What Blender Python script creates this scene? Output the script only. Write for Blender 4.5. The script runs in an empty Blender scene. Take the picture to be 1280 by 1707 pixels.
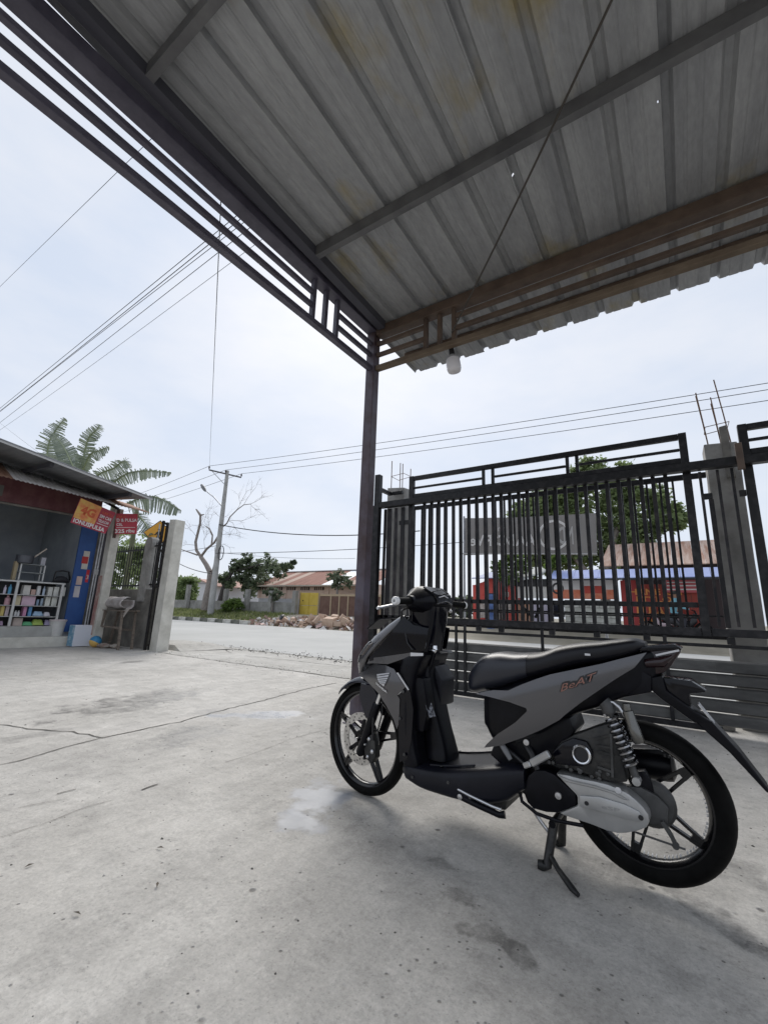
import bpy, bmesh, math, random
from mathutils import Vector, Matrix, noise
from mathutils.geometry import delaunay_2d_cdt
random.seed(7)
R = math.radians
scene = bpy.context.scene
C = scene.collection

# ------------------------------------------------------------------ camera
CAM_H, F_PX = 0.95, 734.1                     # eye height, focal length for a 1280 px wide picture
YAW, PITCH, ROLL = R(34.026), R(12.871), R(2.018)
_f = Vector((-math.sin(YAW) * math.cos(PITCH), math.cos(YAW) * math.cos(PITCH), math.sin(PITCH)))
_r = Vector((math.cos(YAW), math.sin(YAW), 0))
_u = _r.cross(_f)
CR = math.cos(ROLL) * _r + math.sin(ROLL) * _u
CU = math.cos(ROLL) * _u - math.sin(ROLL) * _r
cam_data = bpy.data.cameras.new('camera')
cam = bpy.data.objects.new('camera', cam_data)
C.objects.link(cam)
cam.matrix_world = Matrix(((CR.x, CU.x, -_f.x, 0), (CR.y, CU.y, -_f.y, 0), (CR.z, CU.z, -_f.z, CAM_H), (0, 0, 0, 1)))
cam_data.sensor_fit = 'HORIZONTAL'; cam_data.sensor_width = 36
cam_data.lens = 36 * F_PX / 1280
cam_data.clip_start = 0.02; cam_data.clip_end = 3000
scene.camera = cam

# ------------------------------------------------------------------ sky, sun, exposure
SUN_EL, SUN_AZ = R(43), R(-38)               # azimuth from +Y towards +X
w = bpy.data.worlds.new('World'); scene.world = w; w.use_nodes = True
nt = w.node_tree; nt.nodes.clear()
out = nt.nodes.new('ShaderNodeOutputWorld')
sky = nt.nodes.new('ShaderNodeTexSky'); sky.sky_type = 'NISHITA'; sky.sun_disc = False
sky.sun_elevation = SUN_EL; sky.sun_rotation = SUN_AZ; sky.dust_density = 2.0
bg1 = nt.nodes.new('ShaderNodeBackground'); bg1.inputs['Strength'].default_value = 0.05
nt.links.new(sky.outputs['Color'], bg1.inputs['Color'])
tc = nt.nodes.new('ShaderNodeTexCoord')
mp = nt.nodes.new('ShaderNodeMapping'); mp.inputs['Scale'].default_value = (1.0, 1.0, 2.6)
nz = nt.nodes.new('ShaderNodeTexNoise'); nz.inputs['Scale'].default_value = 2.2; nz.inputs['Detail'].default_value = 6; nz.inputs['Roughness'].default_value = 0.55
nt.links.new(tc.outputs['Generated'], mp.inputs['Vector']); nt.links.new(mp.outputs['Vector'], nz.inputs['Vector'])
cr = nt.nodes.new('ShaderNodeValToRGB')
cr.color_ramp.elements[0].position = 0.36; cr.color_ramp.elements[0].color = (0.60, 0.67, 0.79, 1)
cr.color_ramp.elements[1].position = 0.62; cr.color_ramp.elements[1].color = (0.72, 0.755, 0.825, 1)
nt.links.new(nz.outputs['Fac'], cr.inputs['Fac'])
bg2 = nt.nodes.new('ShaderNodeBackground'); bg2.inputs['Strength'].default_value = 0.535
nt.links.new(cr.outputs['Color'], bg2.inputs['Color'])
mx = nt.nodes.new('ShaderNodeMixShader'); mx.inputs['Fac'].default_value = 0.88
nt.links.new(bg1.outputs[0], mx.inputs[1]); nt.links.new(bg2.outputs[0], mx.inputs[2])
nt.links.new(mx.outputs[0], out.inputs['Surface'])

sun_data = bpy.data.lights.new('sun', 'SUN'); sun_data.energy = 1.2; sun_data.angle = R(38); sun_data.color = (1.0, 0.96, 0.9)
sun = bpy.data.objects.new('sun', sun_data); C.objects.link(sun)
sdir = Vector((math.sin(SUN_AZ) * math.cos(SUN_EL), math.cos(SUN_AZ) * math.cos(SUN_EL), math.sin(SUN_EL)))
sun.rotation_euler = sdir.to_track_quat('Z', 'Y').to_euler(); sun.location = sdir * 40

scene.view_settings.view_transform = 'Standard'; scene.view_settings.look = 'None'
scene.view_settings.exposure = 1.14; scene.view_settings.gamma = 1.0; scene.view_settings.use_curve_mapping = False
scene.render.engine = 'CYCLES'

# ------------------------------------------------------------------ helpers
def at(px, py, x=None, y=None, z=None):
    """point of the place seen at a picture position, on the plane x=, y= or z="""
    d = CR * ((px - 640) / F_PX) - CU * ((py - 853.5) / F_PX) + _f
    if y is not None: t = y / d.y
    elif x is not None: t = x / d.x
    else: t = (z - CAM_H) / d.z
    return Vector((d.x * t, d.y * t, CAM_H + d.z * t))

WORLD_BUILT = {}
def thing(name, label, cat, loc=(0, 0, 0), rz=0.0, group=None, local=False):
    o = bpy.data.objects.new(name, None); C.objects.link(o)
    o.empty_display_size = 0.2; o.location = loc; o.rotation_euler = (0, 0, rz)
    tag(o, label, cat, group)
    WORLD_BUILT[o.name] = None if local else Vector(loc)
    return o
def tag(o, label=None, cat=None, group=None, kind=None):
    if label: o['label'] = label
    if cat: o['category'] = cat
    if group: o['group'] = group
    if kind: o['kind'] = kind
    return o
def adopt(o, parent):
    if parent is not None:
        o.parent = parent
        L = WORLD_BUILT.get(parent.name)
        if L is not None: o.matrix_parent_inverse = Matrix.Translation(-L)
def link(name, me, m=None, parent=None):
    o = bpy.data.objects.new(name, me); C.objects.link(o)
    if m is not None and len(me.materials) == 0: me.materials.append(m)
    adopt(o, parent)
    return o
def copy_tree(o, parent=None):
    c = o.copy(); C.objects.link(c)
    if parent is not None:
        c.parent = parent
    WORLD_BUILT[c.name] = WORLD_BUILT.get(o.name)
    for ch in list(o.children): copy_tree(ch, c)
    return c

class MB:
    """collects shapes for one mesh"""
    def __init__(s): s.v = []; s.f = []; s.m = []; s.mi = 0
    def add(s, vs, fs):
        n = len(s.v); s.v += [tuple(p) for p in vs]; s.f += [tuple(i + n for i in f) for f in fs]; s.m += [s.mi] * len(fs)
        return s
    def box(s, x0, x1, y0, y1, z0, z1):
        return s.add([(x0, y0, z0), (x1, y0, z0), (x1, y1, z0), (x0, y1, z0), (x0, y0, z1), (x1, y0, z1), (x1, y1, z1), (x0, y1, z1)],
                     [(0, 3, 2, 1), (4, 5, 6, 7), (0, 1, 5, 4), (1, 2, 6, 5), (2, 3, 7, 6), (3, 0, 4, 7)])
    def bar(s, a, b, w, h, up=(0, 0, 1)):
        a = Vector(a); b = Vector(b); d = (b - a).normalized(); up = Vector(up)
        if abs(d.dot(up)) > .98: up = Vector((0, 1, 0))
        sx = d.cross(up).normalized() * (w / 2); sz = sx.cross(d).normalized() * (h / 2)
        vs = [a - sx - sz, a + sx - sz, a + sx + sz, a - sx + sz, b - sx - sz, b + sx - sz, b + sx + sz, b - sx + sz]
        return s.add(vs, [(3, 2, 1, 0), (4, 5, 6, 7), (0, 1, 5, 4), (1, 2, 6, 5), (2, 3, 7, 6), (3, 0, 4, 7)])
    def tube(s, pts, r, n=8, cap=True):
        pts = [Vector(p) for p in pts]; k = len(pts)
        rs = r if isinstance(r, (list, tuple)) else [r] * k
        up = None; rings = []
        for i, p in enumerate(pts):
            d = (pts[min(i + 1, k - 1)] - pts[max(i - 1, 0)]).normalized()
            if up is None:
                up = Vector((0, 0, 1)) if abs(d.z) < .9 else Vector((1, 0, 0))
            sx = d.cross(up).normalized(); up = sx.cross(d).normalized()
            rings.append([p + (sx * math.cos(2 * math.pi * j / n) + up * math.sin(2 * math.pi * j / n)) * rs[i] for j in range(n)])
        vs = [q for rg in rings for q in rg]; fs = []
        for i in range(k - 1):
            for j in range(n):
                fs.append((i * n + j, i * n + (j + 1) % n, (i + 1) * n + (j + 1) % n, (i + 1) * n + j))
        if cap: fs += [tuple(range(n - 1, -1, -1)), tuple((k - 1) * n + j for j in range(n))]
        return s.add(vs, fs)
    def lathe(s, prof, n=16, o=(0, 0, 0), axis='Z', close=False):
        """prof: (radius, height) pairs turned about an axis through o"""
        o = Vector(o); k = len(prof); vs = []
        for (rr, h) in prof:
            for j in range(n):
                a = 2 * math.pi * j / n; c, d = rr * math.cos(a), rr * math.sin(a)
                vs.append(o + (Vector((c, d, h)) if axis == 'Z' else Vector((d, h, c)) if axis == 'Y' else Vector((h, c, d))))
        fs = []
        for i in range(k - 1 + (1 if close else 0)):
            i2 = (i + 1) % k
            for j in range(n):
                fs.append((i * n + j, i * n + (j + 1) % n, i2 * n + (j + 1) % n, i2 * n + j))
        if not close:
            if prof[0][0] > 1e-4: fs.append(tuple(range(n - 1, -1, -1)))
            if prof[-1][0] > 1e-4: fs.append(tuple((k - 1) * n + j for j in range(n)))
        return s.add(vs, fs)
    def prism(s, poly, y0, y1, axis='Y'):
        """polygon (a, b) pushed along an axis: Y -> (x, z), X -> (y, z), Z -> (x, y)"""
        def P(a, b, t): return (a, t, b) if axis == 'Y' else (t, a, b) if axis == 'X' else (a, b, t)
        n = len(poly); vs = [P(a, b, y0) for a, b in poly] + [P(a, b, y1) for a, b in poly]
        fs = [tuple(range(n)), tuple(range(2 * n - 1, n - 1, -1))]
        for i in range(n): j = (i + 1) % n; fs.append((i, i + n, j + n, j))
        return s.add(vs, fs)
    def quad(s, a, b, c, d): return s.add([a, b, c, d], [(0, 1, 2, 3)])
    def build(s, name, m=None, parent=None, smooth=None, bevel=0, mats=None):
        me = bpy.data.meshes.new(name); me.from_pydata(s.v, [], s.f)
        bm = bmesh.new(); bm.from_mesh(me)
        if mats:
            bm.faces.ensure_lookup_table()
            for i, f in enumerate(bm.faces): f.material_index = s.m[i]
        bmesh.ops.recalc_face_normals(bm, faces=bm.faces)
        if bevel:
            es = [e for e in bm.edges if len(e.link_faces) == 2 and e.calc_face_angle(0) > 0.5]
            bmesh.ops.bevel(bm, geom=es, offset=bevel, segments=2 if bevel > .004 else 1, profile=.6, affect='EDGES', clamp_overlap=True)
        if smooth is not None:
            a = R(smooth)
            for f in bm.faces: f.smooth = True
            for e in bm.edges: e.smooth = not (len(e.link_faces) == 2 and e.calc_face_angle(0) > a)
        bm.to_mesh(me); bm.free()
        if mats:
            for q in mats: me.materials.append(q)
        return link(name, me, m, parent)

def nrm(v): return noise.noise(Vector(v))

# ------------------------------------------------------------------ materials
def mat(name, col, rough=.55, metal=0.0, col2=None, scale=6.0, detail=6.0, lo=.35, hi=.65, bump=0.0, bscale=60.0,
        stretch=(1, 1, 1), spec=.5, rnd=0.0, rough2=None, world=False, coat=0.0, trans=0.0):
    m = bpy.data.materials.new(name); m.use_nodes = True
    t = m.node_tree; N = t.nodes; L = t.links; b = N['Principled BSDF']
    b.inputs['Roughness'].default_value = rough; b.inputs['Metallic'].default_value = metal
    b.inputs['Specular IOR Level'].default_value = spec
    if coat: b.inputs['Coat Weight'].default_value = coat; b.inputs['Coat Roughness'].default_value = .12
    if trans: b.inputs['Transmission Weight'].default_value = trans
    b.inputs['Base Color'].default_value = (*col, 1)
    if col2 is None and not bump and not rnd: return m
    if world:
        g = N.new('ShaderNodeNewGeometry'); src = g.outputs['Position']
    else:
        g = N.new('ShaderNodeTexCoord'); src = g.outputs['Object']
    mp = N.new('ShaderNodeMapping'); mp.inputs['Scale'].default_value = stretch; L.new(src, mp.inputs['Vector'])
    cout = None
    if col2 is not None:
        n = N.new('ShaderNodeTexNoise'); n.inputs['Scale'].default_value = scale; n.inputs['Detail'].default_value = detail; n.inputs['Roughness'].default_value = .62
        L.new(mp.outputs['Vector'], n.inputs['Vector'])
        r = N.new('ShaderNodeValToRGB'); r.color_ramp.elements[0].position = lo; r.color_ramp.elements[1].position = hi
        r.color_ramp.elements[0].color = (*col, 1); r.color_ramp.elements[1].color = (*col2, 1)
        L.new(n.outputs['Fac'], r.inputs['Fac']); cout = r.outputs['Color']
        if rough2 is not None:
            mr = N.new('ShaderNodeMapRange'); mr.inputs['From Min'].default_value = lo; mr.inputs['From Max'].default_value = hi
            mr.inputs['To Min'].default_value = rough; mr.inputs['To Max'].default_value = rough2
            L.new(n.outputs['Fac'], mr.inputs['Value']); L.new(mr.outputs['Result'], b.inputs['Roughness'])
    if rnd:
        oi = N.new('ShaderNodeObjectInfo'); hs = N.new('ShaderNodeHueSaturation')
        mr = N.new('ShaderNodeMapRange'); mr.inputs['To Min'].default_value = 1 - rnd; mr.inputs['To Max'].default_value = 1 + rnd
        L.new(oi.outputs['Random'], mr.inputs['Value']); L.new(mr.outputs['Result'], hs.inputs['Value'])
        if cout: L.new(cout, hs.inputs['Color'])
        else: hs.inputs['Color'].default_value = (*col, 1)
        cout = hs.outputs['Color']
    if cout: L.new(cout, b.inputs['Base Color'])
    if bump:
        n2 = N.new('ShaderNodeTexNoise'); n2.inputs['Scale'].default_value = bscale; n2.inputs['Detail'].default_value = 5
        L.new(mp.outputs['Vector'], n2.inputs['Vector'])
        bp = N.new('ShaderNodeBump'); bp.inputs['Strength'].default_value = bump; bp.inputs['Distance'].default_value = .01
        L.new(n2.outputs['Fac'], bp.inputs['Height']); L.new(bp.outputs['Normal'], b.inputs['Normal'])
    return m

def leafmat(name, c1, c2, scale=1.2, trans=.48):
    m = bpy.data.materials.new(name); m.use_nodes = True
    t = m.node_tree; N = t.nodes; L = t.links; b = N['Principled BSDF']; o = N['Material Output']
    g = N.new('ShaderNodeNewGeometry'); n = N.new('ShaderNodeTexNoise'); n.inputs['Scale'].default_value = scale; n.inputs['Detail'].default_value = 4
    L.new(g.outputs['Position'], n.inputs['Vector'])
    add = N.new('ShaderNodeMath'); add.operation = 'ADD'
    mul = N.new('ShaderNodeMath'); mul.operation = 'MULTIPLY'; mul.inputs[1].default_value = .45
    L.new(g.outputs['Random Per Island'], mul.inputs[0]); L.new(mul.outputs[0], add.inputs[0]); L.new(n.outputs['Fac'], add.inputs[1])
    r = N.new('ShaderNodeValToRGB'); r.color_ramp.elements[0].position = .42; r.color_ramp.elements[1].position = 1.0
    r.color_ramp.elements[0].color = (*c1, 1); r.color_ramp.elements[1].color = (*c2, 1)
    L.new(add.outputs[0], r.inputs['Fac']); L.new(r.outputs['Color'], b.inputs['Base Color'])
    b.inputs['Roughness'].default_value = .5; b.inputs['Specular IOR Level'].default_value = .35
    tr = N.new('ShaderNodeBsdfTranslucent'); L.new(r.outputs['Color'], tr.inputs['Color'])
    mx = N.new('ShaderNodeMixShader'); mx.inputs['Fac'].default_value = trans
    L.new(b.outputs[0], mx.inputs[1]); L.new(tr.outputs[0], mx.inputs[2]); L.new(mx.outputs[0], o.inputs['Surface'])
    return m

M = {}
M['conc'] = mat('weathered_concrete', (.19, .183, .172), .85, col2=(.39, .378, .355), scale=3.5, lo=.3, hi=.7, bump=.35, bscale=40)
M['conc_pale'] = mat('pale_plaster', (.42, .405, .355), .85, col2=(.62, .60, .54), scale=4, lo=.28, hi=.62, bump=.3, bscale=35)
M['conc_dark'] = mat('grimy_concrete', (.10, .095, .085), .85, col2=(.25, .235, .21), scale=4, lo=.3, hi=.7, bump=.3, bscale=35)
M['steel_purple'] = mat('dark_primer_steel', (.055, .050, .074), .5, col2=(.108, .10, .132), scale=8, lo=.3, hi=.75, bump=.08, bscale=40, rnd=.12)
M['steel_brown'] = mat('brown_primer_steel', (.062, .040, .030), .55, col2=(.135, .092, .066), scale=7, lo=.3, hi=.75, bump=.1, bscale=40, rnd=.12)
M['steel_ochre'] = mat('ochre_primer_steel', (.10, .07, .045), .55, col2=(.17, .125, .085), scale=7, lo=.3, hi=.75, bump=.1, bscale=40)
M['post'] = mat('post_primer_steel', (.05, .028, .03), .5, col2=(.095, .08, .105), scale=3.2, lo=.38, hi=.6, bump=.1, bscale=40)
M['gate'] = mat('black_gate_paint', (.008, .008, .0095), .42, spec=.3, col2=(.04, .038, .04), scale=14, lo=.45, hi=.8, bump=.08, bscale=50, rnd=.25)
M['gate_bar'] = mat('black_gate_bar_paint', (.008, .008, .010), .45, spec=.3, col2=(.045, .038, .038), scale=9, lo=.45, hi=.8, bump=.06, bscale=50, rnd=.35)
M['gate_board'] = mat('dusty_black_boards', (.032, .032, .032), .5, col2=(.11, .11, .106), scale=3.0, lo=.35, hi=.8, bump=.08, bscale=30, rnd=.25, stretch=(1, 1, 3))
M['rebar'] = mat('rusty_rebar', (.10, .055, .035), .8, col2=(.2, .12, .08), scale=30)
M['wire'] = mat('black_cable', (.02, .02, .022), .6)
M['black'] = mat('black_plastic', (.012, .012, .014), .45)
M['white'] = mat('white_paint', (.75, .75, .73), .5)
M['chrome'] = mat('chrome', (.75, .75, .76), .18, 1.0)
M['alu'] = mat('aluminium', (.55, .55, .56), .35, 1.0)
M['galv'] = mat('galvanised', (.32, .33, .35), .45, .6, col2=(.5, .5, .52), scale=8)
# ------------------------------------------------------------------ the ground
def smooth01(t): t = max(0, min(1, t)); return t * t * (3 - 2 * t)
def terrain_z(x, y):
    k = smooth01((x + 14) / 3.0)               # the shop side of the road is banked up more sharply
    return -.075 + ((.70 - .20 * k) * smooth01((y - 19.0) / (4.2 - 2.7 * k)) if y > 19 else 0)
def yard_z(x, y):
    return .0035 * nrm((x * .7, y * .7, 1.3)) + .002 * nrm((x * 2.7, y * 2.7, 4.1))

def stained_concrete(name, dark, light, stain_shades, streak=True, wets=()):
    m = bpy.data.materials.new(name); m.use_nodes = True
    t = m.node_tree; N = t.nodes; L = t.links; b = N['Principled BSDF']
    g = N.new('ShaderNodeNewGeometry'); P = g.outputs['Position']
    def noise_(scale, detail=6, rough=.6, vec=P):
        n = N.new('ShaderNodeTexNoise'); n.inputs['Scale'].default_value = scale; n.inputs['Detail'].default_value = detail; n.inputs['Roughness'].default_value = rough
        L.new(vec, n.inputs['Vector']); return n.outputs['Fac']
    def rng(v, a, b_, c, d):
        n = N.new('ShaderNodeMapRange'); n.inputs['From Min'].default_value = a; n.inputs['From Max'].default_value = b_
        n.inputs['To Min'].default_value = c; n.inputs['To Max'].default_value = d; L.new(v, n.inputs['Value']); return n.outputs['Result']
    def op(k, a, b_):
        n = N.new('ShaderNodeMath'); n.operation = k
        for i, q in enumerate((a, b_)):
            if isinstance(q, (int, float)): n.inputs[i].default_value = q
            else: L.new(q, n.inputs[i])
        return n.outputs[0]
    big = noise_(.55, 5, .65)
    r = N.new('ShaderNodeValToRGB'); r.color_ramp.elements[0].position = .32; r.color_ramp.elements[1].position = .68
    r.color_ramp.elements[0].color = (*dark, 1); r.color_ramp.elements[1].color = (*light, 1); L.new(big, r.inputs['Fac'])
    med = op('MULTIPLY', rng(noise_(3.2, 9, .74), .3, .7, .82, 1.12), rng(noise_(1.15, 7, .7), .3, .7, .90, 1.07))
    fine = rng(noise_(70, 4, .75), .25, .75, .80, 1.16)
    mult = op('MULTIPLY', med, fine)
    # worn patches and grit with crisp borders
    for sc_, dt, a_, b__, lo_ in ((5.5, 10, .47, .57, .91), (13, 9, .54, .61, .88), (34, 6, .57, .65, .86), (130, 2, .60, .70, .78)):
        mult = op('MULTIPLY', mult, rng(noise_(sc_, dt, .78), a_, b__, 1.03, lo_))
    mult = op('MULTIPLY', mult, rng(noise_(9.5, 8, .8), .58, .64, 1.0, 1.10))
    # small pits and specks
    vo = N.new('ShaderNodeTexVoronoi'); vo.inputs['Scale'].default_value = 7.0; L.new(P, vo.inputs['Vector'])
    gate_n = noise_(1.7, 3)
    pit = op('MULTIPLY', rng(vo.outputs['Distance'], .05, .10, 1, 0), rng(gate_n, .46, .54, 0, 1))
    vo2 = N.new('ShaderNodeTexVoronoi'); vo2.inputs['Scale'].default_value = 22.0; L.new(P, vo2.inputs['Vector'])
    pit2 = op('MULTIPLY', rng(vo2.outputs['Distance'], .07, .13, .8, 0), rng(noise_(2.6, 3), .46, .54, 0, 1))
    # long ridges left by the trowel
    mp = N.new('ShaderNodeMapping'); mp.inputs['Rotation'].default_value = (0, 0, R(-62)); mp.inputs['Scale'].default_value = (9, .55, 1); L.new(P, mp.inputs['Vector'])
    rid = noise_(1.0, 5, .6, mp.outputs['Vector'])
    # damp and oily stains plus painted wheel shade, each with a place and outline of its own
    st = None; warp = noise_(3.4, 8, .7); blot = rng(noise_(8, 9, .8), .40, .58, .45, 1.25)
    for (x, y, rx, ry, rot, strength) in stain_shades:
        q = N.new('ShaderNodeMapping'); q.vector_type = 'TEXTURE'
        q.inputs['Location'].default_value = (x, y, 0); q.inputs['Rotation'].default_value = (0, 0, R(rot)); q.inputs['Scale'].default_value = (rx, ry, 1e6)
        L.new(P, q.inputs['Vector'])
        ln = N.new('ShaderNodeVectorMath'); ln.operation = 'LENGTH'; L.new(q.outputs['Vector'], ln.inputs[0])
        d = op('ADD', ln.outputs['Value'], rng(warp, .3, .7, -.85, .85))
        k = op('MULTIPLY', rng(d, .62, 1.05, strength, 0), blot)
        st = k if st is None else op('MAXIMUM', st, k)
    tot = op('MULTIPLY', mult, rng(rid, .25, .75, .93, 1.07) if streak else 1.0)
    tot = op('MULTIPLY', tot, op('SUBTRACT', 1.0, op('MULTIPLY', op('MAXIMUM', pit, pit2), .62)))
    if st is not None: tot = op('MULTIPLY', tot, op('SUBTRACT', 1.0, st))
    vm = N.new('ShaderNodeVectorMath'); vm.operation = 'SCALE'; L.new(r.outputs['Color'], vm.inputs[0]); L.new(tot, vm.inputs['Scale'])
    colr = vm.outputs['Vector']; ruf = rng(st, 0, .45, .82, .45) if st is not None else None; wet = None
    warp2 = noise_(5.5, 5, .6)
    for (x, y, rx, ry, rot, milk) in wets:      # standing water: milky, smooth, with its own outline
        q = N.new('ShaderNodeMapping'); q.vector_type = 'TEXTURE'
        q.inputs['Location'].default_value = (x, y, 0); q.inputs['Rotation'].default_value = (0, 0, R(rot)); q.inputs['Scale'].default_value = (rx, ry, 1e6)
        L.new(P, q.inputs['Vector'])
        ln = N.new('ShaderNodeVectorMath'); ln.operation = 'LENGTH'; L.new(q.outputs['Vector'], ln.inputs[0])
        d = op('ADD', ln.outputs['Value'], rng(warp2, .3, .7, -.55, .55)); k = rng(d, .55, 1.0, 1, 0)
        wet = k if wet is None else op('MAXIMUM', wet, k)
        mxn = N.new('ShaderNodeMix'); mxn.data_type = 'RGBA'; L.new(op('MULTIPLY', k, .82), mxn.inputs[0]); L.new(colr, mxn.inputs[6]); mxn.inputs[7].default_value = (*milk, 1); colr = mxn.outputs[2]
    L.new(colr, b.inputs['Base Color'])
    if wet is not None: L.new(op('MULTIPLY', ruf, rng(wet, 0, 1, 1, .55)), b.inputs['Roughness'])
    elif ruf is not None: L.new(ruf, b.inputs['Roughness'])
    else: b.inputs['Roughness'].default_value = .85
    b.inputs['Specular IOR Level'].default_value = .35
    h = op('ADD', op('MULTIPLY', noise_(26, 8, .7), .5), op('MULTIPLY', rid, 1.0 if streak else .2))
    h = op('SUBTRACT', h, op('MULTIPLY', op('MAXIMUM', pit, pit2), .8))
    if wet is not None: h = op('MULTIPLY', op('SUBTRACT', h, .75), rng(wet, 0, 1, 1, .05))
    bp = N.new('ShaderNodeBump'); bp.inputs['Strength'].default_value = .6; bp.inputs['Distance'].default_value = .012
    L.new(h, bp.inputs['Height']); L.new(bp.outputs['Normal'], b.inputs['Normal'])
    return m

def gp(px, py): return at(px, py, z=0)
stain_shades = []
def stain_shade(px, py, rx, ry, rot, s):
    p = gp(px, py); stain_shades.append((p.x, p.y, rx, ry, rot, s))
stain_shade(240, 1166, .34, .85, 12, .52); stain_shade(200, 1182, .25, .45, 0, .46); stain_shade(218, 1104, .14, .34, 10, .45)
stain_shade(310, 1222, .26, .36, 30, .48); stain_shade(430, 1193, .75, .26, 28, .40); stain_shade(265, 1240, .10, .25, 0, .25)
stain_shade(765, 1492, .09, .06, 20, .50); stain_shade(815, 1558, .06, .045, 0, .50); stain_shade(868, 1592, .07, .035, -30, .52); stain_shade(735, 1440, .10, .05, 0, .35); stain_shade(775, 1550, .04, .03, 0, .5)
stain_shade(1000, 1440, .26, .07, -30, .38); stain_shade(1190, 1530, .34, .07, -38, .45); stain_shade(1262, 1577, .05, .03, 0, .6); stain_shade(540, 1352, .26, .26, 0, .25)  # first two paint the shadow band under the rear wheel into the floor colour
stain_shade(640, 1400, .25, .16, 0, .22); stain_shade(700, 1460, .35, .25, 0, .18); stain_shade(10, 1235, .1, .5, 0, .3); stain_shade(1240, 1460, .3, .12, -30, .25)
stain_shade(835, 1290, .6, .2, 0, .12); stain_shade(960, 1640, .5, .25, 0, .12); stain_shade(100, 1290, .9, .6, 20, .10)

wets = []
def wet(px, py, rx, ry, rot, milk): p = gp(px, py); wets.append((p.x, p.y, rx, ry, rot, milk))
wet(535, 1330, .17, .27, 30, (.25, .265, .295)); wet(500, 1372, .13, .12, 0, (.24, .252, .28)); wet(420, 1194, .50, .12, 33, (.32, .322, .33)); wet(470, 1190, .3, .13, 33, (.36, .365, .38))
M['yard'] = stained_concrete('yard_concrete', (.405, .386, .354), (.495, .475, .442), stain_shades, True, wets)
M['apron'] = stained_concrete('apron_concrete', (.33, .315, .285), (.46, .445, .415), [], True)
M['road'] = mat('dusty_road', (.37, .37, .355), .9, col2=(.46, .457, .44), scale=.35, lo=.3, hi=.7, bump=.3, bscale=30, world=True)
M['earth'] = mat('earth', (.16, .145, .11), .95, col2=(.30, .275, .22), scale=.6, lo=.3, hi=.7, bump=.5, bscale=8, world=True)
M['crack'] = mat('crack_dirt', (.075, .07, .06), .95, col2=(.16, .15, .13), scale=14, world=True)

def sheet(name, xs, ys, zf, m, kind='structure'):
    vs = [(x, y, zf(x, y)) for y in ys for x in xs]; nx = len(xs)
    fs = [(j * nx + i, j * nx + i + 1, (j + 1) * nx + i + 1, (j + 1) * nx + i) for j in range(len(ys) - 1) for i in range(nx - 1)]
    mb = MB(); mb.add(vs, fs); o = mb.build(name, m, None, smooth=60); o['kind'] = kind
    return o
def lin(a, b, n): return [a + (b - a) * i / n for i in range(n + 1)]
ground = sheet('ground', [-900, -400, -200, -120] + lin(-80, 40, 96) + [80, 160, 400, 900], [-300, -60, -20] + lin(0, 60, 120) + [90, 150, 400, 1200], terrain_z, M['earth'])
yard = sheet('yard', lin(-16, 9, 160), lin(-6, 5.36, 80), yard_z, M['yard'])
def apron_z(x, y): return yard_z(x, y) - .05 * smooth01((y - 5.4) / 2.2) + .006 * nrm((x * 1.5, y * 2, 8))
apron_xs = lin(-16, 9, 120)
apron = sheet('driveway_apron', apron_xs, lin(5.362, 7.62, 14), apron_z, M['apron'])
road = sheet('road', lin(-120, 80, 80), lin(7.62, 18.7, 12), lambda x, y: -.06 + .02 * nrm((x * .2, y * .2, 2)), M['road'])

def ribbon(name, pts, wid, m, parent, zf, seed=0, rough=.5):
    """an irregular crack or joint laid along ground points"""
    rnd = random.Random(seed); P = []
    for i in range(len(pts) - 1):
        a, b = Vector(pts[i]), Vector(pts[i + 1]); n = max(2, int((b - a).length / .07))
        for k in range(n): P.append(a.lerp(b, k / n))
    P.append(Vector(pts[-1])); vs = []; fs = []
    for i, p in enumerate(P):
        d = (P[min(i + 1, len(P) - 1)] - P[max(i - 1, 0)]); d.z = 0; d.normalize(); s = Vector((-d.y, d.x, 0))
        j = s * (rnd.uniform(-1, 1) * wid * rough * 1.6); ww = wid * (1 - rough * rnd.random()) * .5
        for sg in (-1, 1):
            q = p + j + s * ww * sg; vs.append((q.x, q.y, zf(q.x, q.y) + .0035))
        if i: n = 2 * i; fs.append((n - 2, n - 1, n + 1, n))
    mb = MB(); mb.add(vs, fs)
    return mb.build(name, m, parent)
G = lambda *q: [gp(*p) for p in q]
ribbon('crack', G((0, 1208), (60, 1217), (120, 1221), (172, 1230), (250, 1214), (300, 1204), (372, 1184), (440, 1168), (520, 1147), (560, 1139)), .016, M['crack'], yard, yard_z, 1)
ribbon('crack', G((0, 1277), (60, 1262), (110, 1246), (172, 1230)), .012, M['crack'], yard, yard_z, 2)
ribbon('crack', G((0, 1398), (40, 1385), (90, 1368), (150, 1345), (190, 1335)), .004, M['crack'], yard, yard_z, 3, .8)
ribbon('crack', G((235, 1318), (262, 1308)), .010, M['crack'], yard, yard_z, 4)
ribbon('crack', G((95, 1326), (127, 1318)), .012, M['crack'], yard, yard_z, 5)
ribbon('crack', G((30, 1350), (70, 1340), (110, 1334)), .005, M['crack'], yard, yard_z, 6, .8)
ribbon('crack', G((375, 1272), (410, 1262), (480, 1235), (550, 1215)), .004, M['crack'], yard, yard_z, 7, .8)
ribbon('joint', [(-9.0, 5.30, 0), (-6, 5.31, 0), (-3.4, 5.33, 0)], .035, M['crack'], yard, yard_z, 8, .35)
ribbon('crack', [(-7.6, 6.35, 0), (-6.6, 6.55, 0), (-5.6, 6.62, 0), (-4.4, 6.7, 0), (-3, 6.72, 0)], .03, M['crack'], apron, apron_z, 9)
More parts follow.
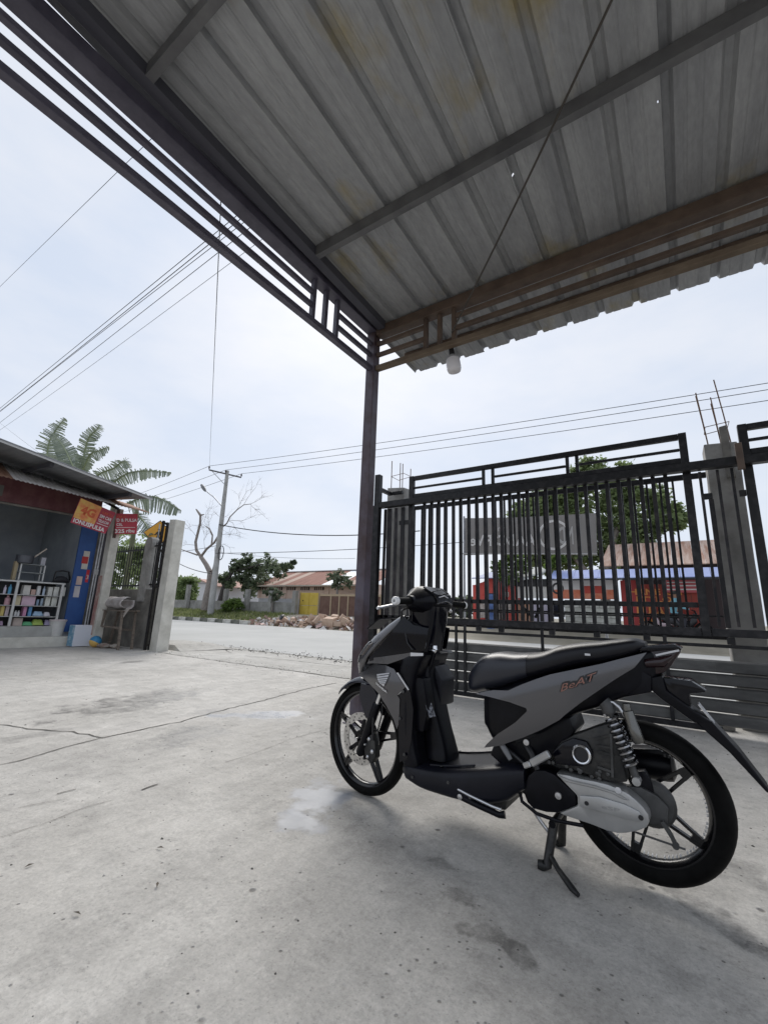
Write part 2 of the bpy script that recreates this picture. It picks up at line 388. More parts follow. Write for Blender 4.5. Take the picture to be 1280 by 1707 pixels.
ribbon('crack', [(-10.6, 7.35, 0), (-9, 7.4, 0), (-8, 7.52, 0), (-6, 7.55, 0), (-3.5, 7.55, 0)], .10, M['crack'], apron, apron_z, 10, .7)
ribbon('crack', [(-9.6, 7.3, 0), (-8.4, 6.6, 0)], .03, M['crack'], apron, apron_z, 11)

# grit, chips and crumbs lying on the concrete
rnd = random.Random(77); mb = MB()
def crumb(x, y, s, z):
    vs = []; a0 = rnd.uniform(0, 6.28)
    for k in range(5): a = a0 + k * 1.2566; vs.append((x + math.cos(a) * s * rnd.uniform(.6, 1.2), y + math.sin(a) * s * rnd.uniform(.6, 1.2), z - .001))
    vs.append((x + rnd.uniform(-.3, .3) * s, y + rnd.uniform(-.3, .3) * s, z + s * rnd.uniform(.4, .8))); mb.mi = rnd.choice((0, 0, 1)); mb.add(vs, [(k, (k + 1) % 5, 5) for k in range(5)])
for i in range(2600):
    x = rnd.uniform(-9, 1.2); y = .3 + 4.9 * rnd.random(); k = nrm((x * .9, y * .9, 5.5))
    if k < rnd.uniform(-.5, .35): continue
    crumb(x, y, rnd.choice((.0025, .003, .004, .004, .005, .007)) * rnd.uniform(.8, 1.4), yard_z(x, y))
for i in range(420):
    x = rnd.uniform(-9.5, -1); y = rnd.gauss(5.45, .22); crumb(x, y, rnd.uniform(.004, .014), apron_z(x, y) if y > 5.36 else yard_z(x, y))
for i in range(700):
    x = rnd.uniform(-12, -2); y = rnd.gauss(7.5, .28); crumb(x, y, rnd.uniform(.006, .03), -.045)
gr_ = mb.build('grit', None, None, mats=[mat('grit_dark', (.10, .095, .085), .9), mat('grit_pale', (.36, .345, .32), .9)]); tag(gr_, 'scattered grit and concrete crumbs on the yard floor', 'grit', kind='stuff')
# small flakes added to stand in for dark chips in the concrete
for i, (px_, py_, lab) in enumerate(((267, 1416, 'dark chip in the concrete at the middle left'), (48, 1446, 'thin dark chip in the concrete at the far left edge'), (262, 1478, 'brown chip in the concrete left of centre'), (128, 1526, 'small dark concrete chip lowest on the left'))):
    p = gp(px_, py_); mb = MB(); a = .5 + i; dx, dy = math.cos(a), math.sin(a); L_ = .016
    mb.add([(p.x - dx * L_, p.y - dy * L_, .004), (p.x - dy * L_ * .3, p.y + dx * L_ * .3, .009), (p.x + dx * L_, p.y + dy * L_, .006), (p.x + dy * L_ * .3, p.y - dx * L_ * .3, .008)], [(0, 1, 2), (0, 2, 3)]); tag(mb.build('concrete_chip', mat('chip_brown', (.12, .10, .075), .8)), lab, 'leaf', 'chips in the concrete')
# kerb of separate painted stones beside the far verge
kerb = bpy.data.objects.new('kerb', None); C.objects.link(kerb); kerb['kind'] = 'structure'
M['kw'] = mat('kerb_white', (.30, .29, .25), .8, col2=(.55, .54, .5), scale=5, lo=.3, hi=.6)
M['kb'] = mat('kerb_black', (.07, .075, .06), .8, col2=(.2, .2, .17), scale=5, lo=.35, hi=.7)
mb = MB(); mb.box(-.40, .40, -.12, .12, -.15, .20); kst = None
for i in range(20):
    x = -22.9 - i * .82
    if kst is None: o = kst = mb.build('kerb_stone', M['kw'], kerb, bevel=.03); me2 = kst.data.copy(); me2.materials.clear(); me2.materials.append(M['kb'])
    else: o = link('kerb_stone', kst.data if i % 2 == 0 else me2, None, kerb)
    o.location = (x, 18.85 + .03 * random.uniform(-1, 1), -.02 + .02 * random.uniform(-1, 1)); o.rotation_euler = (0, 0, R(random.uniform(-1.5, 1.5)))
# ------------------------------------------------------------------ the steel canopy over the yard
PX_, PY_ = -2.47, 3.35                       # the corner post
def roof_z(y): return 3.905 + (3.35 - y) * .045
canopy = thing('canopy', 'steel carport canopy with corrugated metal roof on a corner post', 'canopy', (PX_, PY_, 0))
mb = MB(); mb.box(PX_ - .05, PX_ + .05, PY_ - .05, PY_ + .05, -.02, 3.83); mb.build('post', M['post'], canopy, bevel=.006)
mb = MB(); mb.box(PX_ - .09, PX_ + .09, PY_ - .09, PY_ + .09, -.01, .012); mb.build('base_plate', M['post'], canopy, bevel=.003)
YB, XR = -.45, 1.9
mb = MB(); mb.box(PX_ - .06, PX_ + .06, YB, PY_ + .06, 3.832, 3.93); mb.build('beam', M['steel_purple'], canopy, bevel=.006)
mb = MB(); mb.box(PX_ + .062, XR, PY_ - .05, PY_ + .05, 3.78, 3.882); mb.build('beam', M['steel_brown'], canopy, bevel=.006)
for z, hh in ((3.415, .05), (3.57, .04), (3.70, .04)):
    mb = MB()
    if hh > .045: mb.box(PX_ - .03, PX_ + .03, YB, PY_ - .052, z - hh / 2, z + hh / 2); mb.build('rail', M['steel_purple'], canopy, bevel=.004)
    else:
        for a, b in ((YB, 2.40), (2.76, PY_ - .052)):
            mb = MB(); mb.box(PX_ - .02, PX_ + .02, a, b, z - hh / 2, z + hh / 2); mb.build('rail', M['steel_purple'], canopy, bevel=.004)
    if hh > .045: mb = MB(); mb.box(PX_ + .052, XR, PY_ - .03, PY_ + .03, z - hh / 2, z + hh / 2); mb.build('rail', M['steel_ochre'], canopy, bevel=.004)
    else:
        for a, b in ((PX_ + .052, -1.86), (-1.52, XR)):
            mb = MB(); mb.box(a, b, PY_ - .02, PY_ + .02, z - hh / 2, z + hh / 2); mb.build('rail', M['steel_brown'], canopy, bevel=.004)
for y in (2.42, 2.58, 2.74):
    mb = MB(); mb.box(PX_ - .022, PX_ + .022, y - .02, y + .02, 3.442, 3.83); mb.build('spacer', M['steel_purple'], canopy, bevel=.003)
for x in (-1.84, -1.69, -1.54):
    mb = MB(); mb.box(x - .02, x + .02, PY_ - .022, PY_ + .022, 3.442, 3.778); mb.build('spacer', M['steel_brown'], canopy, bevel=.003)
# edge channel beside the left beam and the purlins across
M['purlin'] = mat('galvanised_purlin', (.085, .085, .09), .5, .2, col2=(.15, .15, .152), scale=5, lo=.3, hi=.7)
mb = MB(); mb.bar((-2.33, YB, roof_z(YB) - .05), (-2.33, PY_ - .06, roof_z(PY_ - .06) - .05), .08, .085); mb.build('edge_channel', mat('edge_channel_steel', (.06, .06, .075), .5), canopy)
for y in (2.24, .79):
    zt = roof_z(y) - .004; mb = MB()
    mb.box(-2.285, XR, y - .016, y - .012, zt - .10, zt)               # web on the yard side
    mb.box(-2.285, XR, y - .0119, y + .0338, zt - .10, zt - .096)       # bottom flange
    mb.box(-2.285, XR, y + .031, y + .0338, zt - .0958, zt - .08)      # lip
    mb.box(-2.285, XR, y - .0119, y + .0338, zt - .004, zt)
    mb.build('purlin', M['purlin'], canopy)
mb = MB(); mb.box(-2.40, XR, 3.86, 3.90, roof_z(3.88) - .05, roof_z(3.88) - .008); mb.build('purlin', M['steel_brown'], canopy)

def roof_material():
    m = bpy.data.materials.new('galvalume_roof'); m.use_nodes = True
    t = m.node_tree; N = t.nodes; L = t.links; b = N['Principled BSDF']
    g = N.new('ShaderNodeNewGeometry'); P = g.outputs['Position']
    def nz_(scale, st=(1, 1, 1), d=6):
        mp = N.new('ShaderNodeMapping'); mp.inputs['Scale'].default_value = st; L.new(P, mp.inputs['Vector'])
        n = N.new('ShaderNodeTexNoise'); n.inputs['Scale'].default_value = scale; n.inputs['Detail'].default_value = d; n.inputs['Roughness'].default_value = .6
        L.new(mp.outputs['Vector'], n.inputs['Vector']); return n.outputs['Fac']
    r = N.new('ShaderNodeValToRGB'); r.color_ramp.elements[0].position = .3; r.color_ramp.elements[1].position = .7
    r.color_ramp.elements[0].color = (.245, .25, .26, 1); r.color_ramp.elements[1].color = (.365, .37, .375, 1)
    L.new(nz_(1.0, (7, .6, 1)), r.inputs['Fac'])
    r2 = N.new('ShaderNodeValToRGB'); r2.color_ramp.elements[0].position = .56; r2.color_ramp.elements[1].position = .70
    r2.color_ramp.elements[0].color = (0, 0, 0, 1); r2.color_ramp.elements[1].color = (1, 1, 1, 1)
    L.new(nz_(1.25, (1.5, .8, 1), 5), r2.inputs['Fac'])
    mx = N.new('ShaderNodeMix'); mx.data_type = 'RGBA'; mx.inputs[7].default_value = (.30, .24, .10, 1)
    sc = N.new('ShaderNodeMath'); sc.operation = 'MULTIPLY'; sc.inputs[1].default_value = .75; L.new(r2.outputs['Color'], sc.inputs[0])
    L.new(sc.outputs[0], mx.inputs[0]); L.new(r.outputs['Color'], mx.inputs[6])
    fine = N.new('ShaderNodeMapRange'); fine.inputs['From Min'].default_value = .25; fine.inputs['From Max'].default_value = .75; fine.inputs['To Min'].default_value = .85; fine.inputs['To Max'].default_value = 1.1
    L.new(nz_(45, (1, .3, 1), 3), fine.inputs['Value'])
    vm = N.new('ShaderNodeVectorMath'); vm.operation = 'SCALE'; L.new(mx.outputs[2], vm.inputs[0]); L.new(fine.outputs[0], vm.inputs['Scale'])
    L.new(vm.outputs[0], b.inputs['Base Color'])
    b.inputs['Metallic'].default_value = .25; b.inputs['Roughness'].default_value = .55
    return m
M['roof'] = roof_material()
PITCH_R = .295
def roof_sheet(k, x0, npitch, y0, y1, holes):
    """trapezoid-ribbed sheet: flat pans with raised ribs; holes are torn screw holes that let the sky through"""
    prof = []
    for i in range(npitch):
        a = x0 + i * PITCH_R
        prof += [(a, 0), (a + .018, .036), (a + .056, .036), (a + .074, 0), (a + .118, 0), (a + .124, .004), (a + .136, .004), (a + .142, 0), (a + .198, 0), (a + .204, .004), (a + .216, .004), (a + .222, 0)]
    prof.append((x0 + npitch * PITCH_R + .012, .0))
    lift = .004 * (k % 2)
    ys = [y0, y1]; hs = [h for h in holes if prof[0][0] < h[0] < prof[-1][0]]
    for hx, hy in hs: ys += [hy - .007, hy + .007]
    ys.sort()
    P = list(prof)
    for hx, hy in hs:
        for xx in (hx - .006, hx + .006):
            for i in range(len(P) - 1):
                if P[i][0] < xx < P[i + 1][0]:
                    tt = (xx - P[i][0]) / (P[i + 1][0] - P[i][0]); P.insert(i + 1, (xx, P[i][1] + tt * (P[i + 1][1] - P[i][1]))); break
    nx = len(P); vs = []; fs = []
    for y in ys:
        for (x, z) in P: vs.append((x, y, roof_z(y) + z + lift))
    for j in range(len(ys) - 1):
        for i in range(nx - 1):
            cx, cy = (P[i][0] + P[i + 1][0]) / 2, (ys[j] + ys[j + 1]) / 2
            if any(abs(cx - hx) < .006 and abs(cy - hy) < .007 for hx, hy in hs): continue
            fs.append((j * nx + i, j * nx + i + 1, (j + 1) * nx + i + 1, (j + 1) * nx + i))
    mb = MB(); mb.add(vs, fs); o = mb.build('roof_sheet', M['roof'], canopy)
    s = o.modifiers.new('thickness', 'SOLIDIFY'); s.thickness = .0012; s.offset = 1
    return o
hs = [at(366, 62, z=4.03), at(855, 297, z=3.94), at(1097, 167, z=3.95), at(756, 585, z=3.87)]
holes = [(p.x, p.y) for p in hs]
for k in range(5):
    roof_sheet(k, -2.492 + k * 3 * PITCH_R, 3, YB - .2, 4.27 + .012 * random.uniform(-1, 1), holes)

# bulb hanging under the rail, and the cord that feeds it
a = Vector((-1.60, 3.42, 3.385)); d = Vector((.10, .10, -1)).normalized()
bulb = thing('light_bulb', 'large unlit white bulb hanging under the canopy rail', 'light bulb', a)
q = d.to_track_quat('Z', 'Y').to_matrix().to_4x4()
def turned(prof, n=20):
    mb = MB(); mb.lathe(prof, n); mb.v = [tuple(Matrix.Translation(a) @ q @ Vector(v)) for v in mb.v]; return mb
turned([(.0, -.03), (.026, -.03), (.028, .03), (.022, .035), (0, .035)]).build('socket', M['black'], bulb, smooth=40)
M['bulb_w'] = mat('bulb_diffuser', (.68, .66, .68), .35)
turned([(0, .034), (.03, .036), (.045, .05), (.05, .06), (.052, .07), (0, .072)]).build('collar', mat('bulb_collar', (.30, .30, .31), .5), bulb, smooth=40)
turned([(.05, .068), (.064, .085), (.068, .14), (.067, .18), (.058, .205), (.035, .214), (0, .216)]).build('globe', M['bulb_w'], bulb, smooth=50)
p0 = Vector((-1.55, 3.32, 3.52)); p1 = at(1015, 0, z=3.86); p1 += (p1 - p0) * .25; pts = []
for i in range(25):
    t = i / 24; p = p0.lerp(p1, t); p.z -= .05 * math.sin(math.pi * t); pts.append(p)
mb = MB(); mb.tube([a + Vector((0, 0, .02)), Vector((-1.56, 3.40, 3.46))] + pts, .007, 6)
tag(mb.build('power_cord', mat('brown_cord', (.05, .042, .035), .6), smooth=60), 'thin dark cord strung under the canopy roof to the bulb', 'cord')
# ------------------------------------------------------------------ sliding gate, the fixed fence behind it, and the columns
YG = 5.2
gate = thing('sliding_gate', 'long black steel bar gate with board bottom behind the scooter', 'gate', (-1.5, YG, 0))
def gb(name, x0, x1, y0, y1, z0, z1, m, parent=gate, bevel=.003):
    mb = MB(); mb.box(x0, x1, y0, y1, z0, z1); return mb.build(name, m, parent, bevel=bevel)
GM = M['gate']
def leaf(x0, x1, dividers, parent, zt):
    gb('stile', x0, x0 + .07, YG - .03, YG + .03, .07, zt, GM, parent); gb('stile', x1 - .07, x1, YG - .03, YG + .03, .836, zt, GM, parent)
    a, b = x0 + .071, x1 - .071
    gb('top_rail', a, b, YG - .025, YG + .025, zt - .062, zt - .003, GM, parent)
    xs = [a] + [d for pr in dividers for d in pr] + [b]
    for i in range(0, len(xs), 2): gb('inner_rail', xs[i] + (.021 if i else 0), xs[i + 1] - (.021 if i + 1 < len(xs) - 1 else 0), YG - .015, YG + .015, 2.668, 2.695, GM, parent)
    for pr in dividers:
        for d in pr: gb('divider', d - .018, d + .018, YG - .018, YG + .018, 2.592, zt - .064, GM, parent)
    gb('cap_rail', a, b, YG - .022, YG + .022, 2.535, 2.59, GM, parent)
    gb('middle_rail', a, b, YG + .016, YG + .045, 1.098, 1.148, GM, parent)
    gb('thin_rail', a, b, YG + .016, YG + .032, .995, 1.012, GM, parent)
    gb('lower_rail', a, x1 - .0705, YG - .028, YG + .028, .836, .912, GM, parent)
    # bars share one mesh
    proto = None; x = x0 + .24; n = int((b - .06 - x) / .108)
    for i in range(n + 1):
        bx = x + i * .108
        if proto is None: proto = gb('bar', -.019, .019, -.015, .015, .914, 2.533, M['gate_bar'], parent, bevel=0); o = proto
        else: o = link('bar', proto.data, None, parent)
        o.location = (bx + random.uniform(-.004, .004), YG, 0)
    # boards of the lower part, each its own pressed strip, and their stiles
    zb = [(.07, .176), (.183, .293), (.300, .405), (.412, .515), (.522, .630)]
    for i, (za, zc) in enumerate(zb):
        mb = MB(); mb.prism([(YG + .014, za), (YG - .012, za + .012), (YG - .012, zc - .016), (YG + .004, zc - .004), (YG + .014, zc)], a, x1, 'X')
        mb.build('board', M['gate_board'], parent)
    gb('sub_rail', a, x1, YG - .012, YG + .012, .742, .772, GM, parent)
    gb('bottom_rail', x0, x1, YG - .03, YG + .03, .02, .066, GM, parent)
    for d in [x0 + .72, x0 + .835] + [x0 + 1.75 + .0, x0 + 2.9]:
        if d < x1 - .1: gb('stiff_bar', d - .016, d + .016, YG - .034, YG - .0125, .068, .834, GM, parent)
    for d in (x0 + 1.0, x0 + 1.28, x0 + 1.85, x0 + 2.3, x0 + 2.75):
        if d < x1 - .1: gb('short_post', d - .03, d + .03, YG - .011, YG + .03, .774, .834, GM, parent)
leaf(-3.08, .19, [(-1.985, -1.86), (-.965, -.86)], gate, 2.855)
g2 = thing('sliding_gate', 'black steel bar gate leaf right of the bare concrete column', 'gate', (2.2, YG, 0))
leaf(.60, 3.7, [(1.7, 1.82)], g2, 2.845)
# long guide rail in front of both leaves, with the posts that carry it
guide = thing('gate_frame', 'dark steel guide rail and end posts holding the bar gate', 'gate frame', (-3.6, 5.13, 0))
gb('guide_rail', -3.52, 5.0, 5.075, 5.165, 2.42, 2.505, M['gate'], guide, .006)
gb('end_post', -3.61, -3.525, 5.075, 5.16, 0, 2.93, M['gate'], guide, .006)
gb('jamb_post', -3.72, -3.64, 5.20, 5.32, 0, 2.50, M['gate'], guide, .006)
gb('bracket', -3.524, -3.35, 5.42, 5.47, 2.70, 2.75, M['gate'], guide); gb('bracket', -3.60, -3.54, 5.162, 5.46, 2.70, 2.75, M['gate'], guide)
for x, w_ in ((-3.485, .035), (-3.41, .06), (-3.30, .04), (-3.185, .055)): gb('flat_bar', x - w_ / 2, x + w_ / 2, 5.19, 5.215, .05, 2.42, M['gate_bar'], guide, 0)
gb('latch_bar', -3.25, -3.085, 5.20, 5.23, 2.17, 2.23, M['gate'], guide); gb('roller_plate', .545, .60, 5.04, 5.074, 2.36, 2.62, M['steel_brown'], guide, .004)
gb('kick_rail', -3.70, -3.1, 5.19, 5.22, .85, .92, M['gate'], guide)
gb('catch_rail', .265, .34, 5.20, 5.225, 2.14, 2.20, M['gate'], guide); gb('catch_bar', .305, .345, 5.196, 5.23, .92, 2.135, M['gate_bar'], guide, 0)
gb('catch_rail', .545, .597, 5.20, 5.225, 2.14, 2.20, M['gate'], guide)
for x in (.26, .40, .51): gb('flat_bar', x - .012, x + .012, 5.178, 5.198, .93, 2.42, M['gate_bar'], guide, 0)
for (za, zc) in [(.07, .176), (.183, .293), (.300, .405), (.412, .515), (.522, .630)]:
    mb = MB(); mb.prism([(YG + .014, za), (YG - .012, za + .012), (YG - .012, zc - .016), (YG + .004, zc - .004), (YG + .014, zc)], .1902, .5998, 'X'); mb.build('board', M['gate_board'], guide)
gb('rail_piece', .195, .597, YG - .02, YG + .02, .84, .91, M['gate'], guide); gb('rail_piece', .1905, .5995, YG - .01, YG + .01, .742, .772, M['gate'], guide)
gb('short_post', .30, .36, YG - .01, YG + .01, .774, .838, M['gate'], guide)
# the fixed bar fence half a metre behind
YF = 5.72
fence = thing('bar_fence', 'black bar fence standing between the columns behind the gate', 'fence', (-1.4, YF, 0))
gb('top_rail', -3.36, .34, YF - .02, YF + .02, 2.50, 2.56, M['gate'], fence); gb('lower_rail', -3.36, .34, YF - .02, YF + .02, .80, .86, M['gate'], fence)
gb('middle_rail', -3.36, .34, YF + .017, YF + .035, 1.02, 1.04, M['gate'], fence)
pr = None
for i in range(28):
    x = -3.297 + i * .128
    if pr is None: pr = gb('bar', -.011, .011, -.011, .011, .862, 2.498, M['gate_bar'], fence, 0); o = pr
    else: o = link('bar', pr.data, None, fence)
    o.location = (x + random.uniform(-.005, .005), YF, 0)
for p, q2 in ((at(862, 1003, y=YF), at(886, 1030, y=YF)), (at(905, 1003, y=YF), at(890, 1030, y=YF))):
    mb = MB(); mb.bar((p.x, YF + .05, p.z), (q2.x, YF + .05, q2.z), .02, .03); mb.build('brace', M['gate'], fence)
p = at(925, 1016, y=YF); gb('lock_box', p.x - .09, p.x + .09, YF + .04, YF + .09, p.z - .09, p.z + .09, mat('dark_blue_paint', (.012, .016, .045), .5), fence, .005)
# low base wall under the fixed fence
def column(x0, x1, y0, y1, h, label, bars, seed):
    rnd = random.Random(seed)
    t = thing('concrete_column', label, 'column', ((x0 + x1) / 2, (y0 + y1) / 2, 0), group='unfinished gate columns')
    n = 9; vs = []; fs = []
    for i in range(n + 1):
        z = -.05 + (h + .05) * i / n
        for (x, y) in ((x0, y0), (x1, y0), (x1, y1), (x0, y1)):
            vs.append((x + rnd.uniform(-.006, .006), y + rnd.uniform(-.006, .006), z + (rnd.uniform(-.03, .01) if i == n else 0)))
    for i in range(n):
        for j in range(4): k = (j + 1) % 4; fs.append((i * 4 + j, i * 4 + k, i * 4 + 4 + k, i * 4 + 4 + j))
    fs.append((n * 4, n * 4 + 1, n * 4 + 2, n * 4 + 3))
    mb = MB(); mb.add(vs, fs); mb.build('shaft', M['conc'], t, bevel=.012)
    for (bx, by, hh, lx, ly) in bars:
        mb = MB(); mb.tube([(bx, by, h - .05), (bx + lx * .5, by + ly * .5, h + hh * .5), (bx + lx, by + ly, h + hh)], .0065, 6); mb.build('rebar', M['rebar'], t, smooth=60)
    zz = h + .20; e = .035
    mb = MB(); q_ = [(x0 + e, y0 + e, zz), (x1 - e, y0 + e, zz + .02), (x1 - e, y1 - e, zz + .03), (x0 + e, y1 - e, zz), (x0 + e, y0 + e, zz)]; mb.tube(q_, .0045, 5); mb.build('stirrup', M['rebar'], t)
    return t
column(-3.70, -3.40, 5.56, 5.86, 2.86, 'concrete gate column with four rebars left of the gate', [(-3.66, 5.6, .46, .0, 0), (-3.59, 5.82, .47, .0, 0), (-3.5, 5.6, .40, .0, 0), (-3.44, 5.82, .36, 0, 0)], 1)
tc2 = column(.345, .625, 5.56, 5.86, 2.83, 'concrete gate column with tall bent rebars right of the gate', [(.39, 5.6, .62, -.05, 0), (.41, 5.82, .68, -.06, 0), (.50, 5.6, .46, -.04, 0), (.52, 5.8, .62, -.04, 0), (.585, 5.62, .74, -.07, 0)], 2)
mb = MB(); mb.add([(.50, 5.535, 2.42), (.575, 5.535, 2.42), (.575, 5.60, 2.42), (.50, 5.60, 2.42), (.49, 5.54, 2.99), (.56, 5.54, 3.0), (.565, 5.60, 3.0), (.495, 5.60, 2.98)], [(0, 1, 5, 4), (1, 2, 6, 5), (2, 3, 7, 6), (3, 0, 4, 7), (4, 5, 6, 7), (3, 2, 1, 0)])
mb.build('mortar_lump', M['conc_dark'], tc2, bevel=.01)
# stone left lying by the gate foot
p = at(1212, 1218, z=0)
def rock(name, c, rx, ry, rz, m, seed, parent=None):
    bm = bmesh.new(); bmesh.ops.create_icosphere(bm, subdivisions=2, radius=1)
    for v in bm.verts:
        k = 1 + .35 * nrm(v.co * 1.3 + Vector((seed * 3.1, 0, 0))); v.co = Vector((v.co.x * rx * k, v.co.y * ry * k, v.co.z * rz * k)) + Vector(c)
    me = bpy.data.meshes.new(name); bm.to_mesh(me); bm.free()
    return link(name, me, m, parent)
tag(rock('stone', (p.x, p.y, .035), .07, .05, .05, M['conc'], 3), 'small pale stone lying at the foot of the gate', 'stone')
# ------------------------------------------------------------------ lettering helper
def text(name, body, m, parent, origin, xdir, ydir, height, width=None, depth=.002, bold=0.0, mirror=False, shear=0.0):
    cu = bpy.data.curves.new(name, 'FONT'); cu.body = body; cu.size = 1; cu.extrude = 0; cu.offset = bold; cu.shear = shear; cu.resolution_u = 2
    tmp = bpy.data.objects.new(name, cu); C.objects.link(tmp)
    dg = bpy.context.evaluated_depsgraph_get(); me = bpy.data.meshes.new_from_object(tmp.evaluated_get(dg))
    bpy.data.objects.remove(tmp); bpy.data.curves.remove(cu)
    xs = [v.co.x for v in me.vertices]; ys = [v.co.y for v in me.vertices]
    x0, x1, y0, y1 = min(xs), max(xs), min(ys), max(ys)
    X = Vector(xdir).normalized(); Yd = Vector(ydir).normalized(); Zd = X.cross(Yd); o = Vector(origin)
    sy = height / (y1 - y0); sx = (width / (x1 - x0)) if width else sy
    for v in me.vertices:
        u = (v.co.x - x0) * sx
        if mirror: u = (x1 - x0) * sx - u
        v.co = o + X * u + Yd * ((v.co.y - y0) * sy) + Zd * depth
    me.name = name; me.materials.clear()
    return link(name, me, m, parent)
def flatmat(name, col, rough=.6): return mat(name, col, rough, col2=tuple(c * .78 for c in col), scale=5, lo=.35, hi=.7)

# ------------------------------------------------------------------ kiosk on the left of the yard
XF = -11.35
shop = thing('kiosk', 'small open-fronted roadside kiosk with grey roof at the left', 'kiosk', (-13, 2, 0))
M['shopwall'] = mat('grey_blue_plaster', (.20, .22, .25), .8, col2=(.30, .325, .35), scale=2, lo=.3, hi=.7)
def sb(name, x0, x1, y0, y1, z0, z1, m, parent=shop, bevel=0):
    mb = MB(); mb.box(x0, x1, y0, y1, z0, z1); return mb.build(name, m, parent, bevel=bevel)
sb('floor_slab', -16, -11.28, -3, 4.55, -.05, .205, M['conc_pale'], bevel=.02)
sb('back_wall', -13.7, -13.6, -3, 4.455, .206, 3.6, M['shopwall']); sb('side_wall', -15, -11.42, 4.46, 4.58, .206, 3.42, M['shopwall'])
sb('side_wall', -15, -11.5, -3.1, -3, .206, 3.5, M['shopwall']); sb('ceiling', -15, -11.5, -2.99, 4.45, 3.35, 3.38, mat('ceiling_board', (.09, .09, .095), .8))
sb('fascia', -11.40, -11.34, -2.9, 4.75, 2.90, 3.42, mat('maroon_fascia', (.085, .022, .026), .6, col2=(.16, .07, .065), scale=3, lo=.45, hi=.8))
sb('fascia_strip', -11.36, -11.335, -2.9, 2.88, 3.0, 3.22, mat('grey_fascia', (.10, .10, .09), .7))
sb('lintel', -11.46, -11.401, -2.9, 4.78, 2.86, 3.5, M['conc_dark'])
blue = sb('blue_panel', -11.40, -11.36, 4.43, 4.79, .30, 2.82, mat('blue_board', (.012, .055, .20), .5, col2=(.018, .075, .25), scale=3))
def poster(y0, y1, z0, z1, col, tilt=0):
    mb = MB(); mb.quad((-11.357, y0, z0), (-11.357, y1, z0 + tilt), (-11.357, y1, z1 + tilt), (-11.357, y0, z1)); return mb.build('poster', flatmat('poster_print', col), blue)
def zsp(x, y, X=XF): return at(x / 6.4, 900 + y / 6.4, x=X)
def post_px(x0, y0, x1, y1, col):
    a = zsp(x0, y1); b = zsp(x1, y0); poster(a.y, b.y, a.z, b.z, col)
post_px(865, 125, 965, 310, (.55, .52, .47)); post_px(905, 322, 962, 452, (.50, .02, .035)); post_px(808, 392, 885, 478, (.55, .42, .38)); post_px(778, 495, 862, 612, (.52, .50, .52))
a = zsp(868, 250); b = zsp(948, 182); mb = MB(); mb.quad((-11.355, a.y, a.z), (-11.355, b.y, a.z), (-11.355, b.y, b.z), (-11.355, a.y, b.z)); mb.build('poster_block', flatmat('poster_red', (.42, .03, .03)), blue)
text('poster_mark', '3', flatmat('poster_white', (.6, .55, .5)), blue, (-11.354, zsp(915, 420).y, zsp(915, 420).z), (0, 1, 0), (0, 0, 1), .1, depth=0)
for y in (4.83, 4.88):
    mb = MB(); mb.tube([(-11.30, y, .2), (-11.30, y, 2.88)], .018, 8); mb.build('shutter_track', M['galv'], shop, smooth=60)
sb('shutter_box', -11.33, -11.27, 4.80, 4.90, 1.58, 1.70, M['galv'])
sb('corner_wall', -11.50, -11.401, 4.581, 5.03, .0, 3.1, M['conc_dark'])
sb('door_frame', -11.40, -11.34, 4.91, 4.97, .2, 2.9, mat('dark_frame', (.03, .03, .04), .6))
# upper roof: thin sheets on rafters, its edge dropping towards the street
def redge(y): return 3.69 - (y - 2.0) * .145 - .004 * max(0, y - 4) ** 2
M['kroof'] = mat('grey_roof_sheet', (.16, .165, .175), .6, .2, col2=(.27, .275, .285), scale=3, lo=.3, hi=.7, stretch=(.3, 4, 1))
ysr = lin(-3.3, 5.02, 12)
for i in range(12):
    y0, y1 = ysr[i], ysr[i + 1]; vs = []
    for y in (y0, y1 - .004):
        for (x, dz) in ((-9.6, 0), (-11.4, .17), (-15.5, .45)):
            vs.append((x, y, redge(y) + dz)); vs.append((x, y, redge(y) + dz + .022))
    mb = MB(); mb.add(vs, [(0, 2, 8, 6), (2, 4, 10, 8), (1, 7, 9, 3), (3, 9, 11, 5), (0, 6, 7, 1), (4, 5, 11, 10), (0, 1, 3, 2), (2, 3, 5, 4), (6, 8, 9, 7), (8, 10, 11, 9)]); mb.build('roof_sheet', M['kroof'], shop)
mb = MB(); mb.bar((-9.62, -3.3, redge(-3.3) - .012), (-9.62, 2, redge(2) - .012), .02, .05); mb.bar((-9.62, 2, redge(2) - .012), (-9.62, 5.02, redge(5.02) - .012), .02, .05); mb.build('roof_edge_trim', mat('pale_trim', (.45, .45, .45), .5), shop)
for y in (-2, -.2, 1.5, 3.1, 4.6):
    mb = MB(); mb.bar((-9.75, y, redge(y) - .05), (-11.38, y, redge(y) + .05), .06, .09); mb.build('rafter', mat('rafter_steel', (.06, .06, .07), .6), shop)
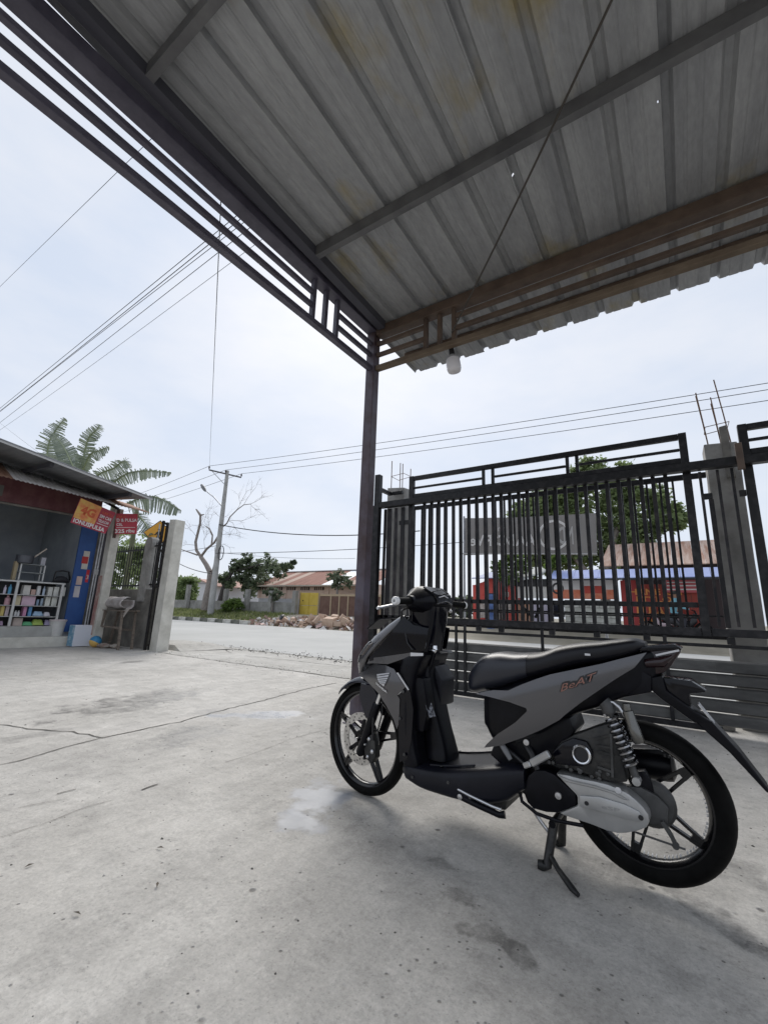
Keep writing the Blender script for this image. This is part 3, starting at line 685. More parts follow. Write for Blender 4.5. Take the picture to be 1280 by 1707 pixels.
# corrugated awning, separate sheets with wavy edges
M['awn_w'] = mat('whitewashed_corrugated', (.50, .47, .45), .75, col2=(.80, .78, .78), scale=4, lo=.3, hi=.6, stretch=(1, 3, 1))
M['awn_r'] = mat('rusty_corrugated', (.24, .12, .075), .85, col2=(.42, .27, .20), scale=4, lo=.3, hi=.7, stretch=(1, 3, 1))
aw = [(-2.9, -1.8, 'awn_r'), (-1.8, -.7, 'awn_w'), (-.7, .4, 'awn_r'), (.4, 1.5, 'awn_w'), (1.5, 2.75, 'awn_r'), (2.75, 3.8, 'awn_w'), (3.8, 4.7, 'awn_w'), (4.7, 5.42, 'awn_r')]
for (y0, y1, mm) in aw:
    n = int((y1 - y0) / .019); vs = []; fs = []
    for i in range(n + 1):
        y = y0 + (y1 - y0) * i / n; wv = .009 * math.sin(y / .076 * 2 * math.pi); ze = 3.20 - (y - 2.5) * .042; rise = .50 - .07 * (y - 2.5) if y > 2.5 else .50
        for (x, z) in ((-11.34, ze + rise), (-10.9, ze + rise * .52), (-10.4, ze)): vs.append((x, y, z + wv))
        if i: k = 3 * i; fs += [(k - 3, k - 2, k + 1, k), (k - 2, k - 1, k + 2, k + 1)]
    mb = MB(); mb.add(vs, fs); o = mb.build('awning_sheet', M[mm], shop, smooth=70); s = o.modifiers.new('thickness', 'SOLIDIFY'); s.thickness = .002
for y in (4.72, 2.2):
    mb = MB(); mb.bar((-11.30, y, 3.42 - (y - 2.5) * .04), (-10.45, y, 3.13 - (y - 2.5) * .042), .04, .05); mb.build('awning_bracket', M['gate'], shop)
pil = thing('kiosk_pillar', 'pale plastered pillar at the corner of the kiosk', 'pillar', (-10.92, 4.93, 0))
mb = MB(); mb.box(-11.05, -10.82, 4.84, 5.02, -.05, 3.12); mb.build('shaft', M['conc_pale'], pil, bevel=.01)
mb = MB(); mb.box(-11.055, -10.90, 4.83, 4.839, .25, 1.55); mb.build('pink_strip', mat('faded_pink_paint', (.35, .17, .15), .8, col2=(.42, .33, .28), scale=9, lo=.4, hi=.6), pil)
mb = MB(); mb.box(-10.818, -10.795, 4.87, 4.93, 2.42, 3.10); mb.build('iron_strap', mat('rusty_strap', (.09, .05, .04), .7), pil)
# glass-less showcase counter
case = thing('showcase_counter', 'aluminium framed showcase counter with four shelves in the kiosk', 'counter', (-11.6, 3, .205))
M['casealu'] = mat('dull_aluminium', (.50, .50, .49), .45, .3)
def cbx(name, x0, x1, y0, y1, z0, z1, m): return sb(name, x0, x1, y0, y1, z0, z1, m, case)
cbx('base', -11.78, -11.37, .6, 4.30, .206, .42, mat('counter_base', (.30, .30, .28), .6, col2=(.4, .4, .38), scale=3))
for z in (.618, .838, 1.058): cbx('shelf', -11.77, -11.38, .62, 4.28, z - .012, z, M['casealu'])
cbx('top', -11.79, -11.365, .6, 4.32, 1.31, 1.338, M['casealu']); cbx('back_panel', -11.80, -11.79, .6, 4.3, .42, 1.31, mat('dark_back', (.04, .04, .045), .7))
for y in (.62, 2.05, 3.46, 4.27): cbx('stile', -11.376, -11.345, y - .022, y + .022, .42, 1.309, M['casealu'])
# goods on the shelves, each its own thing
def goods(name, kind, x0, x1, y0, y1, col, label, cat, depth=.14, X=-11.46):
    a = at(x0 / 6.4, 900 + y1 / 6.4, x=X); b = at(x1 / 6.4, 900 + y0 / 6.4, x=X)
    for zsft in (1.058, .838, .618, .42):
        if a.z > zsft - .07: z0 = zsft + .0015; break
    else: z0 = .4215
    hh = min(max(b.z - a.z, .06) * 1.28, .195); wd = max(b.y - a.y, .05) * 1.12; yc = (a.y + b.y) / 2
    m = flatmat(name + '_print', col); mb = MB()
    if kind == 'box': mb.box(X - depth, X, yc - wd / 2, yc + wd / 2, z0, z0 + hh); o = mb.build(name, m, bevel=.004)
    elif kind == 'bottle':
        r = wd * .42; mb.lathe([(0, 0), (r, 0), (r, hh * .7), (r * .45, hh * .8), (r * .45, hh * .97), (0, hh)], 12, (X - r, yc, z0)); o = mb.build(name, m, smooth=40)
    elif kind == 'jar':
        r = wd * .45; mb.lathe([(0, 0), (r * .95, 0), (r, hh * .1), (r, hh * .82), (r * .9, hh * .86), (r * .9, hh), (0, hh)], 14, (X - r, yc, z0)); o = mb.build(name, m, smooth=40)
    else:
        n = 7; vs = []
        for i in range(n):
            for j in range(n):
                u, v = i / (n - 1) * 2 - 1, j / (n - 1) * 2 - 1; e = max(0, 1 - u ** 6) ** .35 * max(0, 1 - v ** 4) ** .35
                vs.append((X - .06 + v * .06, yc + u * wd / 2, z0 + hh * (.08 + .60 * e) * (1 + .12 * nrm((u * 2, v * 2, yc * 7)))))
        fs = [(i * n + j, i * n + j + 1, (i + 1) * n + j + 1, (i + 1) * n + j) for i in range(n - 1) for j in range(n - 1)]
        mb.add(vs, fs); rim = [(i * n) for i in range(n)] + [((n - 1) * n + j) for j in range(1, n)] + [(i * n + n - 1) for i in range(n - 2, -1, -1)] + [j for j in range(n - 2, 0, -1)]
        mb.f.append(tuple(rim)); mb.m.append(0); o = mb.build(name, m, smooth=60)
    return tag(o, label, cat, 'goods in the kiosk showcase')
for g in [
 ('bottle', 'bottle', 40, 75, 490, 562, (.55, .5, .58), 'slim pale bottle on the top shelf left of the blue bottle', 'bottle'),
 ('bottle', 'bottle', 84, 146, 470, 565, (.10, .35, .55), 'light blue bottle on the top shelf by the counter stile', 'bottle'),
 ('carton', 'box', 245, 330, 492, 575, (.62, .6, .56), 'wide white carton first on the top shelf right of the stile', 'carton'),
 ('carton', 'box', 332, 383, 535, 578, (.5, .34, .29), 'low pinkish carton between white carton and white jar, top shelf', 'carton'),
 ('jar', 'jar', 388, 450, 500, 580, (.6, .6, .6), 'white jar on the top shelf beside the pale blue bottle', 'jar'),
 ('bottle', 'bottle', 455, 497, 480, 582, (.42, .5, .6), 'pale blue bottle in the middle of the top shelf', 'bottle'),
 ('carton', 'box', 510, 566, 515, 585, (.62, .62, .58), 'small white carton just right of the pale blue bottle', 'carton'),
 ('carton', 'box', 572, 638, 490, 585, (.66, .66, .62), 'tall white carton second from the right on the top shelf', 'carton'),
 ('carton', 'box', 643, 705, 505, 588, (.6, .6, .56), 'white carton at the right end of the top shelf', 'carton'),
 ('bottle', 'bottle', 45, 130, 608, 690, (.55, .32, .36), 'stout pink bottle with white cap on the second shelf', 'bottle'),
 ('carton', 'box', 160, 226, 605, 690, (.6, .53, .35), 'cream yellow carton on the second shelf by the stile', 'carton'),
 ('tissue_pack', 'box', 232, 380, 600, 690, (.62, .45, .54), 'long pink and white pack on the second shelf', 'pack'),
 ('jar', 'jar', 386, 426, 640, 692, (.22, .30, .40), 'left one of two small blue grey jars, second shelf', 'jar'),
 ('jar', 'jar', 430, 470, 630, 692, (.28, .35, .42), 'right one of two small blue grey jars, second shelf', 'jar'),
 ('carton', 'box', 480, 545, 598, 692, (.66, .66, .6), 'left white carton of the pair on the second shelf', 'carton'),
 ('carton', 'box', 549, 615, 608, 692, (.62, .63, .58), 'right white carton of the pair on the second shelf', 'carton'),
 ('carton', 'box', 0, 48, 725, 815, (.62, .48, .16), 'yellow carton at the left end of the third shelf', 'carton'),
 ('carton', 'box', 52, 100, 712, 815, (.6, .5, .52), 'pink and white carton beside the yellow one, third shelf', 'carton'),
 ('bottle', 'bottle', 155, 181, 765, 812, (.6, .6, .6), 'left one of two tiny white bottles on the third shelf', 'bottle'),
 ('bottle', 'bottle', 186, 212, 765, 812, (.6, .6, .6), 'right one of two tiny white bottles on the third shelf', 'bottle'),
 ('carton', 'box', 240, 294, 705, 812, (.55, .25, .40), 'tall pink carton on the third shelf', 'carton'),
 ('carton', 'box', 298, 348, 705, 812, (.14, .34, .6), 'tall blue carton next to the pink one, third shelf', 'carton'),
 ('packet', 'pillow', 352, 466, 758, 816, (.35, .5, .66), 'long light blue packet lying on the third shelf', 'packet'),
 ('packet', 'pillow', 470, 540, 764, 816, (.6, .58, .62), 'white packet at the right of the third shelf', 'packet'),
 ('carton', 'box', 135, 238, 862, 930, (.48, .40, .36), 'low beige carton on the bottom of the showcase', 'carton'),
 ('packet', 'pillow', 236, 350, 878, 930, (.12, .42, .20), 'green packet on the bottom of the showcase', 'packet'),
 ('packet', 'pillow', 340, 470, 840, 926, (.35, .46, .10), 'thick yellow green packet on the bottom of the showcase', 'packet'),
 ('packet', 'pillow', 474, 552, 850, 922, (.34, .30, .44), 'lilac packet at the right end of the showcase bottom', 'packet'),
 ('packet', 'pillow', 0, 34, 868, 930, (.45, .32, .45), 'mauve packet at the left end of the showcase bottom', 'packet'),
]: goods(*g)
# things on the counter top
rack = thing('display_rack', 'small white framed rack with two shelves on the counter', 'rack', (-11.62, 3.6, 1.339))
A = zsp(172, 420, -11.6); B = zsp(470, 282, -11.6)
for y in (A.y, B.y - .02):
    for x in (-11.72, -11.52): sb('upright', x - .012, x + .012, y, y + .024, 1.339, B.z, M['casealu'], rack)
for z in (1.345, (1.34 + B.z) / 2, B.z + .001): sb('shelf', -11.735, -11.505, A.y, B.y + .005, z, z + .014, mat('rack_shelf', (.25, .27, .27), .6), rack)
zt = B.z + .016
pot = thing('pot', 'dark grey metal pot with a stick handle on the rack', 'pot', (-11.6, 3.62, zt))
yc = zsp(262, 220, -11.6).y
mb = MB(); mb.lathe([(0, 0), (.13, 0), (.15, .02), (.16, .17), (.165, .175), (.15, .172), (.14, .03), (0, .025)], 18, (-11.6, yc, zt)); mb.build('bowl', mat('sooty_metal', (.10, .105, .12), .45, .5), pot, smooth=40)
mb = MB(); mb.tube([(-11.55, yc + .14, zt + .15), (-11.5, yc + .32, zt + .36)], .016, 6); mb.build('handle', mat('pale_wood', (.45, .40, .34), .7), pot)
A = zsp(425, 300, -11.56); B = zsp(492, 222, -11.56); mb = MB(); mb.box(-11.66, -11.56, A.y, B.y, zt, zt + B.z - A.z); tag(mb.build('carton', flatmat('pale_carton', (.42, .42, .46)), bevel=.004), 'pale upright carton on top of the rack', 'carton')
A = zsp(148, 275, -11.6); B = zsp(198, 222, -11.6); mb = MB(); mb.box(-11.66, -11.55, A.y, B.y, 1.339, 1.339 + .40); tag(mb.build('can', flatmat('tan_can', (.35, .28, .17)), bevel=.01), 'tan tin standing left of the rack', 'tin')
bag = thing('bag', 'black shoulder bag slumped at the counter end', 'bag', (-11.55, 4.1, 1.339))
A = zsp(560, 450, -11.5); B = zsp(765, 345, -11.5); n = 10; vs = []; fs = []
for i in range(n + 1):
    for j in range(10):
        u = i / n; th = 2 * math.pi * j / 10; yy = A.y + (B.y - A.y) * u; k = math.sin(math.pi * min(1, max(0, u)) ) ** .5 if 0 < u < 1 else .05
        vs.append((-11.55 + math.cos(th) * .09 * k, yy, 1.345 + .075 * k + math.sin(th) * .075 * k + .02 * u))
for i in range(n):
    for j in range(10): k = (j + 1) % 10; fs.append((i * 10 + j, i * 10 + k, i * 10 + 10 + k, i * 10 + 10 + j))
mb = MB(); mb.add(vs, fs); mb.build('body', mat('black_cloth', (.02, .02, .025), .8), bag, smooth=60)
mb = MB(); mb.tube([(-11.52, A.y + .02, 1.40), (-11.52, A.y + .03, 1.58), (-11.52, (A.y + B.y) / 2, 1.62), (-11.52, B.y - .05, 1.60), (-11.52, B.y, 1.42)], .018, 6); mb.build('strap', M['black'], bag, smooth=60)
# in front of the kiosk
bk = thing('bucket', 'white plastic paint bucket with lid on the kiosk step', 'bucket', (-11.30, 4.17, .206))
yb = zsp(640, 900, -11.33).y
mb = MB(); mb.lathe([(0, 0), (.125, 0), (.128, .01), (.155, .30), (.162, .302), (.162, .315), (0, .315)], 22, (-11.47 + .02, yb, .206)); mb.build('pail', mat('dirty_white_plastic', (.48, .47, .45), .5, col2=(.6, .59, .57), scale=5), bk, smooth=40)
mb = MB(); mb.lathe([(0, .316), (.165, .316), (.17, .325), (.17, .345), (.155, .355), (0, .355)], 22, (-11.45, yb, .206)); mb.build('lid', mat('pinkish_lid', (.52, .46, .46), .5), bk, smooth=40)
bx = thing('carton_box', 'white and light blue carton standing on the concrete below the blue panel', 'box', (-11.05, 4.62, 0))
L0 = zsp(685, 1140, -11.20); 
mb = MB(); mb.box(-11.22, -10.95, 4.50, 4.86, .012, .452); o = mb.build('carton', mat('white_carton', (.62, .64, .70), .6), bx, bevel=.004)
mb = MB(); mb.box(-11.216, -10.954, 4.4965, 4.4995, .015, .450); mb.build('blue_side', mat('printed_blue', (.12, .30, .45), .6, col2=(.4, .52, .62), scale=9, lo=.45, hi=.6), bx)
ball = thing('ball', 'blue play ball with a yellow patch beside the pillar', 'ball', (-10.72, 4.86, 0))
def ballmat():
    m = bpy.data.materials.new('blue_yellow_ball'); m.use_nodes = True; t = m.node_tree; b = t.nodes['Principled BSDF']
    tcn = t.nodes.new('ShaderNodeTexCoord'); sp = t.nodes.new('ShaderNodeSeparateXYZ'); t.links.new(tcn.outputs['Object'], sp.inputs[0])
    r = t.nodes.new('ShaderNodeValToRGB'); r.color_ramp.interpolation = 'CONSTANT'; r.color_ramp.elements[0].color = (.65, .42, .12, 1); r.color_ramp.elements[1].color = (.04, .22, .42, 1); r.color_ramp.elements[1].position = .45
    ad = t.nodes.new('ShaderNodeMath'); ad.operation = 'MULTIPLY_ADD'; ad.inputs[1].default_value = 1.2; ad.inputs[2].default_value = -5.57
    mu = t.nodes.new('ShaderNodeMath'); mu.operation = 'MULTIPLY_ADD'; mu.inputs[1].default_value = 2.2; t.links.new(sp.outputs['Z'], mu.inputs[0])
    t.links.new(sp.outputs['Y'], ad.inputs[0]); t.links.new(ad.outputs[0], mu.inputs[2]); t.links.new(mu.outputs[0], r.inputs['Fac']); t.links.new(r.outputs['Color'], b.inputs['Base Color']); b.inputs['Roughness'].default_value = .5
    return m
mb = MB(); mb.lathe([(.12 * math.sin(math.pi * i / 12), .122 - .12 * math.cos(math.pi * i / 12)) for i in range(13)], 24, (-10.70, 4.84, 0)); mb.build('sphere', ballmat(), ball, smooth=60)
for i, (x, y, s) in enumerate(((-10.45, 4.93, 1), (-10.28, 5.05, .8), (-10.58, 5.0, .7))):
    tag(rock('slab_stone', (x, y, .045), .17 * s, .13 * s, .05, mat('reddish_stone', (.22, .15, .12), .9, col2=(.36, .33, .29), scale=8, lo=.4, hi=.6), 11 + i), ['largest flat reddish stone under the wooden stand', 'flat reddish stone nearest the wooden stand leg', 'flat reddish stone nearest the play ball'][i], 'stone')
# rough wooden stand with a roll of old sheet
M['oldwood'] = mat('old_wood', (.12, .095, .08), .85, col2=(.24, .20, .16), scale=9, lo=.3, hi=.7, stretch=(1, 1, 4))
st = thing('wooden_stand', 'rough old wooden stand against the fence by the kiosk', 'stand', (-10.35, 5.1, 0))
for x in (-10.78, -10.05):
    for y in (4.98, 5.26):
        mb = MB(); sgn = -1 if x < -10.4 else 1
        mb.bar((x + sgn * .14, y - .04, 0), (x, y, .78), .045, .045); mb.build('leg', M['oldwood'], st)
for k, y in enumerate((4.97, 5.07, 5.17, 5.27)): sb('plank', -10.86, -9.97, y - .046, y + .046, .782, .80 + .004 * k, M['oldwood'], st)
sb('rail', -10.80, -10.02, 4.955, 4.978, .42, .46, M['oldwood'], st); sb('rail', -10.80, -10.02, 5.27, 5.292, .36, .40, M['oldwood'], st)
mb = MB(); pr = [(.145 + .006 * math.sin(5 * t), t) for t in lin(0, 1, 8)]
vs = []; fs = []; n = 22
for i in range(9):
    x = -10.86 + .74 * i / 8
    for j in range(n):
        th = 2 * math.pi * j / n * .92; rr = .125 + .012 * math.sin(3 * th + i) + .0045 * j / n * 8
        vs.append((x, 5.10 + rr * math.cos(th + 1.2), .965 + rr * math.sin(th + 1.2) * .95))
for i in range(8):
    for j in range(n - 1): fs.append((i * n + j, i * n + j + 1, (i + 1) * n + j + 1, (i + 1) * n + j))
mb.add(vs, fs); o = mb.build('sheet_roll', mat('stained_sheet', (.30, .26, .24), .8, col2=(.5, .47, .46), scale=5, lo=.3, hi=.6), smooth=50); s = o.modifiers.new('thickness', 'SOLIDIFY'); s.thickness = .006
tag(o, 'crumpled roll of stained sheet lying on the wooden stand', 'roll')
mb = MB(); mb.add([(-10.1, 5.02, .80), (-9.92, 4.95, .66), (-9.80, 5.02, .90), (-9.98, 5.16, .93), (-10.04, 4.99, .60), (-9.94, 4.93, .74)], [(0, 1, 2, 3), (0, 4, 5)]); o = mb.build('torn_sheet', mat('pale_scrap', (.42, .38, .34), .8)); s = o.modifiers.new('t', 'SOLIDIFY'); s.thickness = .006
tag(o, 'pale torn scrap hanging off the right end of the stand', 'scrap')
# ------------------------------------------------------------------ low wall, spear fences, columns on the left of the gateway
lw = thing('low_wall', 'low grimy concrete wall under the spear fence by the kiosk', 'wall', (-10.7, 5.5, 0))
sb('wall_body', -12.6, -9.62, 5.44, 5.56, -.05, 1.28, M['conc_dark'], lw, .01)
col = thing('fence_column', 'short concrete column with rounded top between the spear fences', 'column', (-10.25, 5.48, 0))
mb = MB(); mb.prism([(-10.40, 1.0), (-10.10, 1.0), (-10.10, 2.36), (-10.13, 2.44), (-10.19, 2.49), (-10.31, 2.49), (-10.37, 2.44), (-10.40, 2.36)], 5.42, 5.60); mb.build('shaft', M['conc'], col, bevel=.01)
def spear_fence(x0, x1, zb_, zt_, label, n):
    t = thing('spear_fence', label, 'fence', ((x0 + x1) / 2, 5.5, 1.28), group='spear fences')
    sb('rail', x0, x1, 5.485, 5.515, zb_ + .05, zb_ + .085, M['gate'], t); sb('rail', x0, x1, 5.485, 5.515, zt_ - .10, zt_ - .065, M['gate'], t)
    mb = MB(); mb.tube([(0, 0, 0), (0, 0, zt_ - zb_ - .04), (0, 0, zt_ - zb_ - .035), (0, 0, zt_ - zb_ + .05)], [.011, .011, .016, .001], 6); p0 = None
    for i in range(n):
        x = x0 + .05 + (x1 - x0 - .1) * i / (n - 1)
        if p0 is None: p0 = mb.build('bar', M['gate_bar'], t, smooth=30); o = p0
        else: o = link('bar', p0.data, None, t)
        o.location = (x, 5.5, zb_)
spear_fence(-11.9, -10.41, 1.30, 2.30, 'spear topped fence panel next to the kiosk pillar', 13)
spear_fence(-10.09, -9.62, 1.32, 2.36, 'short spear topped fence panel beside the tall gate pillar', 7)
gpil = thing('gate_pillar', 'tall plain concrete gate pillar on the left of the gateway', 'pillar', (-9.28, 5.47, 0))
mb = MB(); mb.add([(-9.42, 5.33, -.05), (-9.15, 5.33, -.05), (-9.15, 5.60, -.05), (-9.42, 5.60, -.05), (-9.38, 5.35, 2.82), (-9.14, 5.35, 2.80), (-9.14, 5.58, 2.80), (-9.38, 5.58, 2.82)], [(0, 1, 5, 4), (1, 2, 6, 5), (2, 3, 7, 6), (3, 0, 4, 7), (4, 5, 6, 7), (3, 2, 1, 0)]); mb.build('shaft', M['conc_pale'], gpil, bevel=.012)
lf = thing('folded_gate_leaf', 'narrow black steel gate leaf standing beside the tall pillar', 'gate leaf', (-9.55, 5.36, 0))
sb('stile', -9.60, -9.55, 5.30, 5.35, 0, 2.80, M['gate'], lf, .004); sb('stile', -9.60, -9.55, 5.40, 5.45, 0, 2.78, M['gate'], lf, .004); sb('panel', -9.58, -9.565, 5.351, 5.399, .1, 1.3, M['gate_board'], lf)
for z in (.08, 1.3, 2.1, 2.72): sb('rail', -9.595, -9.555, 5.351, 5.399, z, z + .05, M['gate'], lf)
# wedge ramp outside the pillar
mb = MB(); mb.add([(-10.9, 5.9, 0), (-8.95, 5.75, .0), (-9.2, 7.3, -.03), (-11.2, 7.3, -.03), (-10.8, 5.95, .10), (-9.35, 5.85, .10), (-9.75, 7.1, .07), (-11.0, 7.1, .07)], [(0, 1, 5, 4), (1, 2, 6, 5), (2, 3, 7, 6), (3, 0, 4, 7), (4, 5, 6, 7)])
o = mb.build('ramp', M['apron'], None, bevel=.01); o['kind'] = 'structure'
# ------------------------------------------------------------------ signs
def zq(x, y, X): return at(110 + x / 9.143, 820 + y / 9.143, x=X)
s1 = thing('shop_banner', 'yellow and red phone credit banner tilted under the awning', 'banner', (-10.45, 4.2, 2.8))
XS = -10.42; TL, BL, BR, TR = zq(225, 90, XS), zq(65, 465, XS), zq(600, 640, XS), zq(760, 320, XS)
X1 = (TR - TL).normalized(); Yd = (TL - BL)
def sq(u, v, dx=0.0): # bilinear on the banner
    p = (BL * (1 - u) + BR * u) * (1 - v) + (TL * (1 - u) + TR * u) * v; return p + Vector((dx, 0, 0))
def patch(name, u0, v0, u1, v1, m, parent, f, dx):
    mb = MB(); mb.quad(f(u0, v0, dx), f(u1, v0, dx), f(u1, v1, dx), f(u0, v1, dx)); return mb.build(name, m, parent)
mb = MB(); c = [sq(0, 0), sq(1, 0), sq(1, 1), sq(0, 1)]; mb.add(c + [p + Vector((-.006, 0, 0)) for p in c], [(0, 1, 2, 3), (7, 6, 5, 4), (0, 4, 5, 1), (1, 5, 6, 2), (2, 6, 7, 3), (3, 7, 4, 0)])
mb.build('board', flatmat('banner_red', (.36, .03, .055)), s1)
patch('yellow_field', .01, .22, .60, .99, mat('banner_yellow', (.60, .38, .10), .6, col2=(.58, .17, .06), scale=5, lo=.42, hi=.6), s1, sq, .003)
M['ban_or'] = flatmat('banner_orange', (.55, .10, .03)); M['ban_wh'] = flatmat('banner_white', (.72, .68, .66)); M['ban_rd'] = flatmat('banner_red2', (.40, .03, .05))
def btext(body, u0, v0, u1, v1, m, par, f, dx, bold=.02):
    a = f(u0, v0, dx); xb = f(u1, v0, dx) - a; yb = f(u0, v1, dx) - a
    return text('lettering', body, m, par, a, xb, yb - xb * (yb.dot(xb) / xb.length_squared), yb.length, xb.length, 0, bold)
btext('4G', .12, .42, .52, .78, M['ban_or'], s1, sq, .006, .05)
btext('IONUSPULSA', .05, .04, .93, .21, M['ban_wh'], s1, sq, .006, .03)
btext('SIM CAR', .64, .56, .985, .70, M['ban_wh'], s1, sq, .006, .02); btext('TELKOM', .64, .38, .95, .50, M['ban_wh'], s1, sq, .006, .02); btext('KARTU', .66, .76, .96, .86, M['ban_or'], s1, sq, .006, .01)
patch('thin_line', .64, .30, .97, .325, M['ban_wh'], s1, sq, .006)
s2 = thing('shop_banner', 'red phone credit banner with white lettering right of the kiosk pillar', 'banner', (-10.8, 5.2, 2.8))
XS2 = -10.70; TL2, BL2, BR2, TR2 = zq(765, 330, XS2), zq(745, 645, XS2), zq(1080, 640, XS2), zq(1095, 335, XS2)
def sq2(u, v, dx=0.0):
    p = (BL2 * (1 - u) + BR2 * u) * (1 - v) + (TL2 * (1 - u) + TR2 * u) * v; return p + Vector((dx, 0, 0))
mb = MB(); c = [sq2(0, 0), sq2(1, 0), sq2(1, 1), sq2(0, 1)]; mb.add(c + [p + Vector((-.006, 0, 0)) for p in c], [(0, 1, 2, 3), (7, 6, 5, 4), (0, 4, 5, 1), (1, 5, 6, 2), (2, 6, 7, 3), (3, 7, 4, 0)]); mb.build('board', M['ban_rd'], s2)
btext('D & PULSA', .05, .60, .97, .76, M['ban_wh'], s2, sq2, .004); btext('CEL', .04, .40, .32, .53, M['ban_wh'], s2, sq2, .004); btext('325', .0, .05, .42, .24, M['ban_wh'], s2, sq2, .004, .03); btext('ribu', .50, .07, .88, .24, M['ban_wh'], s2, sq2, .004)
btext('KARTU', .05, .80, .45, .90, M['ban_or'], s2, sq2, .004); patch('thin_line', .05, .31, .9, .33, M['ban_wh'], s2, sq2, .004)
# pedestrian warning sign out at the roadside
pc = at(100 + 935 / 5.69, 800 + 510 / 5.69, y=7.4)
ws = thing('warning_sign', 'yellow diamond pedestrian warning sign on a grey post behind the fence', 'road sign', (pc.x, 7.4, -.05))
fx = Vector((.83, -.55, 0)).normalized(); rt = Vector((-fx.y, fx.x, 0)); Zu = Vector((0, 0, 1)); hd_ = .43
def sgn_poly(name, pts, m, off):
    mb = MB(); front = [pc + rt * a + Zu * b + fx * off for a, b in pts]; back = [p - fx * .004 for p in front]; n = len(pts)
    mb.add(front + back, [tuple(range(n)), tuple(range(2 * n - 1, n - 1, -1))] + [(i, i + n, (i + 1) % n + n, (i + 1) % n) for i in range(n)]); return mb.build(name, m, ws)
sgn_poly('plate', [(0, -hd_), (hd_, 0), (0, hd_), (-hd_, 0)], mat('sign_black', (.02, .02, .02), .5), .012)
sgn_poly('yellow_face', [(0, -hd_ * .93), (hd_ * .93, 0), (0, hd_ * .93), (-hd_ * .93, 0)], mat('sign_yellow', (.68, .34, .04), .5), .018)
pk = mat('sign_figure', (.03, .025, .02), .5)
sgn_poly('figure', [(-.04, .06), (.04, .08), (.07, 0), (.12, -.05), (.10, -.07), (.045, -.03), (.04, -.10), (.11, -.24), (.07, -.25), (0, -.13), (-.06, -.25), (-.10, -.24), (-.035, -.08), (-.05, -.02), (-.09, -.07), (-.11, -.05), (-.07, .02)], pk, .024)
sgn_poly('figure_head', [(.035 * math.cos(t * .7854), .125 + .035 * math.sin(t * .7854)) for t in range(8)], pk, .024)
mb = MB(); mb.tube([(pc.x, 7.4, -.1), (pc.x, 7.4, pc.z + .3)], .028, 8); mb.build('post', M['galv'], ws, smooth=60)
# ------------------------------------------------------------------ plants
M['leaf_dark'] = leafmat('dark_leaves', (.075, .10, .065), (.20, .25, .15))
M['leaf_mid'] = leafmat('mid_leaves', (.11, .155, .065), (.32, .40, .18))
M['leaf_lite'] = leafmat('light_leaves', (.05, .09, .02), (.19, .28, .07))
M['leaf_grey'] = leafmat('greyish_leaves', (.09, .115, .075), (.22, .26, .17))
M['grass'] = leafmat('grass_blades', (.10, .13, .05), (.28, .31, .13), 3)
M['bark'] = mat('bark', (.17, .145, .13), .9, col2=(.32, .285, .26), scale=12, lo=.3, hi=.7, bump=.4, bscale=25, stretch=(1, 1, .4))
M['bark_dk'] = mat('dark_bark', (.04, .037, .036), .9, col2=(.09, .08, .075), scale=12, bump=.4, bscale=25)
def crown(name, parent, blobs, size, m, seed, clumps=26, per=34, spread=.42):
    rnd = random.Random(seed); mb = MB()
    for (c, rx, ry, rz) in blobs:
        c = Vector(c)
        for k in range(clumps):
            d = Vector((rnd.gauss(0, 1), rnd.gauss(0, 1), rnd.gauss(0, 1))).normalized() * (rnd.random() ** .45)
            cc = c + Vector((d.x * rx, d.y * ry, d.z * rz)); rr = spread * (rx + ry + rz) / 3 * rnd.uniform(.45, 1)
            for j in range(per):
                e = Vector((rnd.gauss(0, .5), rnd.gauss(0, .5), rnd.gauss(0, .38))) * rr
                p = cc + e; s = size * rnd.uniform(.6, 1.35)
                a = Vector((rnd.gauss(0, 1), rnd.gauss(0, 1), rnd.gauss(0, .6))).normalized(); b_ = a.cross(Vector((rnd.gauss(0, 1), rnd.gauss(0, 1), rnd.gauss(0, 1)))).normalized()
                mb.add([p - a * s, p + b_ * s * .45, p + a * s, p - b_ * s * .45], [(0, 1, 2, 3)])
    return mb.build(name, m, parent)
def limb(mb, pts, r0, r1, n=7):
    k = len(pts); mb.tube(pts, [r0 + (r1 - r0) * i / (k - 1) for i in range(k)], n)
def z4(x, y, Y): return at(260 + x / 3.556, 760 + y / 3.556, y=Y)

# big tree behind the stalls across the road
def pxblob(px, py, rpx, Y, sq=.85):
    c = at(px, py, y=Y); e = at(px + rpx, py, y=Y); r = (e - c).length; return (c, r, r * .9, r * sq)
bt = thing('tree', 'large leafy green tree rising behind the rusty roofed stall', 'tree', (-3.2, 27, .5))
blobs = [pxblob(*q) for q in ((985, 790, 34, 27), (1030, 800, 40, 27.5), (950, 815, 38, 27), (915, 835, 36, 27), (1075, 835, 42, 27), (1110, 862, 36, 27), (1020, 850, 50, 27.5), (960, 865, 48, 27), (880, 870, 34, 27), (1060, 880, 46, 27), (905, 900, 42, 26.5), (860, 905, 26, 26), (990, 900, 52, 28), (900, 845, 30, 27), (872, 858, 24, 27), (935, 825, 36, 27), (925, 860, 40, 27), (950, 930, 44, 28), (1030, 925, 44, 28), (895, 935, 34, 27))]
crown('crown', bt, blobs, .15, M['leaf_mid'], 3, 40, 46, .42)
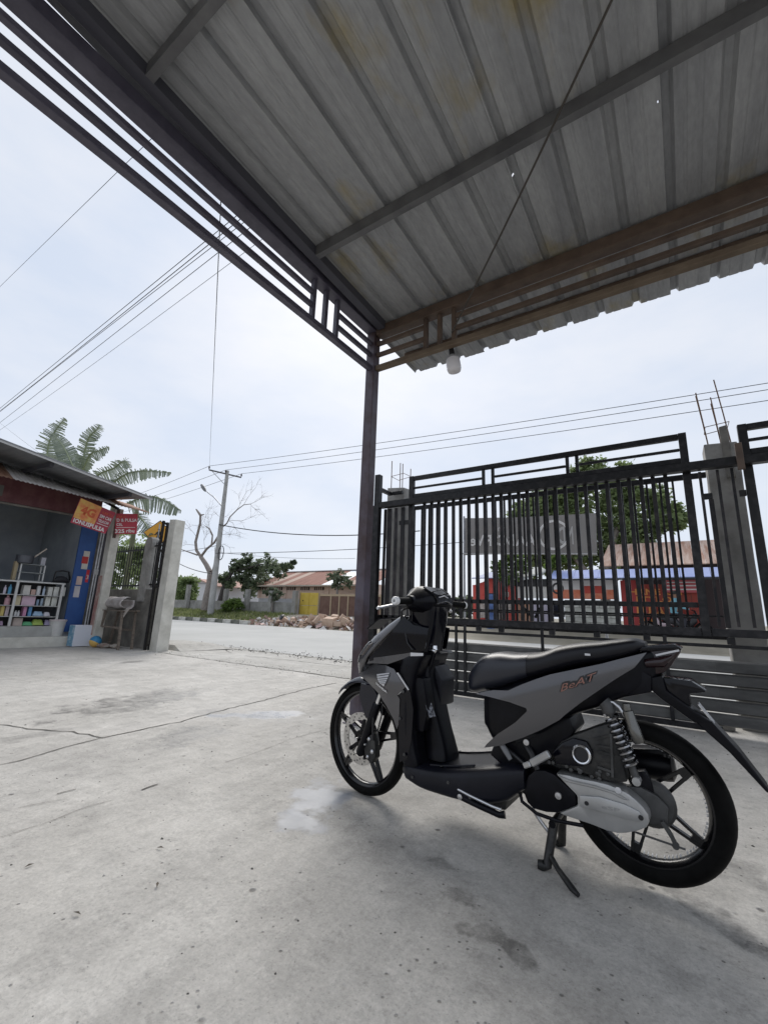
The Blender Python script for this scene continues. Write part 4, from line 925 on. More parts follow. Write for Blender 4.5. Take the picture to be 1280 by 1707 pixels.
mb = MB(); limb(mb, [(-3.4, 27, .3), (-3.5, 27, 2.2), (-3.2, 27, 4.2), (-2.6, 27, 6)], .32, .12); limb(mb, [(-3.4, 27, 2.4), (-4.8, 27, 4.2), (-5.6, 27, 5.4)], .18, .06); limb(mb, [(-3.3, 27, 2.9), (-1.6, 27, 4.2), (-.4, 27.2, 5)], .18, .06); mb.build('trunk', M['bark'], bt, smooth=50)
lt = thing('tree', 'pale green young tree in front of the pale awning behind the gate', 'tree', (-6.4, 21, .3))
crown('crown', lt, [pxblob(*q) for q in ((835, 945, 15, 21), (850, 930, 14, 21), (848, 962, 17, 21), (868, 940, 18, 21), (930, 930, 12, 21), (915, 940, 12, 21))], .09, M['leaf_lite'], 5, 24, 34)
p = at(852, 990, y=21); mb = MB(); limb(mb, [(p.x, 21, .1), (p.x + .05, 21, 1.4), (p.x - .05, 21, 2.8)], .06, .02); mb.build('trunk', M['bark'], lt, smooth=50)

# leaning tree, left background
tl = thing('tree', 'spreading tree with a dark leaning trunk left of the pink building', 'tree', (-28.2, 24.5, .55))
Yt = 24.5
crown('crown', tl, [pxblob(*((260 + x / 3.556, 760 + y / 3.556, r / 3.556, Yt + dy))) for (x, y, r, dy) in ((520, 625, 42, 0), (590, 650, 52, .5), (660, 650, 55, .5), (725, 660, 52, 0), (775, 655, 26, 0), (560, 720, 60, 1), (640, 720, 70, 1.2), (470, 660, 34, 0), (430, 715, 44, 0), (415, 760, 34, 0), (560, 790, 60, 1), (500, 745, 48, .5), (815, 632, 10, 0))], .16, M['leaf_dark'], 9, 17, 30, .40)
mb = MB(); limb(mb, [z4(372, 915, Yt), z4(392, 830, Yt), z4(412, 755, Yt), z4(452, 685, Yt), z4(520, 625, Yt)], .34, .10); limb(mb, [z4(410, 765, Yt), z4(440, 700, Yt), z4(430, 650, Yt)], .14, .04); limb(mb, [z4(452, 685, Yt), z4(560, 660, Yt), z4(640, 640, Yt)], .12, .03); mb.build('trunk', M['bark_dk'], tl, smooth=50)
# bare tree
bare = thing('bare_tree', 'leafless pollarded tree with crooked pale branches beside the utility pole', 'tree', (-33, 22.0, .6))
Yb = 22.0; mb = MB()
limb(mb, [z4(292, 915, Yb), z4(302, 840, Yb), z4(318, 760, Yb), z4(322, 692, Yb)], .36, .22, 9); limb(mb, [z4(322, 692, Yb), z4(298, 645, Yb), z4(266, 598, Yb)], .21, .16, 8)
limb(mb, [z4(266, 598, Yb), z4(240, 560, Yb), z4(235, 510, Yb), z4(250, 450, Yb), z4(262, 400, Yb), z4(264, 352, Yb)], .13, .09, 8)
limb(mb, [z4(264, 352, Yb), z4(248, 330, Yb), z4(238, 316, Yb)], .11, .05, 6); limb(mb, [z4(264, 352, Yb), z4(285, 347, Yb)], .08, .04, 6)
limb(mb, [z4(266, 598, Yb), z4(300, 553, Yb), z4(345, 515, Yb), z4(372, 470, Yb), z4(390, 425, Yb)], .11, .06, 7)
limb(mb, [z4(390, 425, Yb), z4(420, 400, Yb), z4(440, 360, Yb), z4(480, 320, Yb), z4(520, 290, Yb), z4(560, 285, Yb)], .06, .025, 6)
limb(mb, [z4(330, 525, Yb), z4(335, 470, Yb), z4(318, 432, Yb), z4(295, 418, Yb)], .08, .035, 6); limb(mb, [z4(245, 588, Yb), z4(200, 572, Yb), z4(152, 556, Yb)], .07, .04, 6)
limb(mb, [z4(332, 690, Yb), z4(350, 620, Yb), z4(350, 540, Yb)], .05, .02, 5)
mb.build('trunk', M['bark'], bare, smooth=50)
rnd = random.Random(4); mb = MB()
def twig(p, d, ln, r, depth):
    q = p + d * ln; mid = p.lerp(q, .5) + Vector((rnd.gauss(0, .05), rnd.gauss(0, .05), rnd.gauss(0, .05))) * ln
    mb.tube([p, mid, q], [r, r * .8, r * .55], 4, False)
    if depth:
        for k in range(rnd.choice((2, 3, 3))):
            dd = (d + Vector((rnd.gauss(0, .5), rnd.gauss(0, .5), rnd.gauss(0, .45)))).normalized(); twig(p.lerp(q, rnd.uniform(.45, 1)), dd, ln * rnd.uniform(.55, .8), r * .6, depth - 1)
for (x, y, dx, dz, ln) in ((560, 285, 1, .15, 1.6), (520, 290, .5, .8, 1.7), (560, 285, .8, -.5, 1.4), (470, 330, .9, .6, 1.5), (430, 380, 1, -.1, 2.0), (430, 385, .8, -.6, 1.6), (318, 432, -.4, .9, 1.6), (300, 420, -1, .2, 1.4), (345, 515, .9, -.1, 1.7), (372, 470, 1, .0, 1.8), (262, 420, .5, .9, 1.5), (240, 480, -.8, .6, 1.5), (235, 530, -1, .1, 1.3), (335, 480, -.5, .7, 1.4), (290, 560, -.2, .9, 1.2), (390, 430, -.3, .9, 1.5)):
    twig(z4(x, y, Yb), Vector((dx, rnd.uniform(-.3, .3), dz)).normalized(), ln * .8, .018, 3)
mb.build('twigs', M['bark'], bare)
# leafy masses at the left edge and far away
sh = thing('bush', 'dense green bushes left of the white gabled house', 'bush', (-41, 26, .5))
crown('foliage', sh, [pxblob(*((260 + x / 3.556, 760 + y / 3.556, r / 3.556, 26))) for (x, y, r) in ((145, 800, 55), (110, 770, 50), (175, 760, 40), (160, 850, 50), (205, 745, 26), (120, 860, 50), (215, 800, 30))], .17, M['leaf_mid'], 12, 22, 34)
b2 = thing('bush', 'low bright green bush at the foot of the leaning tree', 'bush', (-26.5, 22.4, .5))
crown('foliage', b2, [pxblob(*((260 + x / 3.556, 760 + y / 3.556, r / 3.556, 22.4))) for (x, y, r) in ((440, 885, 28), (470, 870, 24), (415, 900, 22), (490, 895, 20))], .09, M['leaf_lite'], 13, 26, 30)
b3 = thing('bush', 'leafy bush behind the spear fence next to the kiosk', 'bush', (-13.5, 7.6, -.1))
crown('foliage', b3, [pxblob(*q) for q in ((205, 900, 22, 7.6), (190, 925, 24, 7.6), (215, 945, 20, 7.6), (200, 965, 24, 7.6), (180, 900, 18, 7.9), (230, 920, 14, 7.6), (245, 955, 16, 7.6))], .085, M['leaf_mid'], 14, 20, 26)
w1 = crown('distant_trees', None, [pxblob(700 + i * 14 + random.uniform(-4, 4), 1016 + random.uniform(-9, 1), 16 + random.uniform(0, 7), 62) for i in range(8)] + [pxblob(660 - i * 16, 1018, 14, 70) for i in range(5)], .42, M['leaf_grey'], 15, 16, 26)
tag(w1, 'low line of hazy trees far beyond the road', 'trees', kind='stuff')
w2 = crown('distant_trees_left', None, [pxblob(230 + i * 17, 985 + random.uniform(-6, 6), 20, 75) for i in range(6)], .5, M['leaf_grey'], 16, 16, 26)
w2.name = 'distant_trees'; tag(w2, 'far dull green trees behind the bushes on the left', 'trees', kind='stuff')
# small papaya-like trees in front of the pink building
for (x, y0, y1, yb, Yp, lab, sc) in ((1078, 700, 800, 830, 24.2, 'small papaya tree in front of the rusty roof', 1.0), (690, 790, 830, 915, 23.2, 'stunted grey green tree growing round a fence post', .7)):
    t = thing('small_tree', lab, 'tree', z4(x, yb, Yp)); mb = MB(); limb(mb, [z4(x - 4, yb + 4, Yp), z4(x - 4, (y0 + yb) / 2, Yp), z4(x, y0 + 20, Yp)], .09, .06); mb.build('trunk', M['bark'], t, smooth=50)
    crown('crown', t, [pxblob(260 + (x + dx) / 3.556, 760 + yy / 3.556, r * sc / 3.556, Yp) for dx, yy, r in ((0, y0 + 8, 34), (-38, y0 + 20, 26), (40, y0 + 22, 28), (10, y0 + 45, 30), (60, y0 + 60, 24), (-10, y0 + 75, 22))][:6 if sc == 1 else 4], .10, M['leaf_grey'], 17 + int(x), 12, 22, .5)
# roadside grass
rnd = random.Random(8); mb = MB()
for i in range(5200):
    x = rnd.uniform(-38, -22.6); y = 19.1 + 3.8 * rnd.random() ** .8; z = terrain_z(x, y)
    if x > -23.6 and rnd.random() < .5: continue
    h = rnd.uniform(.06, .24); a = rnd.uniform(0, 6.28); s = rnd.uniform(.03, .07); dx, dy = math.cos(a), math.sin(a); l = rnd.uniform(-.1, .1)
    mb.add([(x - dx * s, y - dy * s, z - .01), (x + dx * s, y + dy * s, z - .01), (x + l, y + l, z + h)], [(0, 1, 2)])
tag(mb.build('verge_grass', M['grass']), 'ragged green grass on the far roadside verge', 'grass', kind='stuff')

# banana plant behind the kiosk
M['banana'] = leafmat('banana_leaf', (.10, .13, .095), (.22, .255, .19), 1.5, .4); M['banana_rib'] = mat('banana_rib', (.20, .24, .12), .5)
ban = thing('banana_plant', 'banana plant with wind-torn leaves behind the kiosk roof', 'banana plant', (-15.3, 7.5, -.07))
def banana_leaf(pts, wmax, seed, torn, droop, tip0=.15):
    rnd = random.Random(seed); P = []; n = len(pts)
    for i in range(n - 1):
        a, b, c, d = [pts[max(0, min(n - 1, i + k - 1))] for k in range(4)]
        for k in range(15):
            t = k / 15; P.append(.5 * ((2 * b) + (c - a) * t + (2 * a - 5 * b + 4 * c - d) * t * t + (3 * b - a - 3 * c + d) * t ** 3))
    P.append(pts[-1]); N_ = len(P); mb = MB()
    view = (P[N_ // 2] - Vector((0, 0, CAM_H))).normalized()
    for sgn in (-1, 1):
        for i in range(N_ - 1):
            t = i / (N_ - 1); wd = wmax * (math.sin(math.pi * min(1, (t + tip0) / (1 + tip0)) ** .8) ** .6)
            d = (P[i + 1] - P[i]).normalized(); side = d.cross(view).normalized() * sgn
            gap = rnd.random() < torn * .6; jag = (rnd.uniform(.8, 1) * (1 + .12 * math.sin(i * 1.7))) if torn > .2 else rnd.uniform(.95, 1)
            fwd = d * wd * (.30 + (rnd.uniform(-.03, .10) if torn > .2 else 0)); dr = Vector((0, 0, -1)) * wd * (droop + (rnd.uniform(0, .5) * droop))
            nr = view * rnd.uniform(-.06, .06) * wd
            a0, a1 = P[i], P[i + 1]
            o0 = side * wd * jag * (.5 if gap else 1) + fwd + dr + nr
            k = .55 if gap else (1.0 if rnd.random() < .55 else .86)
            mid = o0 * .5 - dr * .15
            b1 = P[i] + (P[i + 1] - P[i]) * k
            mb.add([a0, a1, a0 + mid, b1 + mid, a0 + o0, b1 + o0], [(0, 1, 3, 2), (2, 3, 5, 4)])
    o = mb.build('leaf', M['banana'], ban)
    mb = MB(); mb.tube(P, [.035 * (1 - .8 * i / (N_ - 1)) for i in range(N_)], 5); mb.build('midrib', M['banana_rib'], o, smooth=60)
def zr(x, y, Y=7.5): return at(x / 4.267, 690 + y / 4.267, y=Y)
banana_leaf([zr(545, 430), zr(500, 330), zr(440, 215), zr(370, 140)], .42, 1, .03, .05)
banana_leaf([zr(330, 330, 8.2), zr(350, 200, 8.2), zr(400, 110, 8.2), zr(462, 30, 8.2)], .50, 2, .45, .15)
banana_leaf([zr(580, 430), zr(600, 280), zr(635, 165), zr(690, 110), zr(708, 75)], .34, 3, .4, .1)
banana_leaf([zr(590, 400), zr(640, 290), zr(700, 262), zr(775, 232)], .30, 4, .5, .4)
banana_leaf([zr(640, 480), zr(720, 420), zr(810, 385), zr(885, 332), zr(925, 385)], .34, 5, .25, .4)
banana_leaf([zr(760, 520), zr(850, 455), zr(930, 415), zr(1060, 405), zr(1218, 418)], .27, 6, .35, .5)
banana_leaf([zr(900, 640, 7.0), zr(1030, 590, 7.0), zr(1150, 605, 7.0), zr(1290, 690, 7.0)], .30, 7, .5, .7)
banana_leaf([zr(960, 700, 7.2), zr(1000, 740, 7.2), zr(1040, 790, 7.2), zr(1075, 860, 7.2)], .28, 8, .35, .4)
banana_leaf([zr(560, 470), zr(440, 330), zr(330, 300), zr(270, 330)], .25, 9, .2, .4)
for (x, y, Y) in ((560, 420, 7.5), (830, 500, 7.5), (980, 650, 7.1)):
    p = zr(x, y, Y); mb = MB(); limb(mb, [(p.x + .1, Y, -.1), (p.x + .05, Y, p.z * .5), (p.x, Y, p.z - .1)], .13, .06, 8); mb.build('stem', mat('banana_stem', (.14, .15, .08), .6), ban, smooth=60)

# ------------------------------------------------------------------ utility pole, street lamp and cables
pole_x, pole_y = -30.2, 21.5
pole = thing('utility_pole', 'tall grey concrete utility pole with crossarm and street lamp', 'utility pole', (pole_x, pole_y, .6))
mb = MB(); mb.tube([(pole_x, pole_y, .3), (pole_x, pole_y, 11.9)], [.26, .135], 14); mb.build('shaft', mat('pole_concrete', (.30, .30, .29), .8, col2=(.42, .42, .41), scale=2), pole, smooth=50)
aL = z4(365, 92, pole_y - .15); aR = z4(492, 122, pole_y - .15)
pL = at(260 + 365 / 3.556, 760 + 92 / 3.556, z=11.6); pR = at(260 + 492 / 3.556, 760 + 122 / 3.556, z=11.6)
cdir = (pR - pL); cdir.z = 0; cdir.normalize(); pc0 = Vector((pole_x, pole_y - .16, 11.6)); pL = pc0 - cdir * 1.35; pR = pc0 + cdir * 1.35
mb = MB(); mb.bar(pL, pR, .09, .10); mb.build('crossarm', mat('crossarm_steel', (.10, .10, .105), .6), pole)
mb = MB(); mb.bar(pL + cdir * .2, Vector((pole_x, pole_y - .14, 10.7)), .04, .04); mb.build('arm_brace', M['galv'], pole)
for q in (pL, pR, pc0):
    mb = MB(); mb.lathe([(.03, .05), (.03, .12), (.07, .13), (.06, .19), (.075, .2), (.05, .27), (.055, .3), (0, .33)], 10, q); mb.build('insulator', mat('insulator', (.05, .035, .03), .3), pole, smooth=40)
l0 = Vector((pole_x - .1, pole_y, 8.85)); l1 = z4(292, 205, pole_y)
mb = MB(); mb.tube([l0, l0.lerp(l1, .5) + Vector((0, 0, .12)), l1], .045, 7); mb.build('lamp_arm', M['galv'], pole, smooth=60)
l2 = z4(272, 175, pole_y); d = (l2 - l1).normalized(); mb = MB(); mb.tube([l1 - d * .1, l1 + d * .1, l1 + d * .45, l1 + d * .85, l1 + d * .95], [.07, .13, .16, .11, .03], 10); mb.build('lamp_head', mat('lamp_housing', (.16, .165, .17), .5), pole, smooth=50)
mb = MB(); c = Vector((pole_x + .55, pole_y - .1, z4(400, 575, pole_y).z)); mb.tube([c + Vector((.32 * math.cos(t), 0, .55 * math.sin(t))) for t in lin(0, 6.28, 18)], .035, 5); mb.build('cable_coil', M['wire'], pole)
def cable(a, b, r, sag, label, group, n=14):
    pts = [a.lerp(b, i / n) - Vector((0, 0, sag * 4 * (i / n) * (1 - i / n))) for i in range(n + 1)]
    mb = MB(); mb.tube(pts, r, 5); return tag(mb.build('overhead_cable', M['wire'], None, smooth=60), label, 'cable', group)
ins = Vector((0, 0, .33))
for q, (px, py), lab in ((pL, (1290, 625), 'top power line running right from the utility pole'), (pc0, (1290, 636), 'middle power line running right from the utility pole'), (pR, (1290, 654), 'lowest power line running right from the utility pole')):
    b = at(px, py, y=22.5); a = q + ins; b = a + (b - a) * 1.5; cable(a, b, .016, .35, lab, 'power lines along the road')
for q, (x, y), lab in ((pL, (0, 197), 'upper power line running left from the utility pole'), (pc0, (0, 232), 'middle power line running left from the utility pole'), (pR, (0, 265), 'lower power line running left from the utility pole')):
    b = z4(x - 350, y + 110, 26); cable(q + ins, b, .016, .2, lab, 'power lines along the road')
pm = Vector((pole_x, pole_y - .2, z4(400, 408, pole_y).z))
cable(pm, at(700, 885, y=24), .035, .55, 'thick telephone cable strung right from the middle of the pole', 'telephone cables')
cable(pm - Vector((0, 0, 2.3)), at(900, 893, y=27), .022, .25, 'thin lower telephone cable strung right from the pole', 'telephone cables')
cable(pm - Vector((0, 0, 2.2)), z4(1180, 608, 27), .012, .2, 'thin wire slanting down from the pole towards the pink building', 'telephone cables')
cable(pm - Vector((0, 0, 1.7)), z4(-200, 540, 26), .02, .6, 'telephone cable strung left from the pole', 'telephone cables')
cable(pm - Vector((0, 0, 3.9)), z4(60, 590, 22), .03, .3, 'drooping cable left of the pole beside the gate pillar', 'telephone cables')
cable(pL + ins, at(372, 250, x=-3.4), .007, .0, 'thin wire climbing from the pole overhead past the canopy', 'service wires', 20)
cable(at(-60, 536, y=10), at(300, 184, y=6), .012, .0, 'single service wire crossing the sky at the far left', 'service wires')
for i, (a, b, lab) in enumerate((((-40, 713), (440, 322), 'uppermost wire of the cable bundle left of the canopy'), ((-40, 716), (446, 328), 'second wire of the cable bundle left of the canopy'), ((-40, 718), (452, 335), 'third wire of the cable bundle left of the canopy'), ((-40, 735), (460, 345), 'fourth wire of the cable bundle left of the canopy'), ((-20, 730), (480, 366), 'lowest thin wire of the cable bundle left of the canopy'))):
    cable(at(*a, y=12), at(*b, y=9), (.017, .019, .015, .015, .010)[i], (.0, .10, -.08, .05, .22)[i], lab, 'cable bundle left of the canopy', 20)
cable(at(0, 705, y=12), at(75, 762, y=9), .007, .02, 'short thin wire dropping to the kiosk roof', 'service wires')

# ------------------------------------------------------------------ far side of the road, left: posts, low wall, houses
M['farconc'] = mat('far_concrete', (.22, .215, .20), .85, col2=(.34, .335, .315), scale=2)
def bxo(name, parent, x0, x1, y0, y1, z0, z1, m, bevel=0):
    mb = MB(); mb.box(x0, x1, y0, y1, z0, z1); return mb.build(name, m, parent, bevel=bevel)
Yw = 23.4; wl = thing('low_wall', 'low grey wall along the far verge between concrete posts', 'wall', (-30, Yw, .5))
a = z4(100, 880, Yw); b = z4(835, 880, Yw)
bxo('wall_body', wl, a.x, b.x, Yw, Yw + .12, .3, z4(500, 862, Yw).z, M['farconc'])
for x, yt, lab in ((200, 765, 'concrete fence post in front of the white gabled house'), (422, 790, 'concrete fence post behind the bright green bush'), (550, 792, 'concrete fence post left of the pink building'), (690, 800, 'concrete fence post with a stunted tree around it'), (832, 800, 'concrete fence post beside the yellow gate')):
    p = z4(x, yt, Yw - .15); t = bxo('fence_post', None, p.x - .17, p.x + .17, Yw - .35, Yw - .05, .2, p.z, M['farconc'], .02); tag(t, lab, 'post', 'concrete posts along the verge')
# white gabled house
Yh = 40; hs_ = thing('white_house', 'small white gabled house with faded pink roof behind the pole', 'house', (-52, Yh, .6))
A = z4(218, 850, Yh); B = z4(330, 755, Yh); ap = z4(258, 738, Yh)
mb = MB(); xm = (A.x + B.x) / 2 - .3; mb.prism([(A.x, .5), (B.x, .5), (B.x, B.z), (xm, ap.z), (A.x, B.z)], Yh, Yh + 9); mb.build('wall', mat('white_wall', (.60, .60, .62), .8), hs_)
M['pinkroof'] = mat('faded_tiles', (.38, .21, .16), .85, col2=(.52, .36, .30), scale=2)
for (xa, za, xb, zb) in ((A.x - .5, B.z - .35, xm, ap.z + .05), (xm, ap.z + .05, B.x + .5, B.z - .35)):
    mb = MB(); mb.prism([(xa, za), (xb, zb), (xb, zb + .14), (xa, za + .14)], Yh - .5, Yh + 9.5); mb.build('roof_slope', M['pinkroof'], hs_)
bxo('gable_beam', hs_, A.x, B.x, Yh - .06, Yh - .005, B.z - .1, B.z, mat('beam_grey', (.35, .35, .36), .7))
mb = MB(); e = z4(345, 760, Yh); mb.add([(xm, Yh, ap.z + .1), (e.x + 3, Yh + 8, ap.z + .1), (e.x + 3, Yh + 3, B.z - .5), (B.x, Yh, B.z - .3)], [(0, 1, 2, 3)]); o = mb.build('side_roof', M['pinkroof'], hs_); s = o.modifiers.new('t', 'SOLIDIFY'); s.thickness = .1
# pink building
Yp = 25.6; pb = thing('pink_building', 'long low pink building with patched rusty roof across the road', 'building', (-24, Yp, .6))
L_ = z4(607, 890, Yp); Rr = z4(1300, 890, Yp); ev = z4(700, 765, Yp).z; rg = z4(800, 690, Yp + 3.2).z; sk = z4(700, 845, Yp).z
M['pink'] = mat('pink_plaster', (.58, .43, .35), .85, col2=(.66, .52, .44), scale=1.2); M['palegrey'] = mat('pale_grey_plaster', (.42, .42, .43), .85, col2=(.52, .52, .53), scale=1.5)
bxo('wall', pb, L_.x, Rr.x, Yp, Yp + 6, sk, ev, M['pink']); bxo('wall_base', pb, L_.x - .02, Rr.x, Yp - .02, Yp + 5.9, .3, sk - .003, M['palegrey'])
for x in (607, 760, 1010): p = z4(x, 800, Yp); bxo('pilaster', pb, p.x, p.x + .3, Yp - .06, Yp - .003, sk, ev - .02, M['pink'])
M['louver'] = mat('dark_louver', (.05, .035, .03), .8)
for (xa, xb) in ((630, 680), (700, 750), (775, 828), (858, 910), (938, 996), (1060, 1110)):
    a = z4(xa, 796, Yp - .02); b = z4(xb, 778, Yp - .02); wv = bxo('vent_window', pb, a.x, b.x, Yp - .03, Yp - .004, a.z, b.z, M['louver'])
    for k in range(1, 5):
        x = a.x + (b.x - a.x) * k / 5; bxo('mullion', wv, x - .03, x + .03, Yp - .05, Yp - .031, a.z, b.z, M['pink'])
M['rust_l'] = mat('rust_roof_red', (.20, .075, .05), .85, col2=(.30, .13, .09), scale=1.5, stretch=(2, .4, 1), lo=.3, hi=.7); M['rust_p'] = mat('rust_roof_pale', (.42, .30, .24), .8); M['zinc_new'] = mat('new_zinc', (.50, .54, .60), .5)
e0 = z4(600, 762, Yp).x; xr = Rr.x; r0 = z4(735, 690, Yp + 3.2).x; nS = 16
pat = 'RRPRPRRRRRZZRPRR'
for i in range(nS):
    x0 = e0 + (xr - e0) * i / nS; x1 = e0 + (xr - e0) * (i + 1) / nS - .02; sh_ = max(0, 1 - i / 4.) * 0
    m = {'R': M['rust_l'], 'P': M['rust_p'], 'Z': M['zinc_new']}[pat[i]]
    u0, u1 = max(x0, r0 - (r0 - e0) * 0), x1
    mb = MB(); lx0 = x0 + (r0 - e0) * max(0, 1 - i / 3.0) if i < 3 else x0; lx1 = x1 + (r0 - e0) * max(0, 1 - (i + 1) / 3.0) if i < 3 else x1
    c = [(x0, Yp - .5, ev - .05), (x1, Yp - .5, ev - .05), (max(lx1, x1), Yp + 3.2, rg), (max(lx0, x0), Yp + 3.2, rg)]
    mb.add(c + [(a_, b_, c_ - .05) for a_, b_, c_ in c], [(0, 1, 2, 3), (7, 6, 5, 4), (0, 4, 5, 1), (1, 5, 6, 2), (2, 6, 7, 3), (3, 7, 4, 0)]); mb.build('roof_sheet', m, pb)
mb = MB(); mb.bar((r0 - .2, Yp + 3.2, rg + .03), (xr, Yp + 3.2, rg + .03), .25, .07); mb.build('ridge_cap', mat('ridge_grey', (.45, .43, .42), .7), pb)
bxo('fascia', pb, e0, xr, Yp - .54, Yp - .502, ev - .16, ev - .06, mat('fascia_cream', (.5, .45, .38), .7))
# yellow gate and brown boarding in front
Yy = 23.6; yg = thing('yellow_gate', 'yellow sheet metal double gate in front of the pink building', 'gate', z4(905, 945, Yy))
M['yel'] = mat('yellow_paint', (.50, .36, .045), .6, col2=(.58, .43, .08), scale=3); a = z4(848, 948, Yy); b = z4(964, 812, Yy); xm = (a.x + b.x) / 2; zm = (a.z + b.z) / 2 - .08
for (x0, x1) in ((a.x, xm - .015), (xm + .015, b.x)):
    for (z0, z1) in ((a.z, zm - .012), (zm + .012, b.z)): bxo('panel', yg, x0, x1, Yy, Yy + .05, z0, z1, M['yel'], .01)
bxo('frame_post', yg, a.x - .08, a.x - .005, Yy - .02, Yy + .06, a.z - .1, b.z + .1, mat('tan_wood', (.34, .26, .16), .8)); bxo('frame_post', yg, b.x + .005, b.x + .08, Yy - .02, Yy + .06, a.z - .1, b.z, mat('tan_wood2', (.36, .28, .17), .8)); bxo('handle', yg, a.x + .25, a.x + .33, Yy - .03, Yy - .002, zm + .3, zm + .36, M['black'])
bf = thing('board_fence', 'brown board fence in a pale timber frame right of the yellow gate', 'fence', z4(1060, 945, Yy)); M['brn'] = mat('brown_boards', (.12, .065, .048), .8, col2=(.17, .10, .075), scale=3); M['tan'] = mat('pale_timber', (.42, .33, .22), .8)
zb = z4(1000, 948, Yy).z - .1
for xa, xb in ((972, 1034), (1042, 1084), (1092, 1136), (1144, 1200), (1208, 1260), (1268, 1330)):
    p = z4(xa, 832, Yy); q = z4(xb, 832, Yy); bxo('board', bf, p.x, q.x, Yy + .01, Yy + .04, zb, z4(1000, 832, Yy).z, M['brn']); bxo('upright', bf, q.x + .02, q.x + .11, Yy - .03, Yy + .04, zb, z4(1000, 832, Yy).z, M['tan'])
p = z4(966, 826, Yy); bxo('top_timber', bf, p.x + .1, z4(1340, 826, Yy).x, Yy - .03, Yy + .05, z4(1000, 832, Yy).z + .003, z4(1000, 822, Yy).z + .03, M['tan'])
# rubbish heap on the far road edge: countable boxes and bags, the rest loose litter
M['cardb'] = mat('cardboard', (.48, .34, .25), .85, col2=(.58, .44, .34), scale=4, rnd=.12); M['sack_w'] = mat('white_sack', (.55, .53, .51), .8, col2=(.66, .64, .62), scale=5); M['bag_k'] = mat('black_bag', (.02, .02, .025), .35)
boxes = [(690, 985, 22, 0), (735, 990, 30, 20), (765, 975, 26, 40), (815, 975, 24, 10), (930, 975, 46, 35), (965, 985, 44, 50), (1005, 992, 40, 0), (1035, 990, 52, 5), (1085, 1000, 36, 0), (1120, 985, 34, 30), (900, 985, 30, 60), (1060, 960, 28, 20), (985, 955, 30, 15), (1110, 960, 26, 45), (870, 995, 26, 10)]
labs = ['leftmost small box of the rubbish heap', 'small tilted box left of the black bag', 'pale box behind the black bag', 'small box right of the black bag', 'big box standing on its corner in the heap', 'big box leaning right of the corner-standing one', 'box squeezed between the two biggest boxes', 'largest square box at the front of the heap', 'flat wide box right of the largest one', 'tilted box at the right end of the heap', 'turned box left of the corner-standing one', 'box on top behind the largest one', 'upper box near the brown boards', 'top right box of the heap', 'box lying at the front between bags']
for i, (x, y, s, rz) in enumerate(boxes):
    p = z4(x, y, 20.2 - (y - 960) * .012); w_ = s / 3.556 * 27.5 / 734 * 1.25; mb = MB(); hh = w_ * (.55 if i in (8, 10) else .85)
    mb.box(-w_ / 2, w_ / 2, -w_ * .4, w_ * .4, -hh / 2, hh / 2); o = mb.build('cardboard_box', M['cardb'], None, bevel=.01)
    o.location = (p.x, p.y, max(p.z, hh * .45 - .04)); o.rotation_euler = (R((rz % 7) * 4 - 8), R(rz * .8 if rz > 25 else rz * .3), R(rz)); tag(o, 'brown cardboard ' + labs[i], 'box', 'boxes in the rubbish heap')
for i, (x, y, s, mm, lab) in enumerate(((748, 968, 36, 'bag_k', 'black rubbish bag standing in the heap'), (700, 970, 26, 'sack_w', 'yellowish white sack left of the black bag'), (860, 985, 40, 'sack_w', 'white crumpled sack in the middle of the heap'), (890, 975, 26, 'bag_k', 'small black bag among white sacks'), (610, 965, 26, 'sack_w', 'white sack at the left end of the heap'), (825, 998, 26, 'sack_w', 'white sack lying at the front of the heap'))):
    p = z4(x, y, 20.0); w_ = s / 3.556 * 27 / 734; k = 1.5 if i == 0 else .75
    tag(rock('rubbish_sack', (p.x, p.y, max(p.z, w_ * .3)), w_ * .55, w_ * .5, w_ * .5 * k, M[mm], 31 + i), lab, 'bag', 'bags in the rubbish heap')
rnd = random.Random(5); mb = MB(); a = z4(560, 985, 20); b = z4(1260, 1000, 20)
for i in range(800):
    t = rnd.random(); x = a.x + (b.x - a.x) * t; prof = .12 + .45 * max(0, math.sin(math.pi * min(1, max(0, (t - .1) / 1.2)))) ; y = 20.1 + rnd.gauss(0, .55); z = max(-.04, terrain_z(x, y)) + prof * rnd.random() ** 1.6 * max(0, 1 - abs(y - 20.2) / 1.3)
    s = rnd.uniform(.04, .17); u = Vector((rnd.gauss(0, 1), rnd.gauss(0, 1), rnd.gauss(0, .6))).normalized() * s; v = u.cross(Vector((rnd.gauss(0, 1), rnd.gauss(0, 1), 1))).normalized() * s * rnd.uniform(.4, 1); p = Vector((x, y, z + .02)); k = u.cross(v).normalized() * s * .25
    mb.mi = rnd.choice((0, 1, 1, 1, 2, 3, 3)) if t < .45 else rnd.choice((0, 0, 0, 1, 1, 2, 3)); mb.add([p - u - v, p + u - v, p + u + v + k, p - u + v - k], [(0, 1, 2, 3)])
o = mb.build('loose_litter', None, None, mats=[M['cardb'], M['sack_w'], flatmat('litter_brown', (.3, .22, .17)), flatmat('litter_pink', (.55, .38, .34))]); tag(o, 'loose litter and torn paper strewn over the rubbish heap', 'litter', kind='stuff')

